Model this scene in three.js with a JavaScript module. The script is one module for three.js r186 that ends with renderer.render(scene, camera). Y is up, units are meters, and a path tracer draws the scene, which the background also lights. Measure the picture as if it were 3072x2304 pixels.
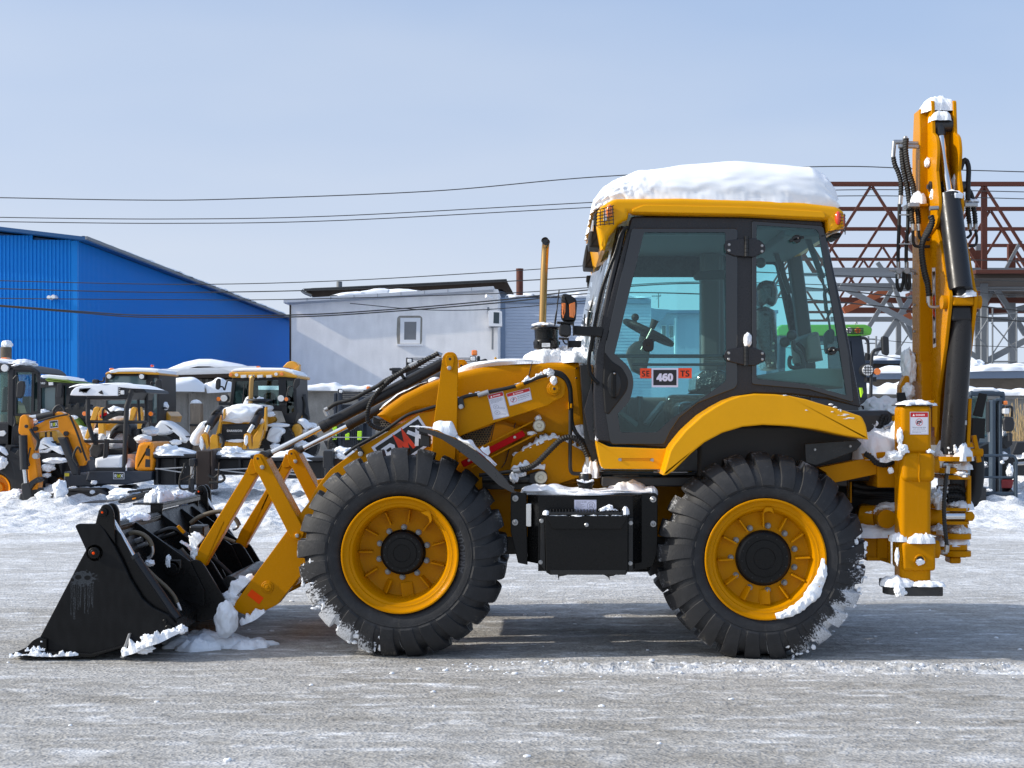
import * as THREE from 'three';
import { mergeGeometries, toCreasedNormals } from 'three/addons/utils/BufferGeometryUtils.js';
import { RoundedBoxGeometry } from 'three/addons/geometries/RoundedBoxGeometry.js';
import { createNoise2D, createNoise3D, createNoise4D } from 'simplex-noise';

// ------------------------------------------------------------------ camera, sky, sun, exposure
const scene = new THREE.Scene();
const EYE = 1.46, BACK = 8, FOC = 4000, VX = 1639, VY = 1250;      // a level lens with a little shift; 3072 x 2304 frame
const camera = new THREE.PerspectiveCamera(2 * Math.atan(1152 / FOC) * 180 / Math.PI, 3072 / 2304, 0.1, 3000);
camera.position.set(0, EYE, BACK);
camera.lookAt(0, EYE, -100);
camera.setViewOffset(3072, 2304, 1536 - VX, 1152 - VY, 3072, 2304);
camera.updateProjectionMatrix();
const renderer = new THREE.WebGLRenderer({ antialias: true });
renderer.setSize(1024, 768);
renderer.toneMapping = THREE.LinearToneMapping;
renderer.toneMappingExposure = 1.0;
renderer.shadowMap.enabled = true;

const SUN = new THREE.Vector3(-1, 0.56, 0.13).normalize();
const sun = new THREE.DirectionalLight(new THREE.Color(1, 0.93, 0.82), 4.2);
sun.position.copy(SUN).multiplyScalar(60);
sun.castShadow = true; sun.shadow.mapSize.set(4096, 4096); sun.shadow.radius = 1.3;
Object.assign(sun.shadow.camera, { left: -45, right: 45, top: 40, bottom: -40, near: 1, far: 200 });
scene.add(sun); scene.add(sun.target);

// ------------------------------------------------------------------ helpers
function rng(seed) { let s = seed >>> 0; return () => { s = (s + 0x6d2b79f5) >>> 0; let t = Math.imul(s ^ (s >>> 15), 1 | s); t = (t + Math.imul(t ^ (t >>> 7), 61 | t)) ^ t; return ((t ^ (t >>> 14)) >>> 0) / 4294967296; }; }
const n2 = createNoise2D(rng(11)), n3 = createNoise3D(rng(12)), n4 = createNoise4D(rng(13));
const sat = (t) => Math.max(0, Math.min(1, t)), mix = (a, b, t) => a + (b - a) * t;
const sstep = (a, b, t) => { t = sat((t - a) / (b - a)); return t * t * (3 - 2 * t); };
const fbm = (x, y, o = 4) => { let s = 0, a = 1, w = 0; for (let i = 0; i < o; i++) { s += a * n2(x, y); w += a; a *= 0.5; x = x * 2.03 + 17.1; y = y * 2.03 - 9.7; } return s / w; };
const V = (x, y, z) => new THREE.Vector3(x, y, z);
{                                                                    // the sky: winter haze, a little high thin cloud, brighter towards the sun
  const W = 1024, H = 512, data = new Float32Array(W * H * 4);
  const ramp = [[-0.2, 0.60, 0.64, 0.70], [0, 0.76, 0.82, 0.905], [0.06, 0.69, 0.765, 0.885], [0.16, 0.555, 0.665, 0.855], [0.30, 0.42, 0.555, 0.80], [0.55, 0.33, 0.475, 0.75], [1, 0.27, 0.41, 0.70]];
  for (let j = 0; j < H; j++) for (let i = 0; i < W; i++) {
    const phi = ((i + 0.5) / W - 0.5) * 2 * Math.PI, lat = ((j + 0.5) / H - 0.5) * Math.PI;
    const y = Math.sin(lat), x = Math.cos(lat) * Math.cos(phi), z = Math.cos(lat) * Math.sin(phi);
    let k = 1; while (k < ramp.length - 1 && y > ramp[k][0]) k++;
    const t = sat((y - ramp[k - 1][0]) / (ramp[k][0] - ramp[k - 1][0])), c = [1, 2, 3].map((q) => mix(ramp[k - 1][q], ramp[k][q], t));
    const cosS = x * SUN.x + y * SUN.y + z * SUN.z, glow = 0.95 * Math.pow(sat(cosS), 3) + 1.3 * Math.pow(sat(cosS), 22), anti = sat(0.9 * x) * (1 - sstep(0.0, 0.1, -y));
    const yy = Math.max(y, 0) + 0.12, veil = sat(0.5 + 0.9 * fbm(x / yy * 0.55 + 4, z / yy * 0.9, 5)) * sstep(0.0, 0.12, y);
    const o = (j * W + i) * 4;
    for (let q = 0; q < 3; q++) data[o + q] = mix(c[q], [0.80, 0.84, 0.90][q], 0.20 * veil) * (1 - anti * [0.22, 0.09, -0.03][q]) + glow * [1, 0.95, 0.85][q];
    data[o + 3] = 1;
  }
  const tex = new THREE.DataTexture(data, W, H, THREE.RGBAFormat, THREE.FloatType);
  tex.mapping = THREE.EquirectangularReflectionMapping; tex.magFilter = tex.minFilter = THREE.LinearFilter; tex.needsUpdate = true;
  scene.background = tex; scene.environment = tex;
}

// pixel of the 3072 x 2304 photograph -> point of the world at depth z (the near tyres' outer sides are z = 0)
const P = (u, v, z = 0) => V((u - VX) * (BACK - z) / FOC, EYE - (v - VY) * (BACK - z) / FOC, z);
const cr = (x0, y0, s) => (pts) => Array.isArray(pts[0]) ? pts.map((p) => [x0 + p[0] / s, y0 + p[1] / s, ...(p.length > 2 ? [p[2] / s] : [])]) : [x0 + pts[0] / s, y0 + pts[1] / s];
const cA = cr(0, 980, 2.765), cB = cr(700, 980, 2.765), cC = cr(0, 1400, 2.765), cD = cr(800, 1300, 2.765), cE = cr(1450, 1300, 3.3183), cF = cr(1900, 1250, 2.5525), cG = cr(2550, 1150, 2.3697), cH = cr(2500, 280, 2.7657);
const cI = cr(1720, 450, 2.4578), cJ = cr(1760, 900, 2.4578), cK = cr(1050, 1030, 2.765), cL = cr(2500, 800, 3.3182), cM = cr(0, 600, 2.212), cN = cr(800, 750, 2.212);
const cO = cr(0, 1000, 2.961), cP = cr(240, 1050, 3.686), cQ = cr(560, 1050, 4.1477), cR = cr(960, 1020, 4.0963), cS = cr(1800, 680, 2.5136), cT = cr(2230, 640, 2.8595), cU = cr(2520, 520, 2.7645), cV = cr(200, 1450, 3.6867);
const cW = cr(2560, 1180, 4.365), cX = cr(2760, 1080, 3.455), cY = cr(1580, 700, 3.95), cZ = cr(2560, 1380, 3.77), cAA = cr(1360, 1200, 5.185), cAB = cr(600, 1350, 3.0175);
const PP = (p, z) => P(p[0], p[1], z);

// ---- naming and parenting
const taken = new Map();
function numbered(name) { const n = taken.get(name) || 0; taken.set(name, n + 1); return n ? name + '_' + String(n).padStart(3, '0') : name; }
const originOf = new Map();
function tag(o, label, category, group, kind) { o.userData = { ...o.userData, label, category }; if (group) o.userData.group = group; if (kind) o.userData.kind = kind; return o; }
function thing(name, label, category, at = V(0, 0, 0), group) { const o = new THREE.Group(); o.name = numbered(name); o.position.copy(at); scene.add(o); originOf.set(o, at.clone()); return tag(o, label, category, group); }
function clean(g) { const h = g.index ? g.toNonIndexed() : g; for (const k of Object.keys(h.attributes)) if (!['position', 'normal', 'uv', 'color'].includes(k)) h.deleteAttribute(k); if (!h.attributes.normal) h.computeVertexNormals(); if (!h.attributes.uv) h.setAttribute('uv', new THREE.BufferAttribute(new Float32Array(h.attributes.position.count * 2), 2)); return h; }
function merged(gs) { gs = (Array.isArray(gs) ? gs.flat(9) : [gs]).filter(Boolean).map(clean); if (gs.some((g) => g.attributes.color)) gs.forEach((g) => { if (!g.attributes.color) g.setAttribute('color', new THREE.BufferAttribute(new Float32Array(g.attributes.position.count * 3).fill(1), 3)); }); return gs.length > 1 ? mergeGeometries(gs) : gs[0].clone(); }
// geometry is written in world coordinates; parent is a thing (Group) or a part (Mesh) of one
const ONE_PIECE = /guard|grille|screw|stalk|leaves|tread$|siding|lettering|windshield|axle|underbody/;
function part(name, gs, mat, parent, label) {
  if (Array.isArray(gs) && gs.length > 1 && gs.length < 10 && !ONE_PIECE.test(name)) {          // pieces that do not touch become parts of their own
    const B = gs.map((g) => { const h = merged(g); h.computeBoundingBox(); return h.boundingBox.expandByScalar(0.004); }), id = B.map((_, i) => i);
    for (let i = 0; i < B.length; i++) for (let j = 0; j < i; j++) if (B[i].intersectsBox(B[j]) && id[i] !== id[j]) { const a = id[i], b = id[j]; id.forEach((q, k) => { if (q === a) id[k] = b; }); }
    const sets = [...new Set(id)]; if (sets.length > 1) return sets.map((q) => part(name, gs.filter((_, k) => id[k] === q), mat, parent, label))[0];
  }
  const g = merged(gs), o = originOf.get(parent); if (o) g.translate(-o.x, -o.y, -o.z);
  const m = new THREE.Mesh(g, mat); m.name = name; m.castShadow = m.receiveShadow = true; parent.add(m);
  originOf.set(m, o || V(0, 0, 0)); if (label) m.userData.label = label; return m;
}
function one(name, gs, mat, label, category, group, kind) {          // a thing that is one mesh, its origin at its own base
  const g = merged(gs); g.computeBoundingBox(); const b = g.boundingBox, at = V((b.min.x + b.max.x) / 2, b.min.y, (b.min.z + b.max.z) / 2);
  g.translate(-at.x, -at.y, -at.z);
  const m = new THREE.Mesh(g, mat); m.name = numbered(name); m.position.copy(at); m.castShadow = m.receiveShadow = true; scene.add(m); originOf.set(m, at);
  return tag(m, label, category, group, kind ?? 'thing');
}
function structure(name, gs, mat) { const m = new THREE.Mesh(merged(gs), mat); m.name = numbered(name); m.userData.kind = 'structure'; m.castShadow = m.receiveShadow = true; scene.add(m); originOf.set(m, V(0, 0, 0)); return m; }
function shifted(meshes, dx, dy, dz) { return meshes.map((m) => { const c = m.clone(); c.position.add(V(dx, dy, dz)); m.parent.add(c); return c; }); }

// ---- shapes
function shapeOf(pts, r = 0) {                                       // polygon with rounded corners; a point may carry its own radius as a third number
  pts = pts.filter((p, i) => { const q = pts[(i + 1) % pts.length]; return Math.hypot(p[0] - q[0], p[1] - q[1]) > 1e-5; });
  const s = new THREE.Shape(), n = pts.length;
  for (let i = 0; i < n; i++) {
    const p = pts[i], a = pts[(i + n - 1) % n], b = pts[(i + 1) % n], rad = p[2] ?? r;
    const la = Math.hypot(a[0] - p[0], a[1] - p[1]), lb = Math.hypot(b[0] - p[0], b[1] - p[1]), t = Math.min(rad, la * 0.49, lb * 0.49);
    const p0 = [p[0] + (a[0] - p[0]) / la * t, p[1] + (a[1] - p[1]) / la * t], p1 = [p[0] + (b[0] - p[0]) / lb * t, p[1] + (b[1] - p[1]) / lb * t];
    if (i) s.lineTo(...p0); else s.moveTo(...p0);
    if (t > 1e-6) s.quadraticCurveTo(p[0], p[1], p1[0], p1[1]);
  }
  s.closePath(); return s;
}
const toW = (pts, z) => pts.map((p) => { const w = P(p[0], p[1], z); return p.length > 2 ? [w.x, w.y, p[2] * (BACK - z) / FOC] : [w.x, w.y]; });
function slab(pts, z0, z1, { b = 0.004, r = 0, holes = [], cs = 5 } = {}) {           // world xy outline, front face z0, back face z1
  const s = shapeOf(pts, r); for (const h of holes) s.holes.push(shapeOf(h, r));
  const g = new THREE.ExtrudeGeometry(s, { depth: Math.max(0.0005, z0 - z1 - 2 * b), bevelEnabled: b > 0, bevelThickness: b, bevelSize: b, bevelOffset: -b, bevelSegments: b > 0.02 ? 5 : 2, curveSegments: cs });
  g.translate(0, 0, z1 + b); return g;
}
// the outline is given in photograph pixels as they stand at depth zp (default: the front face)
function plate(px, z0, z1, o = {}) { const zp = o.at ?? z0; return slab(toW(px, zp), z0, z1, { ...o, r: (o.r || 0) * (BACK - zp) / FOC, holes: (o.holes || []).map((h) => toW(h, zp)) }); }
function slabX(zy, x0, x1, o = {}) { const g = slab(zy.map((p) => [-p[0], ...p.slice(1)]), x1, x0, o); g.rotateY(Math.PI / 2); return g; }     // outline in (z, y), from x0 to x1
function slabY(xz, y0, y1, o = {}) { const g = slab(xz.map((p) => [p[0], -p[1], ...p.slice(2)]), y1, y0, o); g.rotateX(-Math.PI / 2); return g; } // outline in (x, z), from y0 to y1
function rod(a, b, r, r2 = r, seg = 14, open = false) { const d = b.clone().sub(a), g = new THREE.CylinderGeometry(r2, r, d.length(), seg, 1, open); g.applyQuaternion(new THREE.Quaternion().setFromUnitVectors(V(0, 1, 0), d.clone().normalize())); g.translate((a.x + b.x) / 2, (a.y + b.y) / 2, (a.z + b.z) / 2); return g; }
function beam(a, b, w, h, r = 0.004) { const d = b.clone().sub(a), g = new RoundedBoxGeometry(w, d.length(), h, 1, Math.min(r, w / 3, h / 3)); g.applyQuaternion(new THREE.Quaternion().setFromUnitVectors(V(0, 1, 0), d.clone().normalize())); g.translate((a.x + b.x) / 2, (a.y + b.y) / 2, (a.z + b.z) / 2); return g; }
function box(x0, y0, z0, x1, y1, z1, r = 0.006) { const w = Math.abs(x1 - x0), h = Math.abs(y1 - y0), d = Math.abs(z1 - z0), g = r > 0 ? new RoundedBoxGeometry(w, h, d, 2, Math.min(r, w / 3, h / 3, d / 3)) : new THREE.BoxGeometry(w, h, d); g.translate((x0 + x1) / 2, (y0 + y1) / 2, (z0 + z1) / 2); return g; }
function pbox(u0, v0, u1, v1, z0, z1, r = 0.006) { const a = P(u0, v1, z0), b = P(u1, v0, z0); return box(a.x, a.y, z1, b.x, b.y, z0, r); }
function tube(pts, r, seg = 40, rad = 9, tension = 0.5) { return new THREE.TubeGeometry(new THREE.CatmullRomCurve3(pts, false, 'catmullrom', tension), seg, r, rad, false); }
function hose(pts, r, pitch = 0.016, rad = 9) {                      // a hose in a spiral sleeve
  const c = new THREE.CatmullRomCurve3(pts, false, 'catmullrom', 0.5), L = c.getLength(), seg = Math.min(420, Math.ceil(L / pitch * 4)), g = new THREE.TubeGeometry(c, seg, r, rad, false), p = g.attributes.position, q = c.getSpacedPoints(seg);
  for (let i = 0; i < p.count; i++) { const k = Math.floor(i / (rad + 1)), a = i % (rad + 1), m = c.getPointAt(k / seg), s = 1 + 0.13 * Math.sin((k / seg * L / pitch + a / rad) * 2 * Math.PI); p.setXYZ(i, m.x + (p.getX(i) - m.x) * s, m.y + (p.getY(i) - m.y) * s, m.z + (p.getZ(i) - m.z) * s); }
  g.computeVertexNormals(); return g;
}
function discZ(x, y, z0, z1, r, r2 = r, seg = 28, b = 0.003) { const g = new THREE.LatheGeometry([[0.0001, z1], [r, z1], [r, z0 - b], [r2 - b, z0], [0.0001, z0]].map((p) => new THREE.Vector2(p[0], p[1])), seg); g.rotateX(Math.PI / 2); g.translate(x, y, 0); return toCreasedNormals(clean(g), 0.6); }
function latheZ(x, y, pts, seg = 48) { const g = new THREE.LatheGeometry(pts.map((p) => new THREE.Vector2(p[0], p[1])), seg); g.rotateX(Math.PI / 2); g.translate(x, y, 0); return toCreasedNormals(clean(g), 0.55); }
function latheY(x, y, z, pts, seg = 28) { const g = new THREE.LatheGeometry(pts.map((p) => new THREE.Vector2(p[0], p[1])), seg); g.translate(x, y, z); return toCreasedNormals(clean(g), 0.6); }
function bolt(x, y, z, r = 0.014) { return [discZ(x, y, z + 0.004, z - 0.001, r * 1.35, r * 1.35, 14, 0.001), (() => { const g = new THREE.CylinderGeometry(r * 0.85, r * 0.85, 0.012, 6); g.rotateX(Math.PI / 2); g.translate(x, y, z + 0.009); return g; })()]; }
function quad(a, b, c, d, uv = true) { const g = new THREE.BufferGeometry(); g.setAttribute('position', new THREE.BufferAttribute(new Float32Array([a, b, c, a, c, d].flatMap((p) => [p.x, p.y, p.z])), 3)); g.setAttribute('uv', new THREE.BufferAttribute(new Float32Array(uv ? [0, 0, 1, 0, 1, 1, 0, 0, 1, 1, 0, 1] : 12), 2)); g.computeVertexNormals(); return g; }
// a sticker: four photograph pixels (top left, top right, bottom right, bottom left) at depth z
function sticker(q, z) { const p = q.map((k) => P(k[0], k[1], z)); return quad(p[3], p[2], p[1], p[0]); }

// ---- snow: domes over star-shaped footprints and ridges along a path, both with a rough skin
function snowDome(c, rx, rz, h, { seed = 1, n = 26, m = 40, sq = 2.4, rough = 0.12, drop = 0.25, turn = 0, edge = 2.6, lean = 0 } = {}) {
  const pos = [], idx = [], ca = Math.cos(turn), sa = Math.sin(turn);
  for (let i = 0; i <= n; i++) for (let j = 0; j <= m; j++) {
    const a = (j % m) / m * 2 * Math.PI, cx = Math.cos(a), cz = Math.sin(a), R = Math.pow(Math.pow(Math.abs(cx), sq) + Math.pow(Math.abs(cz), sq), -1 / sq);
    const t = Math.pow(i / n, 0.75), wob = 1 + rough * 0.8 * n3(cx * 1.3 + seed, cz * 1.3, seed * 3.1) + rough * 0.5 * n3(cx * 4 + seed, cz * 4, seed);
    let x = cx * R * t * rx * wob, z = cz * R * t * rz * wob;
    const s = Math.min(rx, rz, 0.4), f = (q) => n3(x / s * q + seed * 7, z / s * q, seed);
    let y = h * Math.pow(Math.max(0, 1 - Math.pow(t, edge)), 0.6) * (1 + rough * (0.9 * f(1.2) + 0.42 * f(2.9) + 0.10 * f(7.3))) - (t > 0.97 ? drop * h : 0) + lean * x;
    if (i === n) y = -drop * h + lean * x;
    pos.push(c.x + x * ca - z * sa, c.y + y, c.z + x * sa + z * ca);
    if (i < n && j < m) { const q = i * (m + 1) + j; idx.push(q, q + m + 2, q + m + 1, q, q + 1, q + m + 2); }
  }
  const g = new THREE.BufferGeometry(); g.setAttribute('position', new THREE.Float32BufferAttribute(pos, 3)); g.setIndex(idx); snowUV(g); g.computeVertexNormals(); return g;
}
function snowRidge(pts, w, h, { seed = 1, seg = 60, m = 12, rough = 0.25, up = V(0, 1, 0), drop = 0.15 } = {}) {
  const c = new THREE.CatmullRomCurve3(pts, false, 'catmullrom', 0.2), L = c.getLength(), pos = [], idx = [];
  for (let i = 0; i <= seg; i++) {
    const t = i / seg, p = c.getPointAt(t), T = c.getTangentAt(t), side = T.clone().cross(up).normalize(), U = side.clone().cross(T).normalize(), s = t * L, end = Math.pow(Math.sin(Math.PI * sat(0.03 + t * 0.94)), 0.3);
    const ww = w * end * (1 + rough * n3(s / w * 0.35, seed * 3, 1)), hh = h * end * Math.max(0.15, 1 + rough * 1.6 * n3(s / w * 0.5, seed, 4) + rough * n3(s / w * 1.7, seed, 8));
    for (let j = 0; j <= m; j++) { const a = Math.PI * j / m, q = 1 + rough * 0.5 * n3(s / w * 1.4, a * 1.6, seed); const x = Math.cos(a) * ww / 2 * q, y = Math.pow(Math.sin(a), 0.7) * hh * q - (j === 0 || j === m ? drop * h : 0); const v = p.clone().addScaledVector(side, x).addScaledVector(U, y); pos.push(v.x, v.y, v.z); if (i < seg && j < m) { const k = i * (m + 1) + j; idx.push(k, k + m + 1, k + m + 2, k, k + m + 2, k + 1); } }
  }
  const g = new THREE.BufferGeometry(); g.setAttribute('position', new THREE.Float32BufferAttribute(pos, 3)); g.setIndex(idx); snowUV(g); g.computeVertexNormals(); return g;
}
function snowLump(c, rx, ry, rz, seed = 1, rough = 0.22, det = 4) { const g = new THREE.IcosahedronGeometry(1, det * 2 + 1), p = g.attributes.position; for (let i = 0; i < p.count; i++) { const x = p.getX(i), y = p.getY(i), z = p.getZ(i), s = 1 + rough * (n3(x * 1.1 + seed, y * 1.1, z * 1.1) + 0.5 * n3(x * 2.6, y * 2.6 + seed, z * 2.6) + 0.09 * n3(x * 6, y * 6, z * 6 + seed)); p.setXYZ(i, c.x + x * rx * s, c.y + y * ry * s, c.z + z * rz * s); } g.deleteAttribute('uv'); const o = new THREE.BufferGeometry(); o.setAttribute('position', p); const w = weld(o); snowUV(w); w.computeVertexNormals(); return w; }
function weld(g) { const p = g.attributes.position, map = new Map(), pos = [], idx = []; for (let i = 0; i < p.count; i++) { const k = `${Math.round(p.getX(i) * 2e4)},${Math.round(p.getY(i) * 2e4)},${Math.round(p.getZ(i) * 2e4)}`; let j = map.get(k); if (j === undefined) { j = pos.length / 3; map.set(k, j); pos.push(p.getX(i), p.getY(i), p.getZ(i)); } idx.push(j); } const o = new THREE.BufferGeometry(); o.setAttribute('position', new THREE.Float32BufferAttribute(pos, 3)); o.setIndex(idx); return o; }
function snowUV(g) { const p = g.attributes.position, uv = []; for (let i = 0; i < p.count; i++) uv.push(p.getX(i) + p.getY(i) * 0.37, p.getZ(i) + p.getY(i) * 0.71); g.setAttribute('uv', new THREE.Float32BufferAttribute(uv, 2)); }

// ---- textures and materials
function noiseTex(size, f, rep = 1, color = false) {                 // f(u, v) -> 0..1 or [r, g, b]; tileable when f is
  const d = new Uint8Array(size * size * 4);
  for (let j = 0; j < size; j++) for (let i = 0; i < size; i++) { const c = f(i / size, j / size), o = (j * size + i) * 4; for (let q = 0; q < 3; q++) d[o + q] = 255 * sat(Array.isArray(c) ? c[q] : c); d[o + 3] = 255; }
  const t = new THREE.DataTexture(d, size, size); t.wrapS = t.wrapT = THREE.RepeatWrapping; t.magFilter = THREE.LinearFilter; t.minFilter = THREE.LinearMipmapLinearFilter; t.generateMipmaps = true; t.repeat.set(rep, rep); if (color) t.colorSpace = THREE.SRGBColorSpace; t.needsUpdate = true; return t;
}
const tile = (u, v, s, seed, sy = s) => { const a = u * 2 * Math.PI, b = v * 2 * Math.PI, r = s / (2 * Math.PI), q = sy / (2 * Math.PI); return n4(Math.cos(a) * r + seed * 3, Math.sin(a) * r + seed, Math.cos(b) * q - seed, Math.sin(b) * q + seed * 2); };
function canvasTex(w, h, draw) { const c = document.createElement('canvas'); c.width = w; c.height = h; const g = c.getContext('2d'); draw(g, w, h); const t = new THREE.CanvasTexture(c); t.colorSpace = THREE.SRGBColorSpace; t.anisotropy = 8; return t; }
const lin = (r, g, b) => new THREE.Color().setRGB(r, g, b);
const std = (c, roughness = 0.6, metalness = 0, o = {}) => new THREE.MeshStandardMaterial({ color: Array.isArray(c) ? lin(...c) : lin(c, c, c), roughness, metalness, ...o });
const phys = (c, o = {}) => new THREE.MeshPhysicalMaterial({ color: Array.isArray(c) ? lin(...c) : lin(c, c, c), ...o });
const texSnow = noiseTex(512, (u, v) => 0.5 + 0.3 * tile(u, v, 9, 1) + 0.25 * tile(u, v, 26, 2) + 0.25 * tile(u, v, 70, 3), 1.6);
const texGrime = noiseTex(512, (u, v) => { const d = tile(u, v, 6, 5) * 0.5 + tile(u, v, 17, 6) * 0.3 + tile(u, v, 50, 7) * 0.25; return 0.97 + 0.045 * d; }, 1.1);
const texRough = noiseTex(512, (u, v) => { const d = tile(u, v, 7, 8) * 0.5 + tile(u, v, 30, 9) * 0.4 + tile(u, v, 80, 3) * 0.3; return 0.62 + 0.35 * d; }, 1.3);
const texPeel = noiseTex(256, (u, v) => 0.5 + 0.5 * tile(u, v, 40, 4), 3);
const M = {};
M.snow = std([0.86, 0.885, 0.92], 0.92, 0, { bumpMap: texSnow, bumpScale: 0.0035 });
M.snowFar = std([0.86, 0.885, 0.92], 0.95, 0);
M.yellow = phys([0.545, 0.222, 0.0005], { roughness: 0.42, specularIntensity: 0.16, clearcoat: 0.0, clearcoatRoughness: 0.2, map: texGrime, roughnessMap: texRough, bumpMap: texPeel, bumpScale: 0.0006 });
M.yellowGloss = phys([0.80, 0.365, 0.0005], { roughness: 0.3, specularIntensity: 0.25, clearcoat: 0.18, clearcoatRoughness: 0.08, map: texGrime });
M.orange = phys([0.78, 0.27, 0.006], { roughness: 0.4, specularIntensity: 0.5, clearcoat: 0.15, clearcoatRoughness: 0.2, map: texGrime });
M.black = phys(0.006, { roughness: 0.5, specularIntensity: 0.4, clearcoat: 0.06, clearcoatRoughness: 0.3, roughnessMap: texRough });
M.satin = std(0.010, 0.6, 0, { roughnessMap: texRough });
M.plastic = phys(0.014, { roughness: 0.6, specularIntensity: 0.6 });
M.grey = std([0.030, 0.030, 0.031], 0.55, 0, { roughnessMap: texRough });
M.barrel = phys([0.018, 0.018, 0.020], { roughness: 0.55, specularIntensity: 0.6, clearcoat: 0.05, clearcoatRoughness: 0.3, roughnessMap: texRough });
M.rubber = std(0.009, 0.62);
M.chrome = std(0.72, 0.16, 1);
M.steel = std(0.42, 0.38, 0.85);
M.zinc = std([0.55, 0.52, 0.42], 0.42, 0.7);
M.brass = std([0.42, 0.26, 0.10], 0.33, 0.9);
M.red = phys([0.50, 0.003, 0.006], { roughness: 0.4, specularIntensity: 0.2 });
M.nut = std(0.26, 0.42, 0.75);
M.orangeSticker = phys([0.88, 0.075, 0.006], { roughness: 0.6, specularIntensity: 0.1 });
M.frame = phys([0.020, 0.0195, 0.023], { roughness: 0.45, specularIntensity: 0.7, clearcoat: 0.12, clearcoatRoughness: 0.15, roughnessMap: texRough });
M.frit = phys([0.007, 0.009, 0.013], { roughness: 0.12, clearcoat: 0.6, clearcoatRoughness: 0.05 });
M.glass = phys([0.74, 0.95, 0.95], { roughness: 0.02, transmission: 1, thickness: 0, ior: 1.45, side: THREE.DoubleSide });
M.glassClear = phys([0.86, 0.92, 0.92], { roughness: 0.02, transmission: 1, thickness: 0, ior: 1.45, side: THREE.DoubleSide });
M.amber = phys([0.85, 0.20, 0.012], { roughness: 0.15, clearcoat: 1, clearcoatRoughness: 0.05 });
M.redLens = phys([0.70, 0.05, 0.012], { roughness: 0.15, clearcoat: 1, clearcoatRoughness: 0.05 });
M.lamp = phys(0.75, { roughness: 0.18, metalness: 0.3, clearcoat: 1, clearcoatRoughness: 0.05 });
M.white = std(0.8, 0.5);
M.vinyl = std(0.03, 0.5);
M.wrap = phys(0.05, { roughness: 0.22, clearcoat: 0.9, clearcoatRoughness: 0.12, bumpMap: texSnow, bumpScale: 0.02 });
// ------------------------------------------------------------------ ground: one sheet, icy yard near, lumpy snow behind
const ZROAD = -8.0;
function bankH(x, z) {                                               // snow banks pushed up round the parked machines
  const t = sstep(-7.6, -10.5, z + 0.8 * n2(x * 0.35, 3)), far = sstep(-9.5, -13.5, z);
  let h = 0.05 * t * (0.5 + fbm(x * 0.9, z * 1.1, 4)) + 0.09 * t * Math.abs(fbm(x * 1.6 + 4, z * 1.6, 3));
  h += far * (0.03 + 0.17 * sat(0.5 + fbm(x * 0.45 + 7, z * 0.5, 3)) + 0.06 * n2(x * 2.3, z * 2.1));
  const side = sstep(2.5, 6, x) * sstep(-9.5, -12.5, z); h += side * (0.04 + 0.22 * Math.max(0, fbm(x * 0.6, z * 0.6 + 9, 3)));
  return h * sstep(-60, -30, z) + 0;
}
function groundH(x, z) {
  let h = -0.004 * x * sstep(-6, 2, z);
  h += 0.004 * fbm(x * 0.5, z * 2.2, 3) + 0.003 * fbm(x * 3, z * 9, 2) * (z > -7 ? 1 : 0);
  const ridge = Math.exp(-Math.pow((z - 0.26 - 0.06 * n2(x * 0.8, 1)) / 0.13, 2)) * sstep(-0.8, 0.4, x + 0.5 * n2(x, 7)); h += ridge * (0.010 + 0.026 * Math.abs(n2(x * 6, z * 9)) + 0.016 * n2(x * 17, z * 21));
  const r2 = Math.exp(-Math.pow((z - 0.95 - 0.1 * n2(x * 0.5, 5)) / 0.16, 2)) * sstep(-1.5, -3.5, x + n2(x, 2)); h += r2 * 0.018 * Math.abs(n2(x * 7, z * 10));
  if (z > -3 && z < 0) h += 0.012 * sstep(0.1, 0.8, n2(x * 2.2, z * 6)) * sstep(-0.3, 0.2, x) * sstep(0.95, 0.5, x);
  return h + bankH(x, z);
}
function rows(a, b, stops) { const out = [a]; for (const [to, step] of stops) { let c = out[out.length - 1]; const n = Math.max(1, Math.round(Math.abs(to - c) / step)); for (let i = 1; i <= n; i++) out.push(c + (to - c) * i / n); } return out; }
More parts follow.
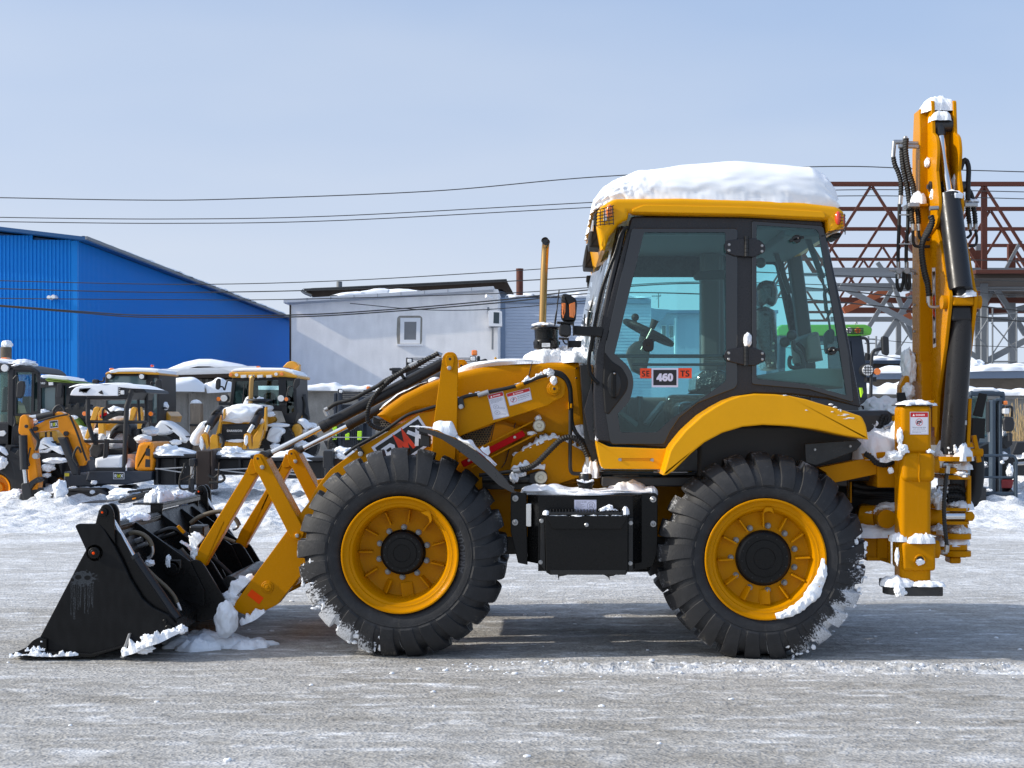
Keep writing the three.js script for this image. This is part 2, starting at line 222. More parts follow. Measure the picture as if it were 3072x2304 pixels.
{ const zs = rows(9, -900, [[3.2, 0.8], [2.2, 0.1], [0.6, 0.03], [-0.3, 0.018], [-3, 0.04], [-8, 0.08], [-22, 0.075], [-34, 0.3], [-80, 3], [-900, 120]]), xr = rows(0, 900, [[5, 0.028], [10, 0.06], [14, 0.12], [30, 1], [900, 90]]), xs = [...xr.slice(1).reverse().map((q) => -q), ...xr];
  const nx = xs.length, nz = zs.length, pos = new Float32Array(nx * nz * 3), col = new Float32Array(nx * nz * 3), uv = new Float32Array(nx * nz * 2), idx = new Uint32Array((nx - 1) * (nz - 1) * 6);
  let o = 0;
  for (let j = 0; j < nz; j++) for (let i = 0; i < nx; i++) { const x = xs[i], z = zs[j], h = Math.abs(x) < 40 && z > -60 ? groundH(x, z) : 0, k = j * nx + i; pos.set([x, h, z], k * 3); uv.set([x / 3.2, z / 3.2], k * 2);
    const snowy = sat(sstep(-7.0, -9.6, z + 1.3 * n2(x * 0.25, z * 0.6) + 0.4 * n2(x * 1.3, z * 3)) + 0.25 * sstep(-4, -8, z)), f = fbm(x * 0.35, z * 1.6, 4), f2 = fbm(x * 1.2 + 5, z * 7, 3);
    const ridge = Math.exp(-Math.pow((z - 0.27) / 0.17, 2)) * sstep(-0.8, 0.5, x) * (0.55 + 0.45 * n2(x * 5, z * 8)), str = sstep(0.28, 0.62, fbm(x * 0.9 + 11, z * 4.5, 4)) * 0.45, scuff = sstep(0.35, 0.7, n2(x * 1.1 + 3, z * 6.5) * 0.6 + 0.5 * n2(x * 5, z * 13)) * 0.4;
    let w = sat(0.22 + 0.30 * sstep(-1.6, -3.4, z + 0.5 * n2(x * 0.4, 9)) + 0.22 * f + 0.16 * f2 + str + scuff + ridge * 0.9); w = Math.max(w, snowy);
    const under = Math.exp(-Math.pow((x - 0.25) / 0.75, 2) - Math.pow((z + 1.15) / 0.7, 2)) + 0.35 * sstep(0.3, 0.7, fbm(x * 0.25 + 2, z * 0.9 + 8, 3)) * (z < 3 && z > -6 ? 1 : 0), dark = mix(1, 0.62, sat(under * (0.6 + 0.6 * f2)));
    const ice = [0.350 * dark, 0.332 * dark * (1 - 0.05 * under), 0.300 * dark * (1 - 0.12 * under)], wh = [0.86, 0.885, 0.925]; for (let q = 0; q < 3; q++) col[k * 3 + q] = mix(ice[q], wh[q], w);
    if (i < nx - 1 && j < nz - 1) { idx[o++] = k; idx[o++] = k + 1; idx[o++] = k + nx + 1; idx[o++] = k; idx[o++] = k + nx + 1; idx[o++] = k + nx; } }
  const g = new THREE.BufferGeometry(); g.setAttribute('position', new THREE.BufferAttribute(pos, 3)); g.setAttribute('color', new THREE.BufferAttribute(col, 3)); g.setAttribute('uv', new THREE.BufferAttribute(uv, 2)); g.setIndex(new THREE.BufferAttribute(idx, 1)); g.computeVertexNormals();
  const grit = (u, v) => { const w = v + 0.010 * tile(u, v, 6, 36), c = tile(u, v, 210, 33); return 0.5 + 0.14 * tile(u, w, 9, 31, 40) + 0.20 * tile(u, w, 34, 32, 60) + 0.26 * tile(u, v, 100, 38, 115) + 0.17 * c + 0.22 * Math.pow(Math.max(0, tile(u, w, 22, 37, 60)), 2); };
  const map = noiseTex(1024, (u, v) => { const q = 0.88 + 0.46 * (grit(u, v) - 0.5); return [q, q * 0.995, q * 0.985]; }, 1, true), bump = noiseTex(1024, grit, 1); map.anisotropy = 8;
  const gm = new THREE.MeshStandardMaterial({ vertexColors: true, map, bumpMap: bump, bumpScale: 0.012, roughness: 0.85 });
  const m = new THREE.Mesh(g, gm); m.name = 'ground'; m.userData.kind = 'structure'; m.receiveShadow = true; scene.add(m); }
{ const rnd = rng(90), cr0 = []; for (let i = 0; i < 520; i++) { const x = -4.5 + 9 * rnd(), nearR = rnd() < 0.82, z = nearR ? 0.27 + 0.24 * (rnd() + rnd() - 1) : -2.5 + 5 * rnd(); if (nearR && x < -0.6) continue; const s = (nearR ? 0.004 + 0.014 * rnd() * rnd() * rnd() : 0.004 + 0.008 * rnd()); cr0.push(snowLump(V(x, groundH(x, z) + s * 0.2, z), s * 1.5, s * 0.8, s, i, 0.3, 0)); }
  one('snow_crumbs', cr0, M.snow, 'loose crumbs of snow and ice strewn along the tyre track', 'snow crumbs', null, 'stuff'); }
// ------------------------------------------------------------------ the backhoe loader
const BASE = V(-0.1, 0, -1.1);
const mac = thing('backhoe_loader', 'large yellow backhoe loader across the foreground with lowered black bucket and snowy cab roof', 'backhoe loader', BASE);
const group = (name, parent) => { const g = new THREE.Group(); g.name = name; parent.add(g); originOf.set(g, originOf.get(parent) || V(0, 0, 0)); return g; };
const FAR = -1.12;                                                   // the far loader arm, bars and ram stand this much further back

// ---- tyres with moulded lugs
function rubberMap(seed, snowAt, snowWide, lettering) {
  return canvasTex(2048, 512, (g, w, h) => {
    const im = g.createImageData(w, h), d = im.data;
    for (let j = 0; j < h; j++) for (let i = 0; i < w; i++) {
      const u = i / w, v = 1 - j / h, a = u * 2 * Math.PI, cx = Math.cos(a), sx = Math.sin(a);
      const n = 0.5 + 0.5 * (0.6 * n3(cx * 3 + seed, sx * 3, v * 5) + 0.4 * n3(cx * 9, sx * 9 + seed, v * 14)), f = 0.5 + 0.5 * n3(cx * 40 + seed, sx * 40, v * 40);
      const f2 = 0.5 + 0.5 * n3(cx * 110 + seed, sx * 110, v * 110);
      let c = [30, 31, 34].map((q) => q * (0.75 + 0.5 * n));
      const dust = sat(sstep(0.54, 0.80, n) * sstep(0.3, 0.7, f) * (v > 0.36 ? 1 : 0.2)) * 0.55; c = c.map((q, k) => mix(q, [104, 97, 84][k], dust));
      const scr = sstep(0.93, 0.97, 0.5 + 0.5 * n3(cx * 24 + v * 30, sx * 24, seed + v * 3)) * 0.25; c = c.map((q) => mix(q, 96, scr));
      let da = Math.abs(((u - snowAt + 1.5) % 1) - 0.5); const band = sat(1 - da / snowWide) * 1.25 * sstep(0.13, 0.40, v + 0.05 * n3(cx * 5, sx * 5, seed)); const thr = 0.42 * n + 0.33 * f + 0.30 * f2;
      const s = sstep(0, 0.16, band - 0.25 - 0.95 * thr) ; c = c.map((q, k) => mix(q, [222, 226, 232][k], s * (0.70 + 0.3 * f2)));
      const edge = sstep(0.385, 0.42, v) * sstep(0.62, 0.58, v) * sstep(0.60, 0.82, 0.45 * n + 0.3 * f + 0.4 * f2) * 0.75; c = c.map((q, k) => mix(q, [206, 210, 216][k], edge)); const o = (j * w + i) * 4; d[o] = c[0]; d[o + 1] = c[1]; d[o + 2] = c[2]; d[o + 3] = 255;
    }
    g.putImageData(im, 0, 0);
    if (lettering) { g.fillStyle = 'rgba(92,94,98,0.75)'; g.font = 'bold 34px sans-serif'; g.save(); g.translate(420, 470); g.scale(1.5, -1); g.fillText('ARMOUR', 0, 0); g.restore(); }
  });
}
// cross-section of the tyre, outer bead to inner bead: radius, depth behind the outer face, how high a lug stands there
const TYRE = [[0.342, 0.055, 0], [0.352, 0.030, 0], [0.372, 0.013, 0], [0.395, 0.004, 0], [0.418, 0.001, 0], [0.430, 0.0005, 0], [0.434, 0.004, 0], [0.438, 0.003, 0.001], [0.448, 0.001, 0.005], [0.475, 0.006, 0.006], [0.505, 0.016, 0.008], [0.533, 0.031, 0.012], [0.557, 0.053, 0.021], [0.577, 0.084, 0.034], [0.588, 0.115, 0.040], [0.594, 0.150, 0.040], [0.597, 0.190, 0.040], [0.598, 0.212, 0.034]];
function tyreGeo(cx, cy, z, R, lugs, seed) {
  const half = TYRE.map((p) => ({ r: p[0], d: p[1], h: p[2] })), W = 0.424, prof = [...half.map((p) => ({ ...p, s: 1 })), ...half.slice(0, -1).reverse().map((p) => ({ r: p.r, d: W - p.d, h: p.h, s: -1 }))], n = prof.length;
  for (let i = 0; i < n; i++) { const a = prof[Math.max(0, i - 1)], b = prof[Math.min(n - 1, i + 1)], dr = b.r - a.r, dd = b.d - a.d, l = Math.hypot(dr, dd); prof[i].nr = dd / l; prof[i].nz = dr / l; }
  const steps = [[0, 0], [0.03, 1], [0.2, 1.02], [0.45, 1.03], [0.66, 1], [0.69, 0], [0.78, -0.03], [0.92, -0.03]], A = lugs * steps.length, rnd = rng(seed), wear = Array.from({ length: lugs * 2 + 2 }, () => [0.90 + 0.2 * rnd(), (rnd() - 0.5) * 0.05]);
  const pos = [], uv = [], idx = [], pitch = 2 * Math.PI / lugs;
  for (let j = 0; j <= A; j++) { const jj = j % A, lug = Math.floor(jj / steps.length), [fr, up] = steps[jj % steps.length];
    for (let i = 0; i < n; i++) { const p = prof[i], depthIn = sat((p.r - 0.44) / 0.16), sl = p.s > 0 ? 1 : -1, w = wear[lug * 2 + (sl > 0 ? 0 : 1)];
      const a = (lug + fr + (sl > 0 ? 0 : 0.5) * (p.d > 0.2 && p.d < 0.225 ? 0.5 : 1) + w[1]) * pitch + sl * pitch * 0.28 * depthIn * depthIn + (up > 0.5 ? 0 : 0);
      const hgt = p.h * (up > 0 ? up * w[0] : up * 2) , k = R / 0.64, r = (p.r + p.nr * hgt) * k, d = p.d - (-p.nz) * 0 - p.nz * hgt * 1;
      pos.push(cx + r * Math.sin(a), cy - r * Math.cos(a), z - d); uv.push(a / (2 * Math.PI), i / (n - 1)); } }
  for (let j = 0; j < A; j++) for (let i = 0; i < n - 1; i++) { const q = j * n + i, e = q + n; idx.push(q, e, e + 1, q, e + 1, q + 1); }
  const g = new THREE.BufferGeometry(); g.setAttribute('position', new THREE.Float32BufferAttribute(pos, 3)); g.setAttribute('uv', new THREE.Float32BufferAttribute(uv, 2)); g.setIndex(idx);
  return toCreasedNormals(g.toNonIndexed(), 0.62);
}
const tyreMat = (map) => std(1, 0.68, 0, { map, bumpMap: texPeel, bumpScale: 0.001 });
const plainTyre = std([0.013, 0.0135, 0.015], 0.66);
function wheel(cx, cy, z, { R = 0.645, rim = 0.35, disc = 0.2, hubR = 0.13, hubZ = -0.14, nutR = 0.153, ribs = 11, nuts = 10, mat, seed, turn = 0.1, label }) {
  const w = group('wheel', mac); if (label) w.userData.label = label;
  part('tyre', tyreGeo(cx, cy, z, R, 25, seed), mat, w);
  const k = rim / 0.35, zz = (d) => z - d;
  part('rim', latheZ(cx, cy, [[0.30, 0.40], [0.325, 0.36], [0.342, 0.08], [0.352, 0.03], [0.354, 0.008], [0.350, 0.0], [0.343, 0.0], [0.338, 0.008], [0.330, 0.020], [0.318, 0.026], [0.311, 0.026], [0.306, 0.034], [0.292, 0.040], [0.283, 0.055], [0.276, disc * 0.5 + 0.03], [0.268, disc], [0.255, disc + 0.006], [0.16, disc], [0.10, disc]].map((p) => [p[0] * k, zz(p[1])]), 72), M.yellow, w);
  for (let i = 0; i < ribs; i++) { const a = turn + i / ribs * 2 * Math.PI, c = Math.cos(a), s = Math.sin(a), bend = i % 3 === 1 ? 0.03 : 0.008; part('rim_rib', beam(V(cx + c * 0.185 * k, cy + s * 0.185 * k, zz(disc - 0.012)), V(cx + (c - s * bend) * 0.272 * k, cy + (s + c * bend) * 0.272 * k, zz(disc - 0.020)), 0.0105, 0.075), M.yellow, w); }
  for (let i = 0; i < nuts; i++) { const a = 0.28 + i / nuts * 2 * Math.PI, x = cx + nutR * Math.cos(a), y = cy + nutR * Math.sin(a); part('wheel_nut', [discZ(x, y, zz(disc - 0.006), zz(disc), 0.0185, 0.0185, 18, 0.001), (() => { const g = new THREE.CylinderGeometry(0.0145, 0.0155, 0.022, 6); g.rotateX(Math.PI / 2); g.rotateZ(i); g.translate(x, y, zz(disc - 0.017)); return g; })(), discZ(x, y, zz(disc - 0.034), zz(disc - 0.02), 0.009, 0.008, 12, 0.001)], M.nut, w); }
  const hub = part('hub', latheZ(cx, cy, [[hubR + 0.012, zz(disc)], [hubR + 0.010, zz(disc - 0.02)], [hubR, zz(disc - 0.03)], [hubR, hubZ + 0.012 - 0.02], [hubR - 0.012, hubZ], [hubR * 0.72, hubZ], [hubR * 0.70, hubZ + 0.006], [hubR * 0.42, hubZ + 0.007], [hubR * 0.40, hubZ + 0.002], [0.0005, hubZ + 0.002]]), M.black, w);
  for (let i = 0; i < 14; i++) { const a = i / 14 * 2 * Math.PI + 0.1; part('hub_bolt', (() => { const g = new THREE.CylinderGeometry(0.005, 0.005, 0.008, 6); g.rotateX(Math.PI / 2); g.translate(cx + Math.cos(a) * (hubR - 0.022), cy + Math.sin(a) * (hubR - 0.022), hubZ + 0.003); return g; })(), M.satin, w); }
  return w;
}
const FX = -0.88, FY = 0.628, RX = 1.315, RY = 0.604;
wheel(FX, FY, 0, { mat: tyreMat(rubberMap(3, 0.88, 0.22, true)), disc: 0.205, hubR: 0.128, hubZ: -0.125, seed: 21, turn: 0.25 });
wheel(RX, RY, 0.015, { R: 0.64, rim: 0.362, mat: tyreMat(rubberMap(9, 0.15, 0.23, false)), disc: 0.105, hubR: 0.158, hubZ: -0.042, nutR: 0.197, ribs: 12, nuts: 11, seed: 37, turn: 0.02 });
for (const [x, y, s] of [[FX, FY, 5], [RX, RY, 6]]) { const w = group('wheel', mac); part('tyre', tyreGeo(x, y, -1.78, 0.64, 25, s), plainTyre, w); part('rim', latheZ(x, y, [[0.342, -1.83], [0.33, -1.95], [0.25, -1.98], [0.02, -1.98]], 36), M.yellow, w); }
part('axle', [rod(V(FX, FY, -0.2), V(FX, FY, -2.0), 0.09), discZ(FX, FY, -0.8, -1.4, 0.24), rod(V(RX, RY, -0.15), V(RX, RY, -2.0), 0.10), discZ(RX, RY, -0.8, -1.4, 0.26)], M.satin, mac);
{ const a = 0.99, x = FX + Math.cos(a) * 0.29, y = FY + Math.sin(a) * 0.29; part('valve_guard', [slab([[x - 0.035, y + 0.012], [x + 0.02, y + 0.030], [x + 0.034, y - 0.03], [x + 0.022, y - 0.055], [x + 0.012, y - 0.012]], -0.02, -0.09, { b: 0.002, r: 0.01 })], M.yellow, mac); }
{ const x = RX + 0.02, y = RY + 0.30; part('valve_guard', slab([[x - 0.034, y - 0.028], [x - 0.02, y + 0.012], [x + 0.02, y + 0.012], [x + 0.034, y - 0.028], [x + 0.012, y - 0.012], [x - 0.012, y - 0.012]], -0.005, -0.06, { b: 0.002, r: 0.012 }), M.yellow, mac); }

// ---- chassis
part('chassis_rail', [plate([[1280, 1410], [2090, 1410], [2440, 1425], [2440, 1560], [2060, 1610], [1280, 1610]], -0.72, -0.78), plate([[1280, 1410], [2440, 1425], [2440, 1560], [2060, 1610], [1280, 1610]], -1.42, -1.48), plate([[950, 1440], [1300, 1380], [1300, 1600], [1000, 1640]], -0.74, -1.46)], M.yellow, mac);
part('underbody', [box(-0.4, 0.55, -1.40, 2.0, 0.85, -0.80, 0.02), box(0.2, 0.42, -1.3, 0.7, 0.6, -0.9, 0.03)], M.satin, mac);
const side = part('side_panel', plate(cK([[700, 560], [1250, 420], [1700, 300], [1918, 300], [1945, 480], [1985, 790], [2070, 1050], [2200, 1060], [2200, 1130], [1630, 1190], [1500, 1230], [850, 1235], [700, 1000]]), -0.69, -0.72, { holes: [cK([[1196, 668], [1160, 815], [1145, 838], [872, 925], [866, 800], [930, 755]])] }), M.yellow, mac);
part('side_panel', plate(cK([[1500, 230], [1925, 230], [1985, 760], [2035, 890], [1560, 890], [1480, 640]]), -0.672, -0.688, { b: 0.003 }), M.yellow, mac);
for (const s of [[[1517, 550], [1500, 600], [1478, 640]], [[1388, 600], [1360, 705]], [[1752, 482], [1690, 640], [1640, 738], [1580, 765]], [[1322, 872], [1290, 980], [1255, 1034]], [[1200, 660], [1165, 820]], [[1570, 770], [1565, 840]]]) part('panel_seam', tube(cK(s).map((p) => PP(p, -0.671)), 0.0032, 14, 6), M.satin, mac);
const lower = part('frame_cover', plate(cK([[1330, 1010, 60], [1360, 920, 50], [1560, 820], [1690, 782, 60], [1760, 800], [1900, 875], [2080, 990, 40], [2085, 1050], [1690, 1180], [1630, 1190], [1330, 1090, 60]]), -0.60, -0.672), M.yellow, mac);
// honeycomb grilles
function honey(corners, z, pitch, r0, r1) { const out = [], w = toW(corners, z), xs = w.map((p) => p[0]), ys = w.map((p) => p[1]); const inside = (x, y) => { let c = false; for (let i = 0, j = w.length - 1; i < w.length; j = i++) if ((w[i][1] > y) !== (w[j][1] > y) && x < (w[j][0] - w[i][0]) * (y - w[i][1]) / (w[j][1] - w[i][1]) + w[i][0]) c = !c; return c; }; let k = 0; for (let y = Math.min(...ys); y < Math.max(...ys); y += pitch * 0.866, k++) for (let x = Math.min(...xs) + (k % 2) * pitch / 2; x < Math.max(...xs); x += pitch) if (inside(x, y)) { const g = new THREE.RingGeometry(r0, r1, 6, 1, Math.PI / 6); g.translate(x, y, z); out.push(g); } return out; }
const gr = part('grille', honey(cK([[1200, 664], [1160, 820], [1145, 845], [868, 930], [862, 800], [930, 750]]), -0.70, 0.0175, 0.0072, 0.0104), std([0.20, 0.15, 0.06], 0.5, 0.2), mac);
part('grille_backing', plate(cK([[1230, 640], [1150, 860], [850, 950], [850, 780]]), -0.74, -0.76), M.satin, gr);
const gr2 = part('grille', honey(cK([[255, 640], [340, 665], [300, 712], [250, 700]]), -0.76, 0.0175, 0.0072, 0.0104), std([0.25, 0.24, 0.2], 0.45, 0.3), mac);
part('grille_backing', plate(cK([[190, 605], [255, 640], [340, 660], [360, 640], [300, 730], [240, 705], [190, 660]]), -0.79, -1.44), M.satin, gr2);
// hood
const hood = part('hood', plate(cK([[215, 597], [320, 508], [430, 430], [600, 345], [745, 290], [900, 238], [1100, 193], [1300, 165], [1500, 155], [1917, 158], [1945, 430], [1984, 790], [1700, 790], [1000, 560], [560, 575], [430, 640], [335, 667]]), -0.66, -1.56, { b: 0.045, cs: 3 }), M.yellow, mac);
part('hood_seam', tube(cK([[1512, 152], [1500, 200], [1475, 300]]).map((p) => PP(p, -0.657)), 0.003, 10, 6), M.satin, hood);
for (const p of cK([[1878, 207], [1878, 288]])) part('hood_screw', discZ(...P(...p, -0.66).toArray().slice(0, 2), -0.655, -0.665, 0.006), M.satin, hood);
part('gap_seal', plate(cK([[1918, 172], [1975, 180], [2000, 430], [2040, 700], [2075, 880], [2000, 880], [1985, 790], [1945, 430]]), -0.66, -1.5), M.satin, mac);
part('firewall', plate([[1740, 1095], [1800, 1095], [1820, 1330], [1790, 1420], [1760, 1420]], -0.5, -1.7), M.satin, mac);

// ---- loader arms, tilt levers, bars, lift towers, rams: the near side first, then the far side
const near = [];
const arm = part('loader_arm', plate([...cK([[1690, 280, 80], [1785, 300, 90], [1785, 440, 90], [1690, 480], [1650, 512], [1190, 660], [905, 772], [890, 1000]]), [1290, 1500], [1150, 1640], [1000, 1730], ...cAB([[910, 1140], [700, 1400], [470, 1515, 20], [400, 1490], [280, 1440, 20], [540, 1070], [785, 735], [985, 470]]), [930, 1500], ...cB([[700, 1320], [800, 1190], [900, 1115], [1010, 1035]]), ...cR([[480, 1320], [740, 1180], [1210, 905]]), ...cK([[690, 560], [900, 470], [1450, 335]])], -0.50, -0.61, { r: 6 }), M.yellow, mac); near.push(arm);
const pin = (px, z, r, mat, parent, name = 'pin', out = 0.02) => { const w = P(...px, z); return part(name, [discZ(w.x, w.y, z + out * 0.5, z - 0.02, r), discZ(w.x, w.y, z + out, z, r * 0.72), discZ(w.x, w.y, z + out + 0.003, z, r * 0.28)], mat, parent); };
near.push(pin(cK([1690, 375]), -0.50, 0.045, M.yellow, mac, 'arm_pivot', 0.035));
{ const w = P(...cK([1693, 376]), -0.46); part('pivot_hole', discZ(w.x, w.y, -0.461, -0.47, 0.010), M.satin, mac); }
near.push(pin(cAB([612, 1240]), -0.50, 0.040, M.yellow, mac, 'arm_boss', 0.012));
const lever = part('tilt_lever', plate(cAB([[478, 100, 50], [490, 35, 50], [560, 35, 55], [592, 78, 40], [925, 690, 40], [945, 760, 60], [900, 830, 60], [830, 800, 60], [788, 735], [530, 225], [500, 190]]), -0.465, -0.497, { r: 4 }), M.yellow, mac); near.push(lever);
const leverIn = part('tilt_lever', plate(cAB([[478, 100, 50], [490, 35, 50], [560, 35, 55], [592, 78, 40], [925, 690, 40], [945, 760, 60], [900, 830, 60], [830, 800, 60], [788, 735], [530, 225]]), -0.625, -0.655, { r: 4, at: -0.465 }), M.yellow, mac); near.push(leverIn);
part('lever_edge', plate(cAB([[560, 60], [590, 72], [925, 690], [895, 700]]), -0.497, -0.625, { at: -0.465, b: 0.002 }), M.yellow, lever);
part('pin_plate', plate(cAB([[497, 80, 28], [505, 52, 26], [545, 52, 26], [592, 150, 28], [580, 178, 22], [548, 175, 22]]), -0.455, -0.465, { r: 20 }), M.yellow, lever);
{ const a = P(...cAB([522, 78]), -0.455), b = P(...cAB([563, 156]), -0.455), c = P(...cAB([880, 775]), -0.455); part('pin_hole', discZ(a.x, a.y, -0.4545, -0.47, 0.010), M.satin, lever); part('lever_bolt', bolt(b.x, b.y, -0.455, 0.010), M.steel, lever); part('lever_boss', discZ(c.x, c.y, -0.452, -0.47, 0.018), M.yellow, lever); part('lever_bolt', bolt(c.x, c.y, -0.452, 0.009), M.steel, lever); }
const bar = part('tilt_link', plate([...cAB([[430, 200, 40], [470, 85, 40], [520, 120, 40], [530, 225], [500, 260], [35, 1060]]), ...cC([[1690, 815, 20], [1610, 775, 20]]), ...cAB([[0, 870], [437, 160]])], -0.515, -0.605, { r: 3, b: 0.006 }), M.yellow, mac); near.push(bar);
part('link_boss', plate(cAB([[425, 180, 40], [462, 75, 30], [490, 90, 20], [520, 185, 30], [505, 212, 20], [478, 222, 25], [440, 222, 30]]), -0.505, -0.516, { r: 22 }), M.yellow, bar);
const tower = part('lift_tower', plate(cK([[757, 190], [768, 110, 62], [800, 72, 50], [870, 72, 55], [897, 130, 40], [886, 760], [868, 1000], [672, 1000], [690, 690]]), -0.462, -0.498, { r: 3 }), M.yellow, mac); near.push(tower);
part('pin_plate', plate(cK([[790, 130, 30], [800, 95, 30], [858, 95, 30], [866, 130], [852, 225, 26], [805, 225, 26]]), -0.452, -0.462, { r: 20 }), M.yellow, tower);
{ const a = P(...cK([829, 130]), -0.452), b = P(...cK([824, 205]), -0.452); part('pin_hole', discZ(a.x, a.y, -0.4515, -0.47, 0.011), M.satin, tower); part('tower_bolt', bolt(b.x, b.y, -0.452, 0.010), M.steel, tower); }
part('tower_boss', discZ(...P(...cK([790, 712]), -0.45).toArray().slice(0, 2), -0.45, -0.47, 0.030), M.yellow, tower);
// tilt ram: barrel, rod, eye
const ram0 = P(...cB([1745, 300]), -0.565), ram1 = P(...cB([742, 830]), -0.565), ram2 = P(...cB([280, 1062]), -0.565), rdir = ram0.clone().sub(ram1).normalize();
const ram = part('tilt_ram', [rod(ram0, ram1, 0.0365, 0.0365, 28), rod(ram1.clone().addScaledVector(rdir, 0.03), ram1.clone().addScaledVector(rdir, -0.012), 0.040, 0.040, 28)], M.barrel, mac); near.push(ram);
part('ram_rod', rod(ram1, ram2, 0.0175, 0.0175, 22), M.chrome, ram);
part('ram_eye', [rod(ram2.clone().addScaledVector(rdir, 0.035), ram2.clone().addScaledVector(rdir, -0.02), 0.024, 0.03, 18), discZ(ram2.x - 0.02, ram2.y - 0.01, -0.535, -0.595, 0.034)], M.grey, ram);
part('ram_clip', [beam(P(...cR([1000, 420]), -0.55), P(...cR([1035, 470]), -0.55), 0.02, 0.04)], M.satin, ram);
for (const c of shifted(near, 0, 0, FAR)) c.name = c.name.replace(/_\d+$/, '');
part('cross_tube', [rod(P(...cAB([612, 1240]), -0.52), P(...cAB([612, 1240]), -0.52).setZ(-1.71), 0.075, 0.075, 24)], M.yellow, mac);
part('cross_tube', [rod(P(...cAB([800, 1150]), -0.55), P(...cAB([800, 1150]), -0.55).setZ(-1.7), 0.07, 0.07, 20)], M.yellow, mac);
part('reflector', sticker(cAB([[468, 1260], [577, 1340], [535, 1398], [427, 1312]]), -0.4975), M.orangeSticker, arm, 'orange reflector on the lower loader arm');
// hydraulic pipes along the near arm
part('pipe', tube([...cB([[925, 1062], [1010, 1000], [1190, 900], [1300, 830], [1440, 735], [1560, 695], [1680, 660]]).map((p) => PP(p, -0.49))], 0.0105, 50, 10), M.rubber, mac);
part('pipe', tube(cK([[885, 472], [960, 440], [1080, 418], [1200, 392], [1330, 365], [1460, 325], [1560, 285], [1640, 262]]).map((p) => PP(p, -0.49)), 0.0115, 50, 10), M.rubber, mac);
for (const [a, b] of [[[1380, 365], [1440, 335]], [[1060, 432], [1150, 402]]]) { const [p, q] = cK([a, b]).map((k) => PP(k, -0.485)); part('pipe_joint', rod(p, q, 0.016, 0.016, 12), a[0] > 1300 ? M.yellow : M.steel, mac); }
for (const q of [[[885, 455], [935, 445], [952, 530], [905, 540]]]) part('pipe_clamp', plate(cK(q), -0.478, -0.50, { r: 2 }), M.satin, mac);
part('pipe_clamp', plate(cB([[1020, 1000], [1045, 990], [1085, 1045], [1045, 1065]]), -0.478, -0.50, { r: 2 }), M.satin, mac);
{ const a = P(...cK([920, 525]), -0.478), b = P(...cB([1055, 1055]), -0.478); part('clamp_bolt', bolt(a.x, a.y, -0.478, 0.012), M.steel, mac); part('clamp_bolt', bolt(b.x, b.y, -0.478, 0.012), M.steel, mac); }
// hoses to the rams
part('hose', hose(cB([[1700, 220], [1600, 275], [1480, 325], [1340, 420], [1210, 530], [1130, 650], [1115, 760], [1150, 820], [1225, 850], [1300, 850]]).map((p, i) => PP(p, -0.47 - 0.012 * i)), 0.0145), M.rubber, mac);
part('hose', tube(cR([[100, 840], [200, 780], [400, 725], [560, 640], [700, 570], [800, 500], [1000, 400], [1200, 310], [1340, 225]]).map((p, i) => PP(p, -0.50 + 0.003 * i)), 0.0135, 60, 10), M.rubber, mac);
part('hose', hose(cR([[1360, 210], [1240, 270], [1100, 330], [960, 420], [860, 480], [800, 540]]).map((p) => PP(p, -0.465)), 0.0145), M.rubber, mac);
part('hose_fitting', [rod(...cR([[1200, 275], [1100, 325]]).map((p) => PP(p, -0.465)), 0.0165), rod(...cR([[1430, 165], [1500, 190]]).map((p) => PP(p, -0.50)), 0.015), rod(...cR([[1450, 150], [1370, 200]]).map((p) => PP(p, -0.49)), 0.013), rod(...cR([[60, 855], [95, 930]]).map((p) => PP(p, -0.53)), 0.015), rod(...cR([[55, 860], [110, 835]]).map((p) => PP(p, -0.52)), 0.013)], M.steel, mac);
// safety strut in its channel, steering ram, pipes by the engine
part('strut_channel', [plate(cAA([[435, 718], [1240, 318], [1248, 342], [440, 745]]), -0.575, -0.672, { b: 0.002 }), plate(cAA([[270, 1040], [1280, 518], [1290, 545], [280, 1062]]), -0.575, -0.672, { b: 0.002 }), plate(cAA([[90, 900], [440, 720], [445, 740], [100, 920]]), -0.575, -0.672, { b: 0.002 })], M.yellow, mac);
const strut = part('safety_strut', plate(cAA([[110, 960], [1075, 470], [1125, 555], [160, 1050]]), -0.585, -0.66, { r: 4 }), M.red, mac);
for (const p of cAA([[955, 578], [243, 940]])) part('strut_screw', bolt(...P(...p, -0.585).toArray(), 0.007), M.zinc, strut);
{ const w = P(...cAA([1335, 400]), -0.55); part('strut_pivot', [discZ(w.x, w.y, -0.55, -0.67, 0.040), discZ(w.x, w.y, -0.543, -0.55, 0.036), discZ(w.x, w.y, -0.530, -0.55, 0.015)], M.zinc, mac); }
{ const w = P(...cAA([1360, 1205]), -0.52); part('steering_pin', [discZ(w.x, w.y, -0.52, -0.64, 0.041, 0.040), discZ(w.x, w.y, -0.505, -0.52, 0.018)], M.zinc, mac); part('steering_ram', [rod(P(...cAA([1280, 1230]), -0.56), P(...cAA([450, 1235]), -0.56), 0.030), plate(cAA([[1180, 1150, 20], [1420, 1080, 80], [1480, 1200, 90], [1420, 1330, 90], [1180, 1300, 20]]), -0.53, -0.6), plate(cAA([[450, 1300], [1180, 1270], [1250, 1390], [450, 1390]]), -0.6, -0.66)], M.satin, mac); }
part('hose', hose(cAA([[1030, 1085], [1150, 1065], [1290, 985], [1420, 860], [1560, 720], [1680, 615], [1800, 580], [1920, 610], [2010, 690], [2060, 800]]).concat(cE([[1045, 240]])).map((p) => PP(p, -0.50)), 0.0185), M.rubber, mac);
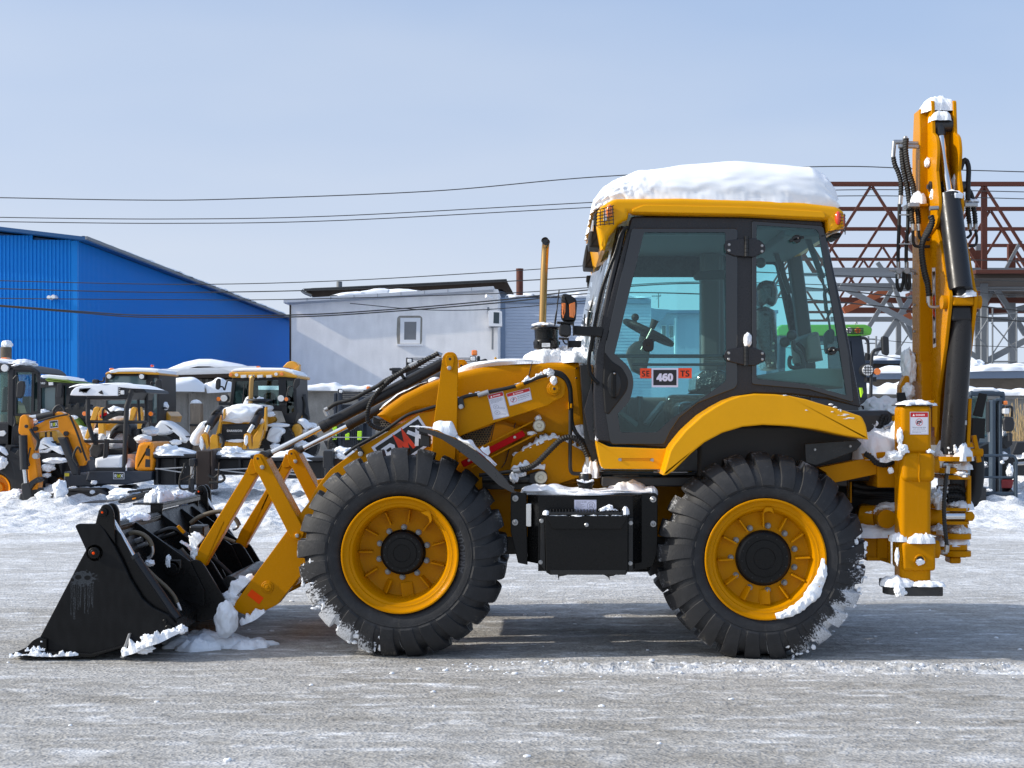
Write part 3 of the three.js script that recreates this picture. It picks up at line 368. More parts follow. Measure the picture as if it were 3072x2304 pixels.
part('hose_fitting', [rod(...cAA([[1045, 1090], [930, 1110]]).map((p) => PP(p, -0.50)), 0.019), rod(...cE([[1045, 235], [1045, 330]]).map((p) => PP(p, -0.50)), 0.019)], M.steel, mac);
part('pipe', [tube([...cAA([[930, 1115], [820, 1120], [620, 1150], [400, 1170]])].map((p) => PP(p, -0.51)), 0.0125, 20, 9), tube(cE([[1045, 330], [1045, 370], [1075, 395]]).map((p) => PP(p, -0.5)), 0.013, 14, 9)], M.rubber, mac);
part('pipe', tube([...cK([[1640, 262], [1720, 258], [1790, 300], [1822, 380], [1828, 480], [1828, 700], [1826, 900], [1828, 1040], [1850, 1078], [1950, 1082], [2100, 1082]])].map((p) => PP(p, -0.505)), 0.0125, 80, 10, 0.3), M.rubber, mac);
part('hose', tube(cK([[1680, 232], [1760, 255], [1820, 340], [1835, 480], [1840, 650], [1880, 750], [1950, 820], [2030, 890]]).map((p) => PP(p, -0.52)), 0.0135, 60, 10), M.rubber, mac);
part('pipe_bracket', [plate(cAA([[1785, 30], [1800, 25], [1805, 145], [1785, 145]]), -0.48, -0.67), plate(cAA([[1815, 55], [1850, 55], [1850, 125], [1815, 125]]), -0.48, -0.53)], M.yellow, mac);
part('latch', [plate(cAA([[1720, 48], [1775, 48], [1775, 145], [1720, 145]]), -0.664, -0.675)], M.steel, mac);

// ---- front mudguard
{ const top = cK([[480, 693], [560, 695], [700, 716], [800, 752], [900, 797], [1060, 895], [1180, 1000], [1290, 1115], [1380, 1235]]), bot = cK([[1345, 1240], [1235, 1180], [1120, 1068], [1000, 968], [870, 866], [760, 795], [650, 752], [560, 726]]);
  const shell = cK([[560, 726], [650, 752], [760, 795], [870, 866], [1000, 968], [1120, 1068], [1235, 1180], [1345, 1240]]), sh2 = shell.map((p) => [p[0] + 3, p[1] - 7]);
  const mg = part('mudguard', [plate([...sh2, ...shell.slice().reverse()], -0.03, -0.43, { b: 0.002 }), plate([...cK([[540, 702], [700, 724], [800, 760], [900, 806], [1060, 904], [1180, 1008], [1290, 1122], [1375, 1240]]), ...bot], -0.015, -0.032, { b: 0.003 })], M.grey, mac);
  part('mudguard_bracket', plate(cK([[585, 750], [660, 770], [660, 860], [585, 850]]), -0.10, -0.2), M.satin, mg); }

// ---- exhaust, air pre-cleaner, mirrors, indicator
part('exhaust_pipe', [tube(cY([[185, 1180], [190, 1000], [205, 500], [220, 190], [228, 120], [215, 95]]).map((p, i) => { const w = PP(p, -1.0); if (i > 3) w.z += 0.03 * (i - 3); return w; }), 0.0245, 40, 20), rod(P(...cY([140, 1440]), -1.0), P(...cY([145, 1380]), -1.0), 0.016)], M.brass, mac);
{ const w = P(...cY([228, 100]), -0.93); const g = new THREE.CircleGeometry(0.023, 20); g.rotateX(-0.5); g.translate(w.x, w.y, -0.935); part('exhaust_mouth', [g, (() => { const t = new THREE.TorusGeometry(0.0245, 0.003, 8, 24); t.rotateX(-0.5); t.translate(w.x, w.y, -0.936); return t; })()], M.satin, mac); }
{ const c = P(...cY([232, 1240]), -0.95), k = (8.95 / 4000) / 3.95, X = (u) => (u - 232) * k, Y = (v) => -(v - 1240) * k;
  const pc = part('air_precleaner', latheY(c.x, c.y, c.z, [[0.001, Y(1560)], [X(285), Y(1560)], [X(300), Y(1370)], [X(375), Y(1370)], [X(383), Y(1345)], [X(383), Y(1290)], [X(375), Y(1262)], [X(368), Y(1255)], [X(372), Y(1150)], [X(382), Y(1140)], [X(422), Y(1135)], [X(415), Y(1118)], [X(370), Y(1095)], [0.001, Y(1085)]], 36), M.black, mac);
  for (let i = 0; i < 5; i++) { const a = i * 1.26 + 0.5; part('cleaner_clip', box(c.x + Math.sin(a) * 0.088 - 0.008, c.y + Y(1320), c.z + Math.cos(a) * 0.088 - 0.008, c.x + Math.sin(a) * 0.088 + 0.008, c.y + Y(1280), c.z + Math.cos(a) * 0.088 + 0.008, 0.004), M.satin, pc); }
  const lab = canvasTex(128, 64, (g, w, h) => { g.fillStyle = '#dfe0e2'; g.fillRect(0, 0, w, h); g.fillStyle = '#55565a'; for (let i = 0; i < 5; i++) g.fillRect(8, 9 + i * 10, 60 + ((i * 37) % 50), 3); });
  part('label', sticker(cY([[180, 1300], [277, 1300], [277, 1348], [180, 1348]]), c.z + 0.0885), std(1, 0.5, 0, { map: lab }), pc); }
// the work lamp with its amber indicator on the cab corner
{ const ind = part('indicator_lamp', plate(cY([[412, 760, 50], [425, 712, 40], [500, 716, 60], [590, 775, 50], [597, 850], [585, 1010, 60], [570, 1038, 30], [440, 1035, 30], [405, 990, 40]]), -0.22, -0.36, { b: 0.02 }), M.plastic, mac);
  part('amber_lens', plate(cY([[415, 825, 8], [462, 825, 8], [460, 930], [430, 1010, 10], [418, 960]]), -0.213, -0.24, { b: 0.006 }), M.amber, ind); part('amber_lens', plate(cY([[502, 838, 8], [575, 812, 8], [578, 940], [560, 1005, 10], [508, 990]]), -0.213, -0.24, { b: 0.006 }), M.amber, ind);
  part('lamp_guard', [...cY([[386, 665], [372, 760], [360, 900], [345, 960], [332, 1050], [332, 1100]]).slice(0, 5).map((p, i, a) => rod(PP(p, -0.2), PP(cY([[386, 665], [372, 760], [360, 900], [345, 960], [332, 1050], [332, 1100]])[i + 1], -0.2), 0.004, 0.004, 6)), ...Array.from({ length: 12 }, (_, i) => rod(P(...cY([382 - i * 4.2, 700 + i * 34]), -0.16), P(...cY([382 - i * 4.2, 700 + i * 34]), -0.40), 0.0022, 0.0022, 5)), rod(P(...cY([386, 665]), -0.38), P(...cY([340, 1080]), -0.38), 0.004, 0.004, 6)], M.satin, ind);
  part('lamp_body', [plate(cY([[385, 1060], [530, 1060], [525, 1210], [480, 1225], [378, 1210]]), -0.23, -0.36, { b: 0.01, r: 20 })], M.satin, mac);
  part('lamp_bracket', [plate(cY([[360, 1042], [560, 1050], [568, 1200], [552, 1200], [548, 1075], [360, 1058]]), -0.22, -0.35, { b: 0.002 }), plate(cY([[380, 1232], [500, 1238], [500, 1355], [488, 1355], [486, 1255], [380, 1245]]), -0.22, -0.35, { b: 0.002 }), plate(cY([[555, 1095], [905, 1108], [890, 1222], [556, 1196]]), -0.24, -0.36, { r: 4 }), plate(cY([[500, 1272], [650, 1270], [645, 1345], [498, 1348]]), -0.25, -0.33)], M.plastic, mac);
  part('lamp_cable', tube(cY([[425, 1240], [435, 1280], [460, 1310], [490, 1310]]).map((p) => PP(p, -0.28)), 0.005, 16, 6), M.rubber, mac); }
{ const mir = part('mirror', plate(cY([[772, 640, 30], [800, 420, 60], [830, 350, 40], [895, 345, 20], [880, 450], [840, 580], [790, 700, 20]]), -1.72, -1.76, { b: 0.01 }), M.plastic, mac);
  part('mirror_glass', plate(cY([[780, 630, 20], [812, 430, 40], [840, 365, 30], [888, 360, 10], [872, 450], [832, 570], [792, 680, 10]]), -1.712, -1.722, { b: 0.001 }), M.chrome, mir);
  part('mirror_arm', [tube(cY([[740, 540], [735, 620], [770, 700], [760, 800], [735, 900], [720, 1100]]).map((p) => PP(p, -1.70)), 0.012, 30, 8), plate(cY([[708, 500, 12], [790, 495, 12], [785, 570, 12], [705, 575, 12]]), -1.66, -1.72), rod(P(...cY([850, 560]), -1.6), P(...cY([700, 1100]), -1.5), 0.006)], M.plastic, mac); }
// ---- cab
const ZC = -0.33;                                                    // the cab's near side
const doorHole = cS([[328, 38, 20], [950, 38, 20], [955, 1000], [955, 1165, 30], [720, 1338], [545, 1450, 20], [430, 1556, 30], [150, 1556, 20], [128, 1410], [222, 1312, 40], [250, 1190, 40], [240, 1110, 40], [200, 1045, 20], [105, 960]]);
const rearHole = cT([[108, 95, 10], [645, 130, 50], [700, 430], [780, 860], [892, 1570, 20], [520, 1468], [108, 1425, 14]]);
const doorOut = cS([[238, 10, 30], [1038, 10, 30], [1036, 1215, 40], [900, 1265], [740, 1330], [600, 1440], [530, 1545], [485, 1642, 20], [78, 1642, 30], [40, 1400], [22, 1180], [38, 900]]);
const rearOut = cT([[72, 62, 20], [690, 105, 40], [760, 480], [905, 1200], [945, 1625, 30], [560, 1512], [75, 1468, 20]]);
const cabOut = [[1893, 648, 12], [2200, 650], [2468, 660, 8], [2478, 700], [2535, 960], [2584, 1222, 6], [2480, 1197], [2375, 1185], [2264, 1181], [2183, 1199], [2106, 1246], [2057, 1290], [2020, 1335], [2000, 1347], [1792, 1325, 10], [1783, 1280], [1779, 1180], [1788, 1060], [1835, 870]];
const frameM = part('cab_frame', plate(cabOut, ZC - 0.01, ZC - 0.075, { b: 0.012, holes: [doorOut.map((p) => [p[0] * 0.985 + 0.015 * 2000, p[1] * 0.985 + 0.015 * 1000]), rearOut.map((p) => [p[0] * 0.985 + 0.015 * 2390, p[1] * 0.985 + 0.015 * 930])] }), M.frame, mac);
part('cab_frame', plate(cabOut, -1.83, -1.88, { at: ZC - 0.01, b: 0.006, holes: [cS([[300, 180, 30], [1000, 180, 30], [1010, 1120], [740, 1330], [560, 1440], [440, 1556], [150, 1556], [90, 1200], [60, 960]]), cT([[130, 190, 20], [640, 190, 40], [780, 860], [880, 1500, 20], [520, 1430], [130, 1400, 14]])] }), M.frame, mac);
const door = part('door', plate(doorOut, ZC + 0.006, ZC - 0.02, { b: 0.004, holes: [doorHole] }), M.frit, mac);
part('door_glass', plate(doorHole, ZC - 0.004, ZC - 0.005, { b: 0 }), M.glass, door);
part('door_rail', [pbox(...cS([100, 962]), ...cS([1000, 990]), ZC - 0.03, ZC - 0.06), pbox(...cS([240, 1030]), ...cS([1000, 1050]), ZC - 0.03, ZC - 0.05)], M.frame, door);
const rw = part('rear_side_window', plate(rearOut, ZC + 0.004, ZC - 0.02, { b: 0.004, holes: [rearHole] }), M.frit, mac);
part('window_glass', plate(rearHole, ZC - 0.004, ZC - 0.005, { b: 0 }), M.glass, rw);
part('window_glass', plate([[1905, 690], [2470, 690], [2560, 1200], [2130, 1180], [1990, 1300], [1850, 1300], [1800, 1000]], -1.852, -1.853, { at: ZC, b: 0 }), M.glass, mac);
part('inner_post', [rod(P(2150, 720, -1.75), P(2160, 1330, -1.75), 0.045, 0.06), pbox(...cS([765, 180]), ...cS([910, 1100]), -1.62, -1.78, 0.03), pbox(...cS([320, 45]), ...cS([955, 62]), -0.4, -0.44)], std([0.10, 0.11, 0.11], 0.6), mac);
part('rear_post', [beam(P(...cT([430, 330]), -1.70), P(...cT([560, 1350]), -1.70), 0.10, 0.10, 0.02), beam(P(...cT([270, 320]), -1.3), P(...cT([400, 690]), -1.3), 0.035, 0.03), beam(P(...cT([530, 160]), -0.6), P(...cT([680, 560]), -0.6), 0.035, 0.03), beam(P(...cT([680, 560]), -0.55), P(...cT([745, 1000]), -0.55), 0.012, 0.02)], M.vinyl, mac);
part('ceiling', [box(0.62, 2.64, -1.85, 1.70, 2.70, -0.40, 0.01), box(1.50, 2.60, -1.84, 1.78, 2.74, -0.42, 0.02)], std([0.10, 0.115, 0.12], 0.8), mac);
part('cab_floor', [box(0.35, 1.02, -1.85, 1.9, 1.08, -0.40, 0.01), box(0.95, 1.05, -1.8, 2.0, 1.42, -0.42, 0.04), box(1.9, 1.05, -1.8, 2.2, 1.50, -0.45, 0.04)], M.vinyl, mac);
// door handle set in its dark panel, hinges
const hp = part('handle_panel', plate(cS([[36, 945, 10], [90, 1015, 30], [165, 1060, 30], [215, 1150, 50], [208, 1230, 50], [150, 1310, 40], [62, 1420, 20], [36, 1400], [22, 1180]]), ZC + 0.022, ZC - 0.01, { b: 0.008 }), M.plastic, door);
{ const a = P(...cS([105, 1190]), ZC); const g = new THREE.SphereGeometry(1, 24, 14); g.scale(0.043, 0.083, 0.008); g.translate(a.x, a.y, ZC + 0.020); part('handle_cup', g, M.satin, hp); part('handle', pbox(...cS([88, 1090]), ...cS([122, 1290]), ZC + 0.044, ZC + 0.02, 0.014), M.black, hp); const l = P(...cS([108, 1106]), ZC + 0.045); part('handle_lock', discZ(l.x, l.y, ZC + 0.046, ZC + 0.03, 0.007), M.steel, hp); }
function hinge(pts, pinU, v0, v1, holes) { const h = part('hinge', plate(pts, ZC + 0.030, ZC + 0.008, { b: 0.004 }), M.frame, mac); part('hinge_pin', [0, 1, 2, 3, 4].map((i) => rod(P(pinU, mix(v0, v1, i / 5 + 0.01), ZC + 0.035), P(pinU, mix(v0, v1, (i + 1) / 5 - 0.01), ZC + 0.035), 0.0145, 0.0145, 14)), M.satin, h); for (const p of holes) { const w = P(...p, ZC + 0.03); part('hinge_screw', bolt(w.x, w.y, ZC + 0.030, 0.0065), M.steel, h); } }
hinge(cI([[1113, 700, 14], [1130, 668, 14], [1255, 650], [1340, 650], [1400, 680, 30], [1418, 720, 14], [1415, 752, 20], [1330, 788], [1190, 780], [1120, 752, 20]]), cI([1277, 0])[0], cI([0, 635])[1], cI([0, 786])[1], cI([[1149, 698], [1149, 741], [1391, 706], [1391, 747]]));
hinge(cJ([[1010, 400, 14], [1035, 362, 14], [1155, 345], [1215, 345], [1305, 375, 30], [1322, 405, 14], [1318, 450, 20], [1240, 485], [1160, 480], [1025, 448, 20]]), cJ([1176, 0])[0], cJ([0, 340])[1], cJ([0, 484])[1], cJ([[1048, 391], [1047, 436], [1295, 394], [1295, 438]]));
for (const [p, t] of [[cT([455, 222]), 0.2], [cT([760, 1180]), 0.1]]) { const w = P(...p, ZC + 0.01), d = 0.03; part('window_latch', [discZ(w.x, w.y, ZC + 0.03, ZC - 0.02, 0.026), beam(V(w.x - 0.045, w.y - 0.012, ZC + 0.02), V(w.x + 0.045, w.y + 0.012, ZC + 0.02), 0.02, 0.02, 0.006)], M.satin, rw); part('latch_screw', discZ(w.x + 0.008, w.y + 0.004, ZC + 0.034, ZC, 0.004), M.steel, rw); }
part('window_handle', [plate(cT([[690, 1040, 20], [725, 1000, 20], [760, 985, 30], [785, 1010, 20], [785, 1100, 20], [760, 1125, 20], [730, 1110, 10], [720, 1190], [700, 1185]]), ZC - 0.02, ZC - 0.05, { b: 0.006 }), tube(cT([[740, 650], [700, 680], [705, 760], [715, 840], [750, 845]]).map((p) => PP(p, ZC - 0.04)), 0.012, 24, 8)], M.satin, rw);
part('door_knob', [plate(cS([[320, 870, 12], [345, 843, 10], [390, 845, 10], [408, 870, 12], [405, 925, 10], [385, 942, 10], [340, 940, 10], [322, 915, 12]]), ZC + 0.012, ZC - 0.02, { b: 0.006 }), discZ(...P(...cS([362, 886]), ZC).toArray().slice(0, 2), ZC + 0.018, ZC, 0.012)], M.satin, door);
// curved corner glass, front pillar and handrail
{ const e1 = cY([[1118, -80], [1060, 200], [960, 620], [900, 1000], [860, 1300], [830, 1640]]).concat([[1790, 1310]]), e0 = cY([[960, -80], [930, 200], [870, 480], [800, 820], [740, 1150], [690, 1400]]).concat([[1748, 1200]]); e0.splice(6, 1, [1752, 1250]);
  const pos = [], idx = [], nu = 8; e1.forEach((b, i) => { const a = e0[i]; for (let j = 0; j <= nu; j++) { const t = j / nu, s = Math.sin(t * Math.PI / 2), c = 1 - Math.cos(t * Math.PI / 2), A = P(b[0], b[1], ZC - 0.03), B = P(a[0], a[1], ZC - 0.42); pos.push(mix(A.x, B.x, s), mix(A.y, B.y, t), mix(A.z, B.z, c)); if (i < e1.length - 1 && j < nu) { const q = i * (nu + 1) + j; idx.push(q, q + 1, q + nu + 2, q, q + nu + 2, q + nu + 1); } } });
  const g = new THREE.BufferGeometry(); g.setAttribute('position', new THREE.Float32BufferAttribute(pos, 3)); g.setIndex(idx); g.computeVertexNormals(); const ws = part('windshield', g, M.glassClear, mac);
  const L = e0.map((p) => P(p[0], p[1], ZC - 0.42)); const f = []; for (let i = 0; i < L.length - 1; i++) f.push(quad(L[i + 1], L[i + 1].clone().add(V(-0.05, 0, -0.68)), L[i].clone().add(V(-0.05, 0, -0.68)), L[i])); part('windshield_pane', f, M.glassClear, ws);
  part('front_pillar', [tube(cY([[1150, -80], [1090, 200], [990, 620], [925, 1000], [890, 1300], [870, 1640]]).concat([[1792, 1315]]).map((p) => PP(p, ZC - 0.03)), 0.019, 40, 12), tube(cY([[1090, -80], [1030, 200], [930, 600], [850, 960], [790, 1250], [770, 1400]]).map((p) => PP(p, ZC - 0.12)), 0.012, 40, 10), tube(e0.map((p) => P(p[0], p[1], -1.6)), 0.03, 30, 8)], M.frame, mac);
  part('handrail', [tube([...cI([[395, 572], [372, 590], [345, 640], [310, 760], [255, 900], [205, 1050]]), ...cJ([[60, 180], [25, 380], [14, 470], [28, 545], [60, 590], [82, 612]])].map((p) => PP(p, ZC + 0.075)), 0.0115, 70, 10, 0.4), rod(P(...cI([395, 572]), ZC + 0.075), P(...cI([398, 572]), ZC - 0.03), 0.012), rod(P(...cJ([80, 612]), ZC + 0.075), P(...cJ([84, 614]), ZC - 0.03), 0.012)], M.black, mac); 
  part('cab_corner', plate([[1752, 1230], [1775, 1150], [1790, 1300], [1790, 1330], [1770, 1320]], ZC - 0.06, -1.7), M.frame, mac); }
part('wiper', [rod(P(...cY([745, 920]), -0.9), P(...cY([860, 560]), -0.9), 0.007), rod(P(...cY([720, 1100]), -0.9), P(...cY([740, 930]), -0.9), 0.009), rod(P(...cY([690, 960]), -0.92), P(...cY([680, 1100]), -0.92), 0.005)], M.satin, mac);
// roof
const roof = part('cab_roof', plate([...cI([[205, 412, 20], [300, 356, 30], [800, 352], [1300, 365], [1700, 385], [1950, 415, 30], [2000, 452, 20], [2003, 575, 8], [1885, 602, 6], [1876, 512], [1280, 480], [410, 463], [402, 505], [330, 548, 10], [262, 640], [232, 740], [205, 738], [172, 560, 10], [176, 450, 20]])], -0.25, -1.97, { b: 0.03 }), M.yellowGloss, mac);
part('roof_band', plate(cI([[430, 438], [520, 402], [1300, 418], [1850, 452], [1868, 502], [1280, 474], [440, 458]]), -0.242, -0.27, { b: 0.006, r: 10 }), M.yellowGloss, roof);
{ const fr = part('roof_lamp', [plate(cI([[112, 660, 10], [135, 520, 14], [155, 492, 10], [245, 560, 10], [240, 640], [222, 720, 10], [118, 715, 10]]), -0.36, -0.62, { b: 0.015 }), plate(cI([[112, 660, 10], [135, 520, 14], [245, 560, 10], [222, 720, 10], [118, 715, 10]]), -1.5, -1.8, { b: 0.015, at: -0.36 })], M.plastic, mac);
  part('lamp_face', [plate(cI([[126, 600], [142, 515], [155, 520], [148, 600]]), -0.352, -0.40)], M.lamp, fr);
  const am = part('marker_lens', (() => { const g = new THREE.SphereGeometry(1, 20, 14), w = P(...cI([262, 462]), -0.30); g.scale(0.022, 0.042, 0.022); g.translate(w.x, w.y, -0.235); return g; })(), M.amber, roof); part('head_lens', plate(cI([[225, 440], [250, 430], [248, 520], [222, 528]]), -0.238, -0.25, { b: 0.003 }), M.lamp, roof);
  const wires = []; for (let i = 0; i < 6; i++) wires.push(rod(P(...cI([165 + i * 1, 445 + i * 22]), -0.20), P(...cI([300, 410 + i * 26]), -0.20), 0.0028, 0.0028, 5)); for (let i = 0; i < 5; i++) wires.push(rod(P(...cI([168 + i * 30, 452 - i * 10]), -0.20), P(...cI([165 + i * 33, 560 - i * 2]), -0.20), 0.0028, 0.0028, 5)); for (const y of [450, 556]) wires.push(rod(P(...cI([165, y]), -0.20), P(...cI([165, y]), -0.6), 0.0028, 0.0028, 5));
  part('lamp_guard', wires, M.satin, roof);
  part('grille_slat', [0, 1, 2, 3].map((i) => box(-0.02 + P(...cI([178, 480]), -0.3).x, P(...cI([0, 470 + i * 22]), -0.3).y, -1.9, P(...cI([230, 480]), -0.3).x, P(...cI([0, 480 + i * 22]), -0.3).y, -0.27, 0.003)), M.satin, roof); }
{ const rl = part('tail_lens', (() => { const g = new THREE.SphereGeometry(1, 20, 14), w = P(...cI([1952, 502]), -0.25); g.scale(0.020, 0.043, 0.018); g.translate(w.x, w.y, -0.25); return g; })(), M.redLens, roof); part('tail_lens', (() => { const g = new THREE.SphereGeometry(1, 20, 14), w = P(...cI([1985, 525]), -0.28); g.scale(0.018, 0.052, 0.03); g.translate(w.x, w.y, -0.29); return g; })(), M.redLens, roof);
  part('lamp_guard', [...[0, 1, 2, 3, 4, 5].map((i) => tube(cI([[1975, 470 + i * 25], [2004, 480 + i * 22], [2000, 495 + i * 22]]).map((p, k) => P(p[0], p[1], -0.22 - 0.1 * k)), 0.0026, 8, 5)), tube(cI([[1880, 600], [1990, 590], [2004, 620], [2000, 470]]).map((p) => PP(p, -0.22)), 0.003, 20, 5)], M.satin, roof);
  part('rear_lamp', plate(cI([[1905, 620, 10], [1960, 605], [1982, 615, 10], [1975, 640, 10], [1950, 655, 14], [1912, 640, 10]]), -0.3, -0.5, { b: 0.012 }), M.plastic, mac); }
// inside the cab: wheel, console, seat in its plastic wrap, levers
{ const c = P(...cS([365, 800]), -1.05), col = part('steering_column', [rod(P(...cS([300, 1100]), -1.05), P(...cS([330, 830]), -1.05), 0.05, 0.03), plate(cS([[205, 960, 10], [225, 900, 20], [270, 862, 20], [330, 860, 20], [380, 930, 20], [370, 1010], [330, 1120], [250, 1080]]), -0.95, -1.18, { b: 0.03 })], std([0.16, 0.15, 0.13], 0.6), mac);
  const t = new THREE.TorusGeometry(0.175, 0.018, 12, 40); t.rotateX(Math.PI / 2); t.rotateZ(-0.46); t.translate(c.x, c.y, c.z); const hubg = new THREE.CylinderGeometry(0.08, 0.05, 0.05, 20); hubg.rotateZ(-0.46); hubg.translate(c.x, c.y - 0.02, c.z); const sp = [0, 2.1, 4.2].map((a) => { const g = rod(V(0, 0, 0), V(Math.cos(a) * 0.17, 0, Math.sin(a) * 0.17), 0.014); g.rotateZ(-0.46); g.translate(c.x, c.y, c.z); return g; });
  const k = P(...cS([265, 695]), -0.92); part('steering_wheel', [t, hubg, ...sp, rod(V(k.x, k.y - 0.05, k.z), V(k.x, k.y, k.z), 0.012), (() => { const g = new THREE.SphereGeometry(0.026, 14, 10); g.translate(k.x, k.y + 0.01, k.z); return g; })()], M.plastic, mac);
  part('shift_lever', [rod(P(...cS([345, 860]), -0.8), P(...cS([392, 765]), -0.8), 0.006), rod(P(...cS([310, 930]), -0.8), P(...cS([345, 860]), -0.8), 0.006)], M.zinc, mac); part('shift_knob', rod(P(...cS([390, 768]), -0.8), P(...cS([415, 705]), -0.8), 0.018, 0.026), M.plastic, mac);
  const hs = P(...cT([212, 690]), -1.1), seat = part('seat', [plate(cT([[110, 815, 20], [200, 790, 20], [285, 830, 20], [300, 1000], [300, 1340, 20], [220, 1330], [150, 1180], [100, 1000]]), -0.90, -1.32, { b: 0.05 }), box(0.88, 1.42, -1.36, 1.40, 1.56, -0.86, 0.05)], M.wrap, mac);
  part('headrest', plate(cT([[118, 650, 40], [140, 590, 40], [200, 566, 20], [285, 580, 20], [308, 660, 30], [300, 760, 30], [260, 800, 20], [215, 770], [160, 808, 20], [130, 760, 30]]), -0.98, -1.24, { b: 0.045 }), M.wrap, seat);
  part('seat_button', cT([[260, 1115], [258, 1178], [250, 1284]]).map((p) => discZ(...P(...p, -0.89).toArray().slice(0, 2), -0.885, -0.91, 0.008)), M.zinc, seat);
  part('rear_console', [plate(cT([[540, 1060, 20], [600, 1015, 20], [650, 1015, 20], [690, 1260], [560, 1260]]), -0.9, -1.5, { b: 0.02 }), plate(cT([[110, 1390], [520, 1330], [860, 1330], [860, 1500], [520, 1460], [110, 1420]]), -0.45, -1.7, { b: 0.01 })], std([0.20, 0.19, 0.16], 0.6), mac);
  part('control_lever', [tube(cT([[430, 1090], [440, 1160], [500, 1220], [520, 1330]]).map((p) => PP(p, -0.85)), 0.014, 20, 8), tube(cT([[460, 1110], [520, 1180], [540, 1300]]).map((p) => PP(p, -1.0)), 0.014, 20, 8), tube(cT([[410, 1225], [395, 1260], [410, 1320], [510, 1325]]).map((p) => PP(p, -0.8)), 0.014, 20, 8)], M.vinyl, mac);
  for (const p of cT([[355, 1105], [415, 1045], [150, 425]])) part('lever_knob', (() => { const g = new THREE.SphereGeometry(0.035, 16, 12), w = P(...p, -0.9); g.translate(w.x, w.y, w.z); return g; })(), M.vinyl, mac);
  part('inner_mirror', [plate(cS([[705, 365, 20], [740, 340, 10], [900, 325, 10], [955, 335, 10], [955, 395, 10], [800, 400], [720, 402, 20]]), -1.2, -1.26)], M.vinyl, mac);
  part('side_console', [box(0.85, 1.1, -1.8, 1.35, 1.62, -1.45, 0.05), rod(P(...cS([1010, 1020]), -0.6), P(...cS([790, 1015]), -0.7), 0.02), plate(cS([[730, 1130, 20], [780, 1080, 20], [920, 1080, 20], [1000, 1120], [990, 1190], [720, 1240, 20]]), -0.7, -1.2, { b: 0.03 })], M.wrap, mac);
  part('pedals_and_dark_box', [beam(P(...cS([340, 1490]), -0.8), P(...cS([480, 1320]), -0.8), 0.02, 0.3), beam(P(...cS([370, 1520]), -0.7), P(...cS([470, 1370]), -0.7), 0.012, 0.05), beam(P(...cS([140, 1390]), -0.6), P(...cS([280, 1500]), -0.6), 0.03, 0.05), rod(P(...cS([210, 1320]), -1.0), P(...cS([200, 1480]), -1.0), 0.012), rod(P(...cS([300, 1280]), -1.0), P(...cS([290, 1460]), -1.0), 0.02), box(0.42, 1.03, -1.6, 0.6, 1.1, -0.5, 0.02), box(0.40, 1.20, -1.80, 0.92, 1.60, -1.60, 0.03)], std([0.12, 0.13, 0.13], 0.5), mac); }  // pedals; the last box is added only to darken the lower door glass

// ---- rear fender, its black liner and the step panel under the door
const fen = part('fender', plate([...cJ([[562, 1292, 4], [615, 1110], [640, 1068], [730, 958], [850, 850], [950, 785], [1040, 737], [1130, 705], [1240, 690], [1380, 694], [1500, 706], [1620, 732], [1760, 775], [1900, 815], [2030, 858, 20], [2062, 925, 20], [2079, 1030, 6], [1900, 1000], [1700, 956], [1500, 930], [1300, 921], [1150, 935], [1000, 980], [870, 1050], [770, 1132], [700, 1202], [640, 1262], [590, 1290, 6]])], -0.005, -0.44, { b: 0.009 }), M.yellowGloss, mac);
part('wheel_liner', [plate(cJ([[640, 1262], [770, 1130], [870, 1048], [1000, 978], [1150, 935], [1300, 921], [1500, 930], [1700, 956], [1900, 1000], [2055, 1030], [2000, 1110], [1690, 1225], [1600, 1260], [640, 1262]]), -0.44, -0.50), plate(cJ([[1610, 1060], [2000, 1030], [2030, 1060], [1990, 1110], [1690, 1222], [1615, 1200]]), -0.20, -0.22, { r: 4 })], M.satin, mac);
for (const p of cJ([[1683, 1103], [1944, 1078]])) part('liner_screw', bolt(...P(...p, -0.2).toArray(), 0.006), M.steel, mac);
const sp = part('step_panel', plate(cJ([[66, 1036, 10], [170, 1085, 20], [560, 1098], [602, 1094, 4], [567, 1250, 4], [110, 1245, 30], [88, 1150]]), -0.26, -0.48, { b: 0.005, holes: [cJ([[224, 1176, 12], [232, 1160, 10], [495, 1160, 10], [503, 1176, 12], [495, 1194, 10], [232, 1194, 10]])] }), M.yellowGloss, mac);
part('panel_recess', plate(cJ([[220, 1156], [507, 1156], [507, 1198], [220, 1198]]), -0.268, -0.29), M.yellowGloss, sp);
for (const p of cJ([[243, 1178], [485, 1182]])) part('panel_screw', bolt(...P(...p, -0.268).toArray(), 0.010), M.steel, sp);
part('panel_gap', plate(cJ([[603, 1100], [618, 1105], [575, 1255], [568, 1255]]), -0.28, -0.4, { b: 0.001 }), M.satin, mac);
part('cab_sill', [plate(cJ([[0, 1268], [1000, 1275], [1000, 1296], [0, 1290]]), -0.50, -0.62)], M.satin, mac);
part('cab_mount', [plate(cJ([[495, 1262], [750, 1264], [748, 1277], [492, 1276]]), -0.45, -0.5)], M.steel, mac);

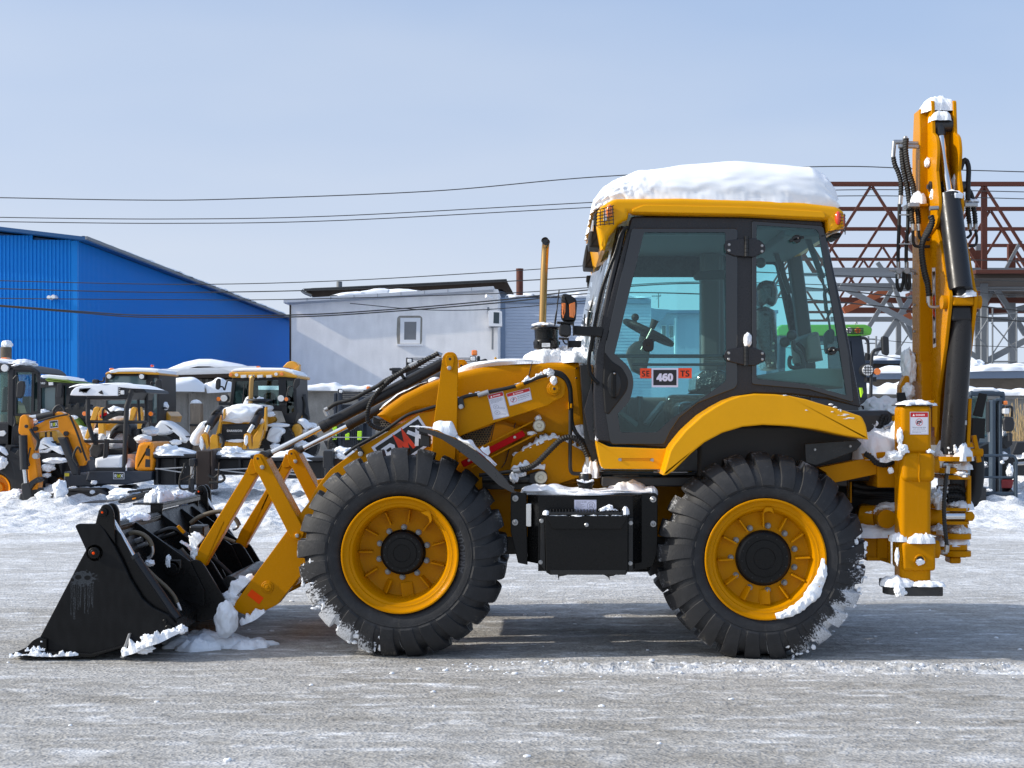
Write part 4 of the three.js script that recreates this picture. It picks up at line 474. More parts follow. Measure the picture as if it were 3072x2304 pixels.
// ---- hydraulic tank with tool box and filler
const tank = part('hydraulic_tank', [plate(cE([[545, 622], [1490, 622], [1490, 1375], [545, 1372]]), -0.10, -0.55), slabY([[P(...cE([545, 0]), -0.1).x, -0.104], [P(...cE([1490, 0]), -0.1).x, -0.104], [P(...cE([1625, 0]), -0.2).x, -0.22], [P(...cE([1625, 0]), -0.2).x, -0.55], [P(...cE([440, 0]), -0.2).x, -0.55], [P(...cE([440, 0]), -0.2).x, -0.22]], P(...cE([0, 1300]), -0.1).y, P(...cE([0, 618]), -0.1).y)], M.black, mac);
part('tank_flange', plate(cE([[272, 600, 20], [300, 582, 12], [430, 600], [440, 1310], [345, 1290, 10], [272, 980]]), -0.18, -0.24), M.black, mac);
part('tank_flange', plate(cE([[1500, 640], [1600, 596, 10], [1715, 596, 20], [1735, 615, 20], [1735, 1180], [1690, 1320], [1500, 1375]]), -0.18, -0.24), M.black, mac);
for (const p of cE([[318, 648], [316, 887], [1691, 658], [1692, 902]])) { const w = P(...p, -0.18); part('flange_bolt', [discZ(w.x, w.y, -0.174, -0.18, 0.020), discZ(w.x, w.y, -0.168, -0.18, 0.011), discZ(w.x, w.y, -0.158, -0.18, 0.006)], M.steel, tank); }
const tb = part('tool_box', plate(cE([[608, 830], [1440, 830], [1440, 1372], [1418, 1410], [668, 1410], [625, 1385]]), -0.01, -0.12, { b: 0.006 }), M.black, mac);
part('tool_box_lid', plate(cE([[618, 822, 4], [1446, 822, 4], [1375, 955, 20], [690, 955, 20]]), 0.004, -0.012, { b: 0.004 }), M.black, tb);
part('box_seam', plate(cE([[668, 1362], [1420, 1362], [1418, 1408], [668, 1408]]), -0.004, -0.012, { b: 0.002 }), M.satin, tb);
part('box_lock', discZ(...P(...cE([1028, 911]), 0.0).toArray().slice(0, 2), 0.012, -0.01, 0.0125), M.steel, tb);
{ const a = P(...cE([652, 765]), 0.0), b = P(...cE([1390, 815]), 0.0), st = [box(a.x, b.y, -0.10, b.x, a.y - 0.012, -0.005, 0.004)]; for (let i = 0; i < 24; i++) { const x = mix(a.x, b.x, (i + 0.5) / 24); st.push(box(x - 0.0026, a.y - 0.016, -0.10, x + 0.0032, a.y + 0.002, -0.006, 0.0015)); } part('step_tread', st, M.satin, tb); }
part('side_rail', [plate(cE([[570, 840], [612, 840], [620, 1380], [565, 1300]]), -0.07, -0.11), plate(cE([[1440, 840], [1490, 840], [1490, 1372], [1440, 1372]]), -0.07, -0.11)], M.satin, tank);
for (const p of cE([[580, 872], [1468, 893], [570, 1283], [1464, 1294]])) part('rail_bolt', bolt(...P(...p, -0.07).toArray(), 0.010), M.steel, tank);
part('sight_glass', [plate(cE([[425, 705, 8], [450, 697, 8], [480, 700, 6], [480, 925, 8], [452, 932, 8], [425, 925, 8]]), -0.15, -0.19, { b: 0.004 })], M.chrome, mac);
part('drain_bracket', [plate(cE([[740, 1405], [855, 1405], [800, 1420], [757, 1425], [752, 1468], [745, 1440]]), -0.03, -0.12), plate(cE([[1195, 1405], [1320, 1405], [1300, 1420], [1258, 1425], [1257, 1466], [1245, 1435]]), -0.03, -0.12)], M.satin, tank);
{ const c = P(...cE([1017, 540]), -0.32), k = (8.32 / 4000) / 3.3183, Y = (v) => -(v - 540) * k; const nk = part('filler_neck', latheY(c.x, c.y, c.z, [[0.001, Y(640)], [70 * k, Y(640)], [70 * k, Y(520)], [84 * k, Y(505)], [86 * k, Y(480)], [60 * k, Y(475)], [0.001, Y(475)]]), M.black, mac); part('filler_cap', latheY(c.x, c.y, c.z, [[64 * k, Y(478)], [66 * k, Y(420)], [58 * k, Y(405)], [40 * k, Y(398)], [0.001, Y(397)]], 24), M.satin, nk); }
// ---- the four-in-one bucket on the ground
const ZB = 0.05, FARB = -2.2;
{ const dirt = canvasTex(1024, 1024, (g, w, h) => {                 // dried salt and drips on the side plate
    g.fillStyle = '#ffffff'; g.fillRect(0, 0, w, h); const im = g.getImageData(0, 0, w, h), d = im.data, rnd = rng(77); const drips = Array.from({ length: 13 }, (_, i) => [372 + i * 11 + rnd() * 6, 440 + rnd() * 30, 600 + rnd() * 150, (rnd() - 0.5) * 0.10]);
    for (let j = 0; j < h; j++) for (let i = 0; i < w; i++) { let s = 0; const e = Math.hypot((i - 446) / 82, (j - 420) / 60) + 0.35 * n2(i / 30, j / 30); s = Math.max(s, sstep(1.05, 0.75, e) * (0.65 + 0.35 * n2(i / 6, j / 6))); for (const q of [[418, 412], [474, 416]]) s *= sstep(0.7, 1.05, Math.hypot((i - q[0]) / 22, (j - q[1]) / 20)); for (const q of drips) if (j > q[1] && j < q[2]) s = Math.max(s, sstep(3.2, 1.2, Math.abs(i - q[0] - (j - q[1]) * q[3] - 2 * n2(j / 30, q[0]))) * (0.55 + 0.4 * n2(j / 9, q[0]))); s = Math.max(s, 0.25 * sstep(0.55, 0.8, n2(i / 7, j / 7)) * sstep(0.1, 0.6, n2(i / 90, j / 120) + (j > 460 && j < 760 && i > 400 && i < 640 ? 0.25 : -0.3))); const base = 27 + 5 * n2(i / 60, j / 200) + 3 * n2(i / 11, j / 14); const o = (j * w + i) * 4; const k = [base, base + 1, base + 3].map((q, z) => mix(q, [118, 126, 134][z], s * 0.8)); d[o] = k[0]; d[o + 1] = k[1]; d[o + 2] = k[2]; }
    g.putImageData(im, 0, 0); });
  dirt.wrapS = dirt.wrapT = THREE.ClampToEdgeWrapping;
  const sideMat = phys(0.62, { map: dirt, roughness: 0.5, specularIntensity: 0.3, clearcoat: 0.05 });
  const sidePts = cC([[620, 492, 30], [645, 474, 20], [825, 474, 20], [870, 530, 20], [945, 655], [1015, 790], [1080, 930], [1180, 1095, 20], [1260, 1165, 20], [1400, 1235], [1470, 1325, 20], [1450, 1370], [1360, 1398], [1085, 1478], [985, 1500], [760, 1565], [385, 1563], [328, 1418], [655, 795], [712, 692, 10]]);
  const uvFix = (g) => { const a = P(...cC([75, 1580]), ZB), b = P(...cC([1480, 470]), ZB), p = g.attributes.position, uv = g.attributes.uv; for (let i = 0; i < p.count; i++) uv.setXY(i, (p.getX(i) - a.x) / (b.x - a.x), (p.getY(i) - a.y) / (b.y - a.y)); return g; };
  const bs = part('bucket_side', uvFix(plate(sidePts, ZB, ZB - 0.028, { b: 0.005 })), sideMat, mac);
  const parts = [bs];
  parts.push(part('side_cutter', plate(cC([[75, 1562], [215, 1500], [240, 1475, 20], [272, 1440, 20], [322, 1416], [386, 1430], [386, 1530], [760, 1552], [985, 1492], [1085, 1470], [985, 1512], [760, 1582], [400, 1590], [90, 1576]]), ZB + 0.018, ZB - 0.04, { b: 0.004 }), M.black, mac));
  parts.push(part('bucket_ear', [plate(cC([[788, 480], [812, 380, 60], [850, 312, 50], [905, 312, 50], [940, 370, 40], [955, 640], [870, 530]]), ZB - 0.004, ZB - 0.03, { b: 0.006 })], M.black, mac));
  parts.push(part('bucket_ear', plate(cC([[788, 480], [812, 380, 60], [850, 312, 50], [905, 312, 50], [940, 370, 40], [955, 640], [870, 530]]), ZB - 0.10, ZB - 0.13, { b: 0.006, at: ZB - 0.004 }), M.black, mac));
  for (const [p, r] of [[[858, 378], 0.026], [[785, 715], 0.034]]) { const w = P(...cC(p), ZB); parts.push(part('ear_pin', [discZ(w.x, w.y, ZB + 0.014, ZB - 0.02, r), discZ(w.x, w.y, ZB + 0.02, ZB, r * 0.62), discZ(w.x, w.y, ZB + 0.016, ZB - 0.12, r * 0.5)], M.black, mac)); parts.push(part('grease_cap', discZ(w.x, w.y, ZB + 0.026, ZB + 0.015, r * 0.25), M.orangeSticker, mac)); }
  for (const [p, r] of [[[1405, 1345], 0.026], [[1370, 1280], 0.012]]) { const w = P(...cC(p), ZB); parts.push(part('jaw_pivot', discZ(w.x, w.y, ZB + 0.014, ZB - 0.02, r), M.black, mac)); }
  parts.push(part('tooth', plate(cC([[1035, 1465], [1062, 1385, 6], [1082, 1382, 6], [1080, 1400], [1028, 1590], [1000, 1590], [1010, 1520]]), ZB + 0.02, ZB - 0.05, { b: 0.004 }), M.steel, mac));
  const c0 = P(...cC([900, 385]), ZB - 0.065), c1 = P(...cC([1105, 738]), ZB - 0.065), c2 = P(...cC([1465, 1260]), ZB - 0.065);
  const jr = part('jaw_ram', [rod(c1, c2, 0.031, 0.031, 24)], M.barrel, mac); parts.push(jr); part('jaw_rod', rod(c0, c1, 0.0155, 0.0155, 18), M.chrome, jr); part('ram_collar', rod(c1, c1.clone().lerp(c2, 0.05), 0.036, 0.036, 20), M.satin, jr);
  parts.push(part('ram_guard', plate(cC([[945, 640], [945, 500], [1000, 560], [1090, 740], [1390, 1180], [1400, 1235], [1260, 1165], [1180, 1095], [1080, 930]]), ZB - 0.03, ZB - 0.045), M.black, mac));
  for (const c of shifted(parts, 0, 0, FARB)) c.name = c.name.replace(/_\d+$/, '');
  const shell = part('bucket_back', [plate(cC([[830, 480], [885, 480], [965, 640], [1035, 780], [1105, 945], [1215, 1105], [1462, 1275], [1450, 1380], [1430, 1385], [1425, 1300], [1180, 1130], [1070, 960], [1000, 800], [930, 665]]), ZB - 0.03, ZB + FARB, { at: ZB, b: 0.004 }), plate(cC([[1450, 1360], [1450, 1385], [1085, 1480], [985, 1510], [760, 1580], [80, 1578], [380, 1560], [760, 1550], [985, 1488], [1085, 1458]]), ZB - 0.03, ZB + FARB, { at: ZB, b: 0.003 })], M.black, mac);
  part('cross_pipe', [rod(P(...cC([785, 715]), ZB), P(...cC([785, 715]), ZB).setZ(ZB + FARB), 0.05)], M.black, mac);
  const fl = (x0, x1, y, z0, z1) => part('top_flange', [box(x0, y - 0.012, z1, x1, y, z0, 0.004), box(x1 - 0.012, y - 0.04, z1, x1, y - 0.012, z0, 0.003), box(x1 - 0.09, y - 0.20, z0 - 0.03, x1 - 0.01, y - 0.01, z0 - 0.02, 0.002), box(x1 - 0.09, y - 0.20, z1 + 0.01, x1 - 0.01, y - 0.01, z1 + 0.025, 0.002)], M.black, mac);
  fl(-2.80, -2.595, 0.80, -0.10, -0.98); fl(-2.80, -2.595, 0.875, -1.02, -2.0);
  for (const z of [-0.42, -1.02, -1.52, -1.80]) part('gusset', slab([[-2.64, 0.80], [-2.60, 0.80], [-2.25, 0.545], [-2.16, 0.36], [-2.16, 0.26], [-2.38, 0.33], [-2.50, 0.50], [-2.58, 0.66]], z, z - 0.018, { b: 0.003 }), M.black, mac);
  const br = part('hitch_plate', plate(cC([[1388, 945, 10], [1585, 775, 30], [1650, 772, 40], [1700, 830], [1900, 1160], [1840, 1260], [1500, 1300], [1440, 1240]]), -0.44, -0.462), M.black, mac);
  const br2 = part('hitch_plate', plate(cC([[1388, 945, 10], [1585, 775, 30], [1650, 772, 40], [1700, 830], [1900, 1160], [1840, 1260], [1500, 1300], [1440, 1240]]), -0.64, -0.662, { at: -0.44 }), M.black, mac);
  for (const c of shifted([br, br2], 0, 0, FAR)) c.name = 'hitch_plate';
  { const w = P(...cC([1445, 835]), -0.45), q = P(...cC([1920, 970]), -0.7); part('hinge_boss', [discZ(w.x, w.y, -0.40, -0.5, 0.05), discZ(w.x, w.y, -0.395, -0.5, 0.032)], M.black, mac); part('cross_pipe', [rod(V(q.x, q.y, -0.66), V(q.x, q.y, -1.56), 0.055)], M.satin, mac); }
  part('cross_pipe', [rod(P(...cC([1640, 1180]), -0.46), P(...cC([1640, 1180]), -0.46).setZ(-1.8), 0.05)], M.satin, mac);
  // hoses and fittings on the bucket back
  const hs = (pts, z, r, mat, dz = 0, nm = 'hose') => part(nm, tube(cC(pts).map((p, i) => PP(p, z + dz * i)), r, 40, 9), mat, mac), olive = std([0.13, 0.105, 0.07], 0.6);
  hs([[1050, 590], [1060, 565], [1110, 545], [1180, 560], [1235, 605], [1262, 660]], -0.25, 0.0145, olive); hs([[1262, 655], [1268, 700], [1255, 740], [1225, 760]], -0.25, 0.0105, M.steel, 0, 'hose_fitting');
  hs([[1200, 830], [1290, 920], [1380, 1000], [1440, 1070], [1470, 1130]], -0.20, 0.013, olive); hs([[1470, 1125], [1490, 1170], [1500, 1210], [1490, 1240], [1465, 1250]], -0.20, 0.009, M.white, 0, 'hose_fitting');
  hs([[1580, 470], [1650, 420], [1740, 385], [1830, 372], [1900, 390], [1960, 440], [1985, 490]], -1.2, 0.0155, olive); hs([[1620, 500], [1700, 510], [1740, 540], [1860, 590], [1950, 625]], -1.1, 0.013, olive); hs([[1750, 740], [1850, 830], [1920, 900], [1985, 975]], -0.85, 0.014, M.rubber);
  hs([[1260, 570], [1420, 515], [1520, 560], [1640, 650]], -0.75, 0.016, M.satin, -0.02, 'pipe'); hs([[1300, 610], [1480, 545]], -0.8, 0.016, M.satin, 0, 'pipe'); hs([[1360, 640], [1440, 690], [1580, 760]], -0.7, 0.015, M.satin, 0, 'pipe'); hs([[1490, 520], [1560, 590], [1640, 650]], -0.8, 0.017, M.grey, 0, 'pipe');
  hs([[1060, 640], [1180, 600]], -0.3, 0.017, M.steel, 0, 'pipe'); hs([[1080, 680], [1210, 640], [1225, 620]], -0.3, 0.015, M.steel, 0, 'pipe'); hs([[1940, 420], [1975, 480], [1960, 510], [1930, 520]], -1.35, 0.011, M.steel, 0, 'hose_fitting');
  part('valve_handle', beam(P(...cC([1475, 490]), -0.75), P(...cC([1530, 550]), -0.75), 0.022, 0.02), M.yellow, mac); part('valve_block', [box(-2.36, 0.66, -0.95, -2.26, 0.74, -0.8, 0.015), box(-2.40, 0.50, -0.7, -2.3, 0.56, -0.4, 0.01), rod(V(-2.35, 0.6, -0.5), V(-2.2, 0.42, -0.5), 0.04)], M.satin, mac);
}

// ---- stabiliser leg, rear frame and swing post
const ZL = -0.05;
const gx = (u, z = ZL) => P(...cG([u, 0]), z).x, gy = (v, z = ZL) => P(...cG([0, v]), z).y;
const leg = part('stabiliser_leg', [box(gx(362), gy(500), ZL - 0.175, gx(585), gy(155), ZL, 0.03), box(gx(360), gy(1435), ZL - 0.17, gx(583), gy(480), ZL - 0.003, 0.03)], M.yellow, mac);
const rounded = (u0, u1, v0, v1, z0, z1, r) => box(gx(u0), gy(v1), z1, gx(u1), gy(v0), z0, r);
const slv = part('leg_sleeve', [rounded(366, 606, 492, 702, ZL + 0.018, ZL - 0.20, 0.035), rounded(370, 606, 1128, 1332, ZL + 0.018, ZL - 0.24, 0.02)], M.yellow, mac);
part('weld_seam', tube(cG([[492, 492], [490, 540], [494, 600], [491, 660], [495, 702]]).map((p) => PP(p, ZL + 0.018)), 0.005, 30, 6), M.yellow, slv);
{ const w = P(...cG([498, 1258]), ZL + 0.018); const t = new THREE.TorusGeometry(0.030, 0.007, 8, 24); t.translate(w.x, w.y, ZL + 0.019); part('lock_ring', t, M.yellow, slv); part('lock_hole', discZ(w.x, w.y, ZL + 0.0205, ZL + 0.01, 0.026), M.satin, slv); }
part('foot_pad', [slabY([[gx(248), ZL - 0.06, 0.05], [gx(262), ZL - 0.01, 0.05], [gx(370), ZL + 0.07, 0.03], [gx(637), ZL + 0.07], [gx(637), ZL - 0.24], [gx(300), ZL - 0.24, 0.04]], gy(1503), gy(1436), { b: 0.006 }), box(gx(262), gy(1470), ZL - 0.2, gx(290), gy(1410), ZL - 0.01, 0.01)], M.grey, mac);
part('leg_cap', slab([[gx(350), gy(158)], [gx(588), gy(158)], [gx(588), gy(151)], [gx(350), gy(151)]], ZL + 0.004, ZL - 0.18, { b: 0.001 }), M.grey, mac);
part('leg_bracket', [plate(cG([[583, 135], [622, 135], [622, 310], [612, 382], [600, 382], [600, 312], [583, 310]]), ZL - 0.06, ZL - 0.18), plate(cG([[555, 125], [600, 122], [600, 140], [560, 140]]), ZL - 0.05, ZL - 0.14)], M.yellow, mac);
{ const g0 = cG([345, 443]), w = P(...g0, -0.12); const t = new THREE.TorusGeometry(0.026, 0.006, 8, 20); t.rotateY(Math.PI / 2); t.translate(gx(345) + 0.01, w.y, -0.12); part('leg_ring', t, M.yellow, leg); }
const up = part('rear_frame', [plate(cF([[1415, 392], [1870, 302], [1945, 290], [2042, 270], [2042, 482], [1945, 470], [1870, 440], [1500, 515], [1475, 430]]), -0.28, -0.40), plate(cF([[1480, 410], [1900, 330], [2100, 310], [2100, 480], [1900, 450], [1490, 510]]), -1.80, -1.90), plate(cG([[0, 700], [14, 700], [14, 850], [0, 850]]), -0.5, -0.6), box(2.05, 1.02, -2.0, 2.17, 1.20, -0.26, 0.01), box(2.07, 0.57, -2.0, 2.15, 0.72, -0.34, 0.01)], M.yellow, mac);
part('rear_frame', [plate(cG([[0, 1075], [120, 1078], [285, 1090], [292, 1285], [215, 1260], [120, 1258], [120, 1235], [0, 1235]]), -0.36, -0.5), plate(cG([[120, 1235], [215, 1238], [218, 1262], [120, 1262]]), -0.34, -0.5), plate(cG([[275, 1080], [290, 1082], [292, 1285], [276, 1278]]), -0.30, -0.36)], M.yellow, mac);
part('swing_ram', [rod(P(...cG([262, 965]), -0.30), P(...cG([262, 965]), -0.30).setZ(-0.9), 0.058, 0.058, 26), plate(cG([[190, 930], [240, 935], [240, 965], [200, 970], [190, 960]]), -0.4, -0.5), rod(P(...cG([90, 950]), -0.5), P(...cG([190, 950]), -0.45), 0.075)], M.yellow, mac);
part('hose', [0, 1, 2, 3, 4, 5].map((i) => tube(cG([[20, 720 + i * 14], [120, 740 + i * 13], [230, 735 + i * 15], [340, 740 + i * 16]]).map((p, k) => PP(p, -0.55 - 0.05 * (i % 3))), 0.019, 20, 8)), M.rubber, mac);
part('rear_panel', plate(cG([[-120, 600], [345, 640], [345, 1090], [-120, 1100]]), -0.95, -1.0), M.satin, mac);
const gp = (u0, v0, u1, v1, z0, z1, nm = 'swing_plate', mat = M.yellow, r = 0.008) => { const a = P(...cG([u0, v1]), z0), b = P(...cG([u1, v0]), z0); return part(nm, box(a.x, a.y, z1, b.x, b.y, z0, r), mat, mac); };
{ const z = -0.42; const disc = (u0, u1, v0, v1, z0, dz) => { const a = P(...cG([u0, v1]), z0), b = P(...cG([u1, v0]), z0), m = (a.x + b.x) / 2, w = (b.x - a.x) / 2; return part('swing_plate', slabY([[a.x, z0 - dz], [a.x, z0 - 0.04, 0.03], [a.x + 0.06, z0, 0.05], [b.x - 0.03, z0, 0.02], [b.x, z0 - 0.03, 0.02], [b.x, z0 - dz]], a.y, b.y, { b: 0.003 }), M.yellow, mac); };
  disc(640, 882, 522, 556, -0.30, 0.5); disc(650, 850, 602, 642, -0.36, 0.4); disc(690, 866, 655, 685, -0.36, 0.4); gp(835, 655, 864, 872, -0.40, -0.46, 'swing_post'); disc(583, 660, 862, 890, -0.24, 0.4); disc(650, 865, 888, 910, -0.36, 0.4); disc(640, 862, 982, 1006, -0.36, 0.4); disc(583, 664, 1052, 1080, -0.26, 0.4); disc(690, 877, 1072, 1112, -0.36, 0.4); disc(660, 850, 1150, 1190, -0.38, 0.4); disc(690, 877, 1195, 1236, -0.36, 0.4); gp(712, 1236, 792, 1282, -0.40, -0.52, 'swing_bolt', M.yellow, 0.012); gp(712, 640, 830, 1240, -0.62, -0.9, 'swing_post', M.satin); gp(770, 1005, 842, 1070, -0.45, -0.6, 'swing_post');
  const a = P(...cG([600, 955]), -0.36), c = P(...cG([640, 945]), -0.38), e = P(...cG([812, 945]), -0.38), f = P(...cG([868, 945]), -0.38); part('swing_ram', [rod(V(a.x - 0.2, a.y, -0.4), V(a.x + 0.06, a.y, -0.4), 0.058)], M.yellow, mac); part('ram_rod', rod(c, e, 0.026, 0.026, 20), M.chrome, mac); part('ram_eye', [rod(e, f, 0.030, 0.030), discZ(f.x - 0.02, f.y, -0.35, -0.42, 0.028)], M.yellow, mac);
  part('sleeve_boss', [rod(V(gx(600), gy(590), -0.14), V(gx(655), gy(590), -0.14), 0.045, 0.045, 24), rod(V(gx(600), gy(1190), -0.14), V(gx(656), gy(1190), -0.14), 0.055, 0.055, 24)], M.yellow, mac);
  part('hose', hose(cG([[690, 590], [692, 620], [680, 700], [668, 850], [672, 1000], [685, 1120], [690, 1160]]).map((p) => PP(p, -0.10)), 0.0125), M.rubber, mac); part('hose_fitting', [rod(...cG([[690, 640], [695, 585]]).map((p) => PP(p, -0.10)), 0.015), rod(...cG([[660, 580], [695, 580]]).map((p) => PP(p, -0.12)), 0.013), rod(...cG([[690, 1150], [685, 1200]]).map((p) => PP(p, -0.10)), 0.015), rod(...cG([[655, 1200], [690, 1200]]).map((p) => PP(p, -0.12)), 0.013)], M.steel, mac);
  part('hose', [0, 1, 2, 3].map((i) => hose(cG([[690, 740 + i * 30], [760, 735 + i * 32], [800 + (i % 2) * 10, 750 + i * 32], [815, 770 + i * 28]]).map((p) => PP(p, -0.44 - 0.02 * (i % 2))), 0.019, 0.02)), M.rubber, mac); part('valve_box', [box(gx(588), gy(790), -0.3, gx(618), gy(690), -0.16, 0.006)], std([0.55, 0.52, 0.32], 0.5), mac); for (const v of [740, 770]) part('hose_fitting', rod(P(...cG([620, v]), -0.4), P(...cG([690, v]), -0.42), 0.014), M.steel, mac);
  part('hose', [hose(cW([[150, 790], [230, 840], [300, 910], [400, 935], [480, 915], [530, 880], [580, 865]]).map((p) => PP(p, -0.22)), 0.017), hose(cW([[290, 745], [350, 800], [380, 850], [385, 880]]).map((p) => PP(p, -0.32)), 0.018), hose(cW([[230, 580], [290, 510], [350, 420], [370, 340], [410, 285], [430, 330], [390, 430]]).map((p) => PP(p, -0.45)), 0.016), hose(cW([[110, 190], [200, 160], [300, 145], [380, 148]]).map((p) => PP(p, -0.7)), 0.015)], M.rubber, mac);
  part('hose_fitting', [rod(...cW([[400, 455], [545, 400]]).map((p) => PP(p, -0.42)), 0.016, 0.011), rod(...cW([[290, 150], [480, 148]]).map((p) => PP(p, -0.7)), 0.011), rod(...cW([[540, 860], [600, 830]]).map((p) => PP(p, -0.2)), 0.013)], M.steel, mac);
  part('latch_post', [plate(cW([[350, 222], [388, 222], [388, 300], [350, 300]]), -0.5, -0.56), rod(P(...cW([430, 380]), -0.5), P(...cW([590, 330]), -0.5), 0.028), discZ(...P(...cW([330, 365]), -0.5).toArray().slice(0, 2), -0.48, -0.56, 0.042), plate(cW([[130, 790], [480, 760], [500, 830], [160, 870]]), -0.25, -0.5)], M.yellow, mac);
  part('locking_handle', [beam(P(...cX([555, 780]), -0.42), P(...cX([612, 1060]), -0.42), 0.028, 0.03), rod(P(...cX([520, 955]), -0.42), P(...cX([645, 960]), -0.42), 0.026), plate(cX([[505, 925], [560, 925], [560, 1000], [530, 1050], [505, 1000]]), -0.36, -0.48)], M.yellow, mac);
  part('wing_plate', [plate(cX([[618, 340], [700, 355], [648, 595], [552, 575]]), -0.62, -0.64, { b: 0.003 }), plate(cX([[545, 600], [680, 606], [672, 815], [620, 812], [600, 900], [530, 880]]), -0.60, -0.63, { b: 0.003 }), plate(cL([[638, 1255], [715, 1250], [735, 1340], [645, 1345]]), -0.5, -0.53)], M.plastic, mac); part('hydraulic_hose', tube(cX([[585, 1010], [595, 1150], [575, 1350], [545, 1450], [520, 1470]]).map((p) => PP(p, -0.55)), 0.045, 24, 12), M.rubber, mac); }

// ---- boom and dipper, folded upright and swung towards the camera
const XY = (px, X) => px.map((p) => { const d = X * FOC / (p[0] - VX); return [8 - d, EYE - (p[1] - VY) * d / FOC, ...(p.length > 2 ? [p[2] * d / FOC] : [])]; });   // pixel -> (z, y) on the plane x = X
const cheek = XY([[2768, 515, 20], [2776, 490, 14], [2783, 493, 10], [2791, 605], [2820, 732], [2842, 862], [2848, 878, 20], [2848, 900, 20], [2833, 1041], [2812, 1189], [2806, 1335], [2760, 1335], [2742, 1204], [2762, 1110], [2786, 1030], [2786, 880], [2782, 700], [2772, 600]], 2.49);
const inner = cheek.map((p) => [p[0] - 0.15, p[1]]).slice(2, 11).concat(XY([[2752, 1335], [2738, 1204], [2760, 1110], [2782, 1030], [2782, 880], [2778, 700], [2766, 560]], 2.49));
const boom = part('boom', [slabX(cheek, 2.49, 2.513, { b: 0.004 }), slabX(cheek, 2.645, 2.668, { b: 0.004 }), slabX(inner, 2.513, 2.645, { b: 0 })], M.yellow, mac);
const dip = part('dipper_arm', [slabX([[-0.66, 1.80], [-0.655, 3.30], [-0.67, 3.46], [-0.80, 3.46], [-0.84, 3.2], [-0.84, 1.80]], 2.425, 2.655, { b: 0.006 }), slabX([[-0.62, 1.5], [-0.64, 1.82], [-0.82, 1.82], [-0.95, 1.62], [-0.95, 1.5]], 2.43, 2.5, { b: 0.006 })], M.yellow, mac);
for (const x of [[2.475, 2.497], [2.615, 2.637]]) { part('dipper_ear', slabX([[-0.60, 3.50, 0.02], [-0.57, 3.49, 0.02], [-0.55, 3.28], [-0.47, 3.24, 0.05], [-0.44, 3.14, 0.06], [-0.47, 3.02], [-0.40, 2.80, 0.08], [-0.44, 2.68, 0.1], [-0.66, 2.62], [-0.68, 3.48]], ...x, { b: 0.004 }), M.yellow, dip); }
part('dipper_web', [box(2.50, 3.38, -0.66, 2.615, 3.42, -0.6, 0.006), box(2.50, 2.70, -0.70, 2.615, 2.86, -0.66, 0.004)], M.yellow, dip);
part('knee_pin', [rod(V(2.465, 2.94, -0.58), V(2.70, 2.94, -0.58), 0.035, 0.035, 20), rod(V(2.45, 2.94, -0.58), V(2.715, 2.94, -0.58), 0.016, 0.016, 6)], M.grey, boom);
const bolt3 = P(...cH([710, 672]), -0.62);
part('boom_ram', [rod(P(2847, 588, -0.47), P(2882, 872, -0.27), 0.071, 0.073, 36), rod(P(2880, 865, -0.28), P(2881, 892, -0.27), 0.035)], M.barrel, mac);
part('ram_rod', rod(P(2820, 395, -0.60), P(2848, 592, -0.47), 0.0265, 0.0265, 24), M.chrome, mac);
part('ram_eye', [rod(P(2815, 362, -0.61), P(2821, 408, -0.59), 0.042, 0.034, 20), rod(V(2.50, P(2815, 375, -0.61).y, -0.61), V(2.615, P(2815, 375, -0.61).y, -0.61), 0.046, 0.046, 20)], M.grey, mac);
part('boom_yoke', [box(2.513, P(2880, 916, -0.24).y, -0.34, 2.645, P(2880, 889, -0.24).y, -0.24, 0.012)], M.yellow, boom);
for (const x of [[2.46, 2.49], [2.668, 2.70]]) part('yoke_boss', rod(V(x[0], P(2880, 905, -0.26).y, -0.30), V(x[1], P(2880, 905, -0.26).y, -0.30), 0.043, 0.043, 24), M.yellow, boom);
part('slew_ram', [rod(P(2886, 940, -0.34), P(2857, 1362, -0.40), 0.070, 0.076, 36), box(2.515, P(2885, 965, -0.3).y, -0.42, 2.643, P(2885, 918, -0.3).y, -0.27, 0.02)], M.barrel, mac);
part('boom_step', [plate(cX([[502, 400, 6], [540, 398, 6], [520, 900], [485, 905]]), -0.36, -0.50), plate(cX([[488, 905], [540, 850], [560, 905]]), -0.36, -0.5)], M.yellow, boom); part('latch', plate(cX([[460, 625], [488, 625], [488, 675], [460, 675]]), -0.33, -0.36), M.steel, boom);
part('bucket_link', [plate(cL([[715, 1085, 10], [755, 1085, 10], [760, 1180], [735, 1250], [662, 1290], [665, 1180]]), -0.72, -0.80), plate(cL([[755, 850], [780, 870], [775, 980], [745, 940]]), -0.74, -0.80)], M.yellow, mac);
